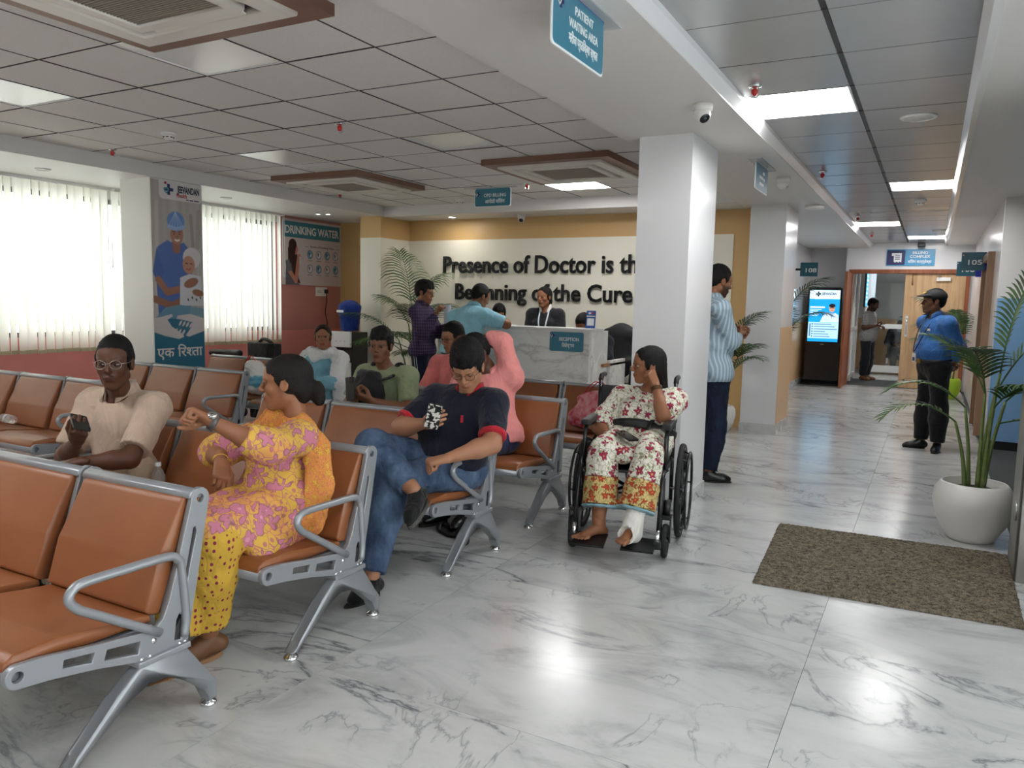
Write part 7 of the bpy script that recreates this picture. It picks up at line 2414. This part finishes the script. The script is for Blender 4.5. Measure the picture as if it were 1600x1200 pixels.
# wall screens
def wall_screen(label, x0, x1, y0, y1, z0, z1, c):
    t = empty('wall_screen', ((x0 + x1) / 2, (y0 + y1) / 2, z0), label=label, cat='screen', group='wall screens')
    box('bezel', x0, x1, y0, y1, z0, z1, M_BLACK, t, bev=.004)
    return t


t = wall_screen('screen on the corridor left wall showing a blue advert', -2.128, -2.09, 12.9, 14.0, 1.13, 1.75, None)
B = Print(1.06, .58, 60, 34, (120, 190, 226)); B.rect(0, 1.06, .4, .58, (206, 232, 244)); B.ell(.7, .22, .12, .14, (206, 216, 230)); B.ell(.7, .36, .06, .07, (190, 140, 118)); B.rect(0, 1.06, 0, .08, (30, 140, 200))
B.build('screen', frame_m((-2.088, 12.92, 1.15), (0, 1, 0), (0, 0, 1)), SCREEN, t)
t = wall_screen('queue screen glowing blue inside the billing room', -1.30, -1.26, 17.9, 18.5, 1.45, 2.45, None)
B = Print(.56, .96, 28, 48, (40, 150, 206))
for i in range(9): B.rect(.05, .5, .08 + i * .09, .12 + i * .09, (150, 214, 240), 0, .8)
B.build('screen', frame_m((-1.258, 17.92, 1.47), (0, 1, 0), (0, 0, 1)), SCREEN, t)
nb = empty('notice', (-2.12, 12.2, .85), label='white notice sheets on the left wall below the screen', cat='notice')
box('sheet', -2.13, -2.126, 12.0, 12.45, .72, 1.22, M_WHITEP, nb)
boxes('text_line', [(-2.1262, -2.1255, 12.04, 12.04 + random.uniform(.2, .36), .78 + i * .05, .79 + i * .05) for i in range(8)], M_GREYP, nb)

# ------------------------------------------------------------------ on and behind the counter
qs = empty('payment_stand', (-3.11, 7.45, 1.15), label='blue payment stand on the right end of the counter', cat='stand')
Mq = frame_m((-3.11, 7.44, 1.15), (1, 0, 0), (0, .12, 1))
plate('card', [rrect(-.052, .052, .0, .185, .006)], .005, mat('stand_blue', (52, 92, 170), .35), qs, Mq)
plate('foot', [rrect(-.05, .05, -.045, .045, .006)], .005, M_ACRY, qs, Matrix.Translation((-3.11, 7.47, 1.1525)))
plate('white_field', [rrect(-.038, .038, .03, .105, .003)], .001, M_LET, qs, Mq @ Matrix.Translation((0, 0, .0035)))
plate('white_band', [rrect(-.048, .048, .122, .132, .002)], .001, M_LET, qs, Mq @ Matrix.Translation((0, 0, .0035)))
plate('mark', [rrect(-.03, .0, .148, .168, .004)], .001, M_LET, qs, Mq @ Matrix.Translation((0, 0, .0035)))
plate('mark', [rrect(.006, .03, .148, .168, .008)], .001, mat('mark_red', (196, 70, 90), .4), qs, Mq @ Matrix.Translation((0, 0, .0035)))
for x, y_, r_, lab in ((-4.35, 7.4, .2, 'white sheet of paper under the arm of the man in light blue'), (-4.72, 7.42, -.3, 'folded white form before the man in checked shirt'), (-4.18, 7.5, .1, 'white register lying beside the seated clerk')):
    t = empty('paper', (x, y_, 1.151), r_, label=lab, cat='paper', group='papers on the counter')
    o = box('sheet', -.105, .105, -.148, .148, 0, .003, M_LET, t)
    o.matrix_parent_inverse = Matrix.Identity(4)
pe = empty('paper', (-4.60, 7.05, 1.2), label='curled grey sheet in the raised hand of the man in checked shirt', cat='paper')
mesh('sheet', [(-4.62 + .05 * math.sin(i * .5), 6.98 + .018 * i, z_) for z_ in (1.16, 1.36) for i in range(9)], [(i, i + 1, i + 10, i + 9) for i in range(8)], mat('thin_paper', (176, 180, 190), .7), pe, True)
oc = empty('office_chair', (-3.2, 8.5, 0), label='black office chair under the person bent over at the counter end', cat='chair')
V, F = solid([Cone((-3.42, 8.66, .72), .06, (-3.02, 8.64, .72), .06, V3(0, 1, 0), .5), Cone((-3.40, 8.69, 1.04), .08, (-3.06, 8.67, 1.04), .08, V3(0, 1, 0), .4), Cone((-3.24, 8.66, .7), .18, (-3.23, 8.69, 1.0), .19, V3(0, 1, 0), .2)], .015, .05)
to_obj('backrest', V, F, mat('mesh_black', (24, 24, 26), .6), oc)
V, F = solid([Cone((-3.42, 8.42, .46), .07, (-3.05, 8.40, .46), .07, V3(0, 0, 1), .5), Cone((-3.36, 8.35, .46), .14, (-3.12, 8.5, .46), .14, V3(0, 0, 1), .25)], .015, .05)
to_obj('seat', V, F, mat('mesh_black', (24, 24, 26), .6), oc)
for x in (-3.50, -2.98):
    tube('armrest', [(x, 8.62, .5), (x, 8.6, .70), (x, 8.36, .70), (x, 8.34, .48)], .016, M_BLACK, oc, 8)
lathe('column', [(0, .06), (.03, .06), (.03, .42), (0, .42)], M_CHROME, oc, 14, (-3.23, 8.44, 0))
for k in range(5):
    a = k * 2 * math.pi / 5
    tube('base_spoke', [(-3.23, 8.44, .1), (-3.23 + .27 * math.cos(a), 8.44 + .27 * math.sin(a), .07)], [.022, .014], M_BLACK, oc, 6)
    lathe('castor', [(0, -.012), (.028, -.012), (.028, .012), (0, .012)], M_BLACK, oc, 12, (-3.23 + .27 * math.cos(a), 8.44 + .27 * math.sin(a), .028), aim((math.sin(a), -math.cos(a), 0)))
fc = empty('armchair', (-.6, 19.3, 0), label='grey visitor chair under the seated person in the far room', cat='chair')
box('seat', -.85, -.35, 19.0, 19.5, .34, .43, mat('grey_fabric', (108, 106, 104), .8), fc, bev=.02)
box('backrest', -.85, -.35, 19.42, 19.5, .43, .86, mat('grey_fabric', (108, 106, 104), .8), fc, bev=.02)
boxes('leg', [(x, x + .04, y_, y_ + .04, 0, .34) for x in (-.84, -.4) for y_ in (19.02, 19.44)], M_CHROME, fc)

# ------------------------------------------------------------------ bags
pb = empty('tote_bag', (-2.28, 5.42, .43), label='red and pink tote bag leaning on the end seat of the rear bench', cat='bag')
n = NT('pink_print_bag', .6)
vv = n.n('TexNoise', Vector=n.vmap('Object', (1, 1, 1)), Scale=22., Detail=3.)
n.color(n.ramp(vv.outputs[0], (.35, (196, 60, 84)), (.5, (220, 130, 140)), (.65, (226, 168, 168))))
V, F = solid([Cone((-2.42, 5.52, .50), .045, (-2.12, 5.52, .50), .045, V3(0, 1, 0), 1), Cone((-2.40, 5.58, .66), .03, (-2.22, 5.57, .72), .03), Cone((-2.4, 5.54, .52), .06, (-2.31, 5.58, .66), .05), Cone((-2.14, 5.54, .52), .06, (-2.24, 5.58, .66), .05), Ell((-2.26, 5.53, .52), (.15, .06, .09))], .012, .05)
to_obj('body', wrinkle(relax(V, F), F, .014, 34, 2), F, n.m, pb)
for dx in (0, .03):
    tube('handle', [(-2.38 + dx, 5.585, .68), (-2.33 + dx, 5.59, .76), (-2.28 + dx, 5.60, .80), (-2.235 + dx, 5.59, .78), (-2.22 + dx, 5.57, .70)], .013, mat('red_strap', (190, 28, 54), .5), pb, 6, curve=5, flat=.3)
sb = empty('shopping_bag', (-5.92, 5.56, .43), label='white and blue plastic shopping bag on the bench beside the veiled woman', cat='bag')
n = NT('printed_plastic', .3)
vz = n.n('SeparateXYZ'); n.link(n.tc.outputs['Object'], vz.inputs[0])
nz = n.n('TexNoise', Vector=n.tc.outputs['Object'], Scale=9., Detail=2.)
n.color(n.ramp(n.math('ADD', vz.outputs[2], n.math('MULTIPLY', nz.outputs[0], .12)), (.50, (214, 214, 214)), (.57, (210, 212, 214)), (.59, (80, 150, 176)), (.66, (88, 160, 186)), (.68, (222, 222, 222)), (.82, (220, 216, 210)), (.84, (206, 96, 70))))
V, F = solid([Ell((-5.90, 5.57, .54), (.18, .12, .125)), Cone((-6.0, 5.57, .66), .06, (-5.78, 5.57, .64), .06), Ell((-5.95, 5.56, .72), (.1, .07, .06))], .013, .06, cuts=[((0, 0, .425), (0, 0, -1))])
to_obj('body', wrinkle(relax(V, F), F, .016, 38, 6), F, n.m, sb)
tube('handle', [(-6.02, 5.55, .74), (-5.99, 5.53, .80), (-5.94, 5.53, .81), (-5.90, 5.55, .75)], .012, mat('red_plastic_handle', (200, 70, 50), .4), sb, 6, curve=5, flat=.4)
bb = empty('black_bag', (-6.67, 6.4, 0), label='upright black bag behind the bench near the blinds', cat='bag')
box('body', -6.83, -6.52, 6.3, 6.52, .02, .88, M_NYLON, bb, bev=.03, seg=3, smooth=True)
box('flap', -6.835, -6.515, 6.288, 6.4, .72, .89, M_NYLON, bb, bev=.02, seg=3, smooth=True)
tube('handle', [(-6.76, 6.38, .86), (-6.66, 6.36, .93), (-6.56, 6.36, .91), (-6.50, 6.36, .87)], .018, M_BLACK, bb, 8, curve=4)
fw_ = empty('folded_stroller', (-7.2, 6.3, 0), label='dark folded frame with padded top behind the bench below the blinds', cat='stroller')
V, F = solid([Cone((-7.42, 6.3, .74), .04, (-6.98, 6.3, .75), .045)], .014, .02)
to_obj('padded_bar', V, F, M_VINYL, fw_)
for x in (-7.36, -7.05):
    tube('frame_tube', [(x, 6.3, .74), (x, 6.36, .3), (x, 6.42, .03)], .012, M_WBLK, fw_, 8)
    lathe('wheel', [(0, -.012), (.05, -.012), (.05, .012), (0, .012)], M_TYRE, fw_, 18, (x, 6.42, .05), aim((1, 0, 0)))

# ------------------------------------------------------------------ bottles and slippers
n = NT('clear_plastic', .08, .5)
n.b.inputs['Base Color'].default_value = (*lin((225, 228, 230)), 1)
n.b.inputs['Transmission Weight'].default_value = .7
n.b.inputs['Alpha'].default_value = .55
M_PET = n.m


def bottle(label, loc, d, s=1):
    M = aim(d)
    t = empty('water_bottle', loc, label=label, cat='bottle', group='plastic bottles')
    lathe('body', [(0, 0), (.028 * s, 0), (.032 * s, .01 * s), (.032 * s, .05 * s), (.029 * s, .055 * s), (.032 * s, .06 * s), (.032 * s, .10 * s), (.029 * s, .105 * s), (.032 * s, .11 * s), (.032 * s, .145 * s), (.022 * s, .175 * s), (.012 * s, .19 * s), (.012 * s, .20 * s)], M_PET, t, 20, loc, M)
    lathe('cap', [(0, .215 * s), (.014 * s, .215 * s), (.0145 * s, .198 * s)], mat('white_cap', (226, 228, 230), .4), t, 14, loc, M)
    lathe('label', [(.0325 * s, .065 * s), (.0325 * s, .095 * s)], mat('bottle_label', (206, 208, 212), .4), t, 20, loc, M)


bottle('crumpled empty bottle lying on the bench by the windows', (-5.93, 3.22, .462), (-1, .05, 0), 1.0)
bottle('clear bottle standing on the bench beside the young man in beige', (-3.165, 2.36, .405), (0, 0, 1), 1.0)
for k, (x, y_, a) in enumerate(((-2.52, 3.86, 2.5), (-2.36, 3.80, 2.2))):
    t = empty('slipper', (x, y_, 0), label='black slipper under the bench, %s of the pair' % ('left' if k == 0 else 'right'), cat='slipper', group='pair of black slippers')
    Ms_ = Matrix.Translation((x, y_, 0)) @ Matrix.Rotation(a, 4, 'Z')
    pts = [(.13 * math.cos(th), (.045 if math.cos(th) > 0 else .038) * math.sin(th)) for th in np.linspace(0, 2 * math.pi, 25)[:-1]]
    o = prism('sole', pts, 'z', 0, .02, M_SOLE, t, bev=.004); o.data.transform(Ms_)
    o = tube('strap', [(.02, -.045, .012), (.05, -.02, .045), (.075, 0, .04), (.05, .02, .045), (.02, .045, .012)], .014, M_BLACK, t, 6, curve=4, flat=.4); o.data.transform(Ms_)
    if k == 0:
        pass
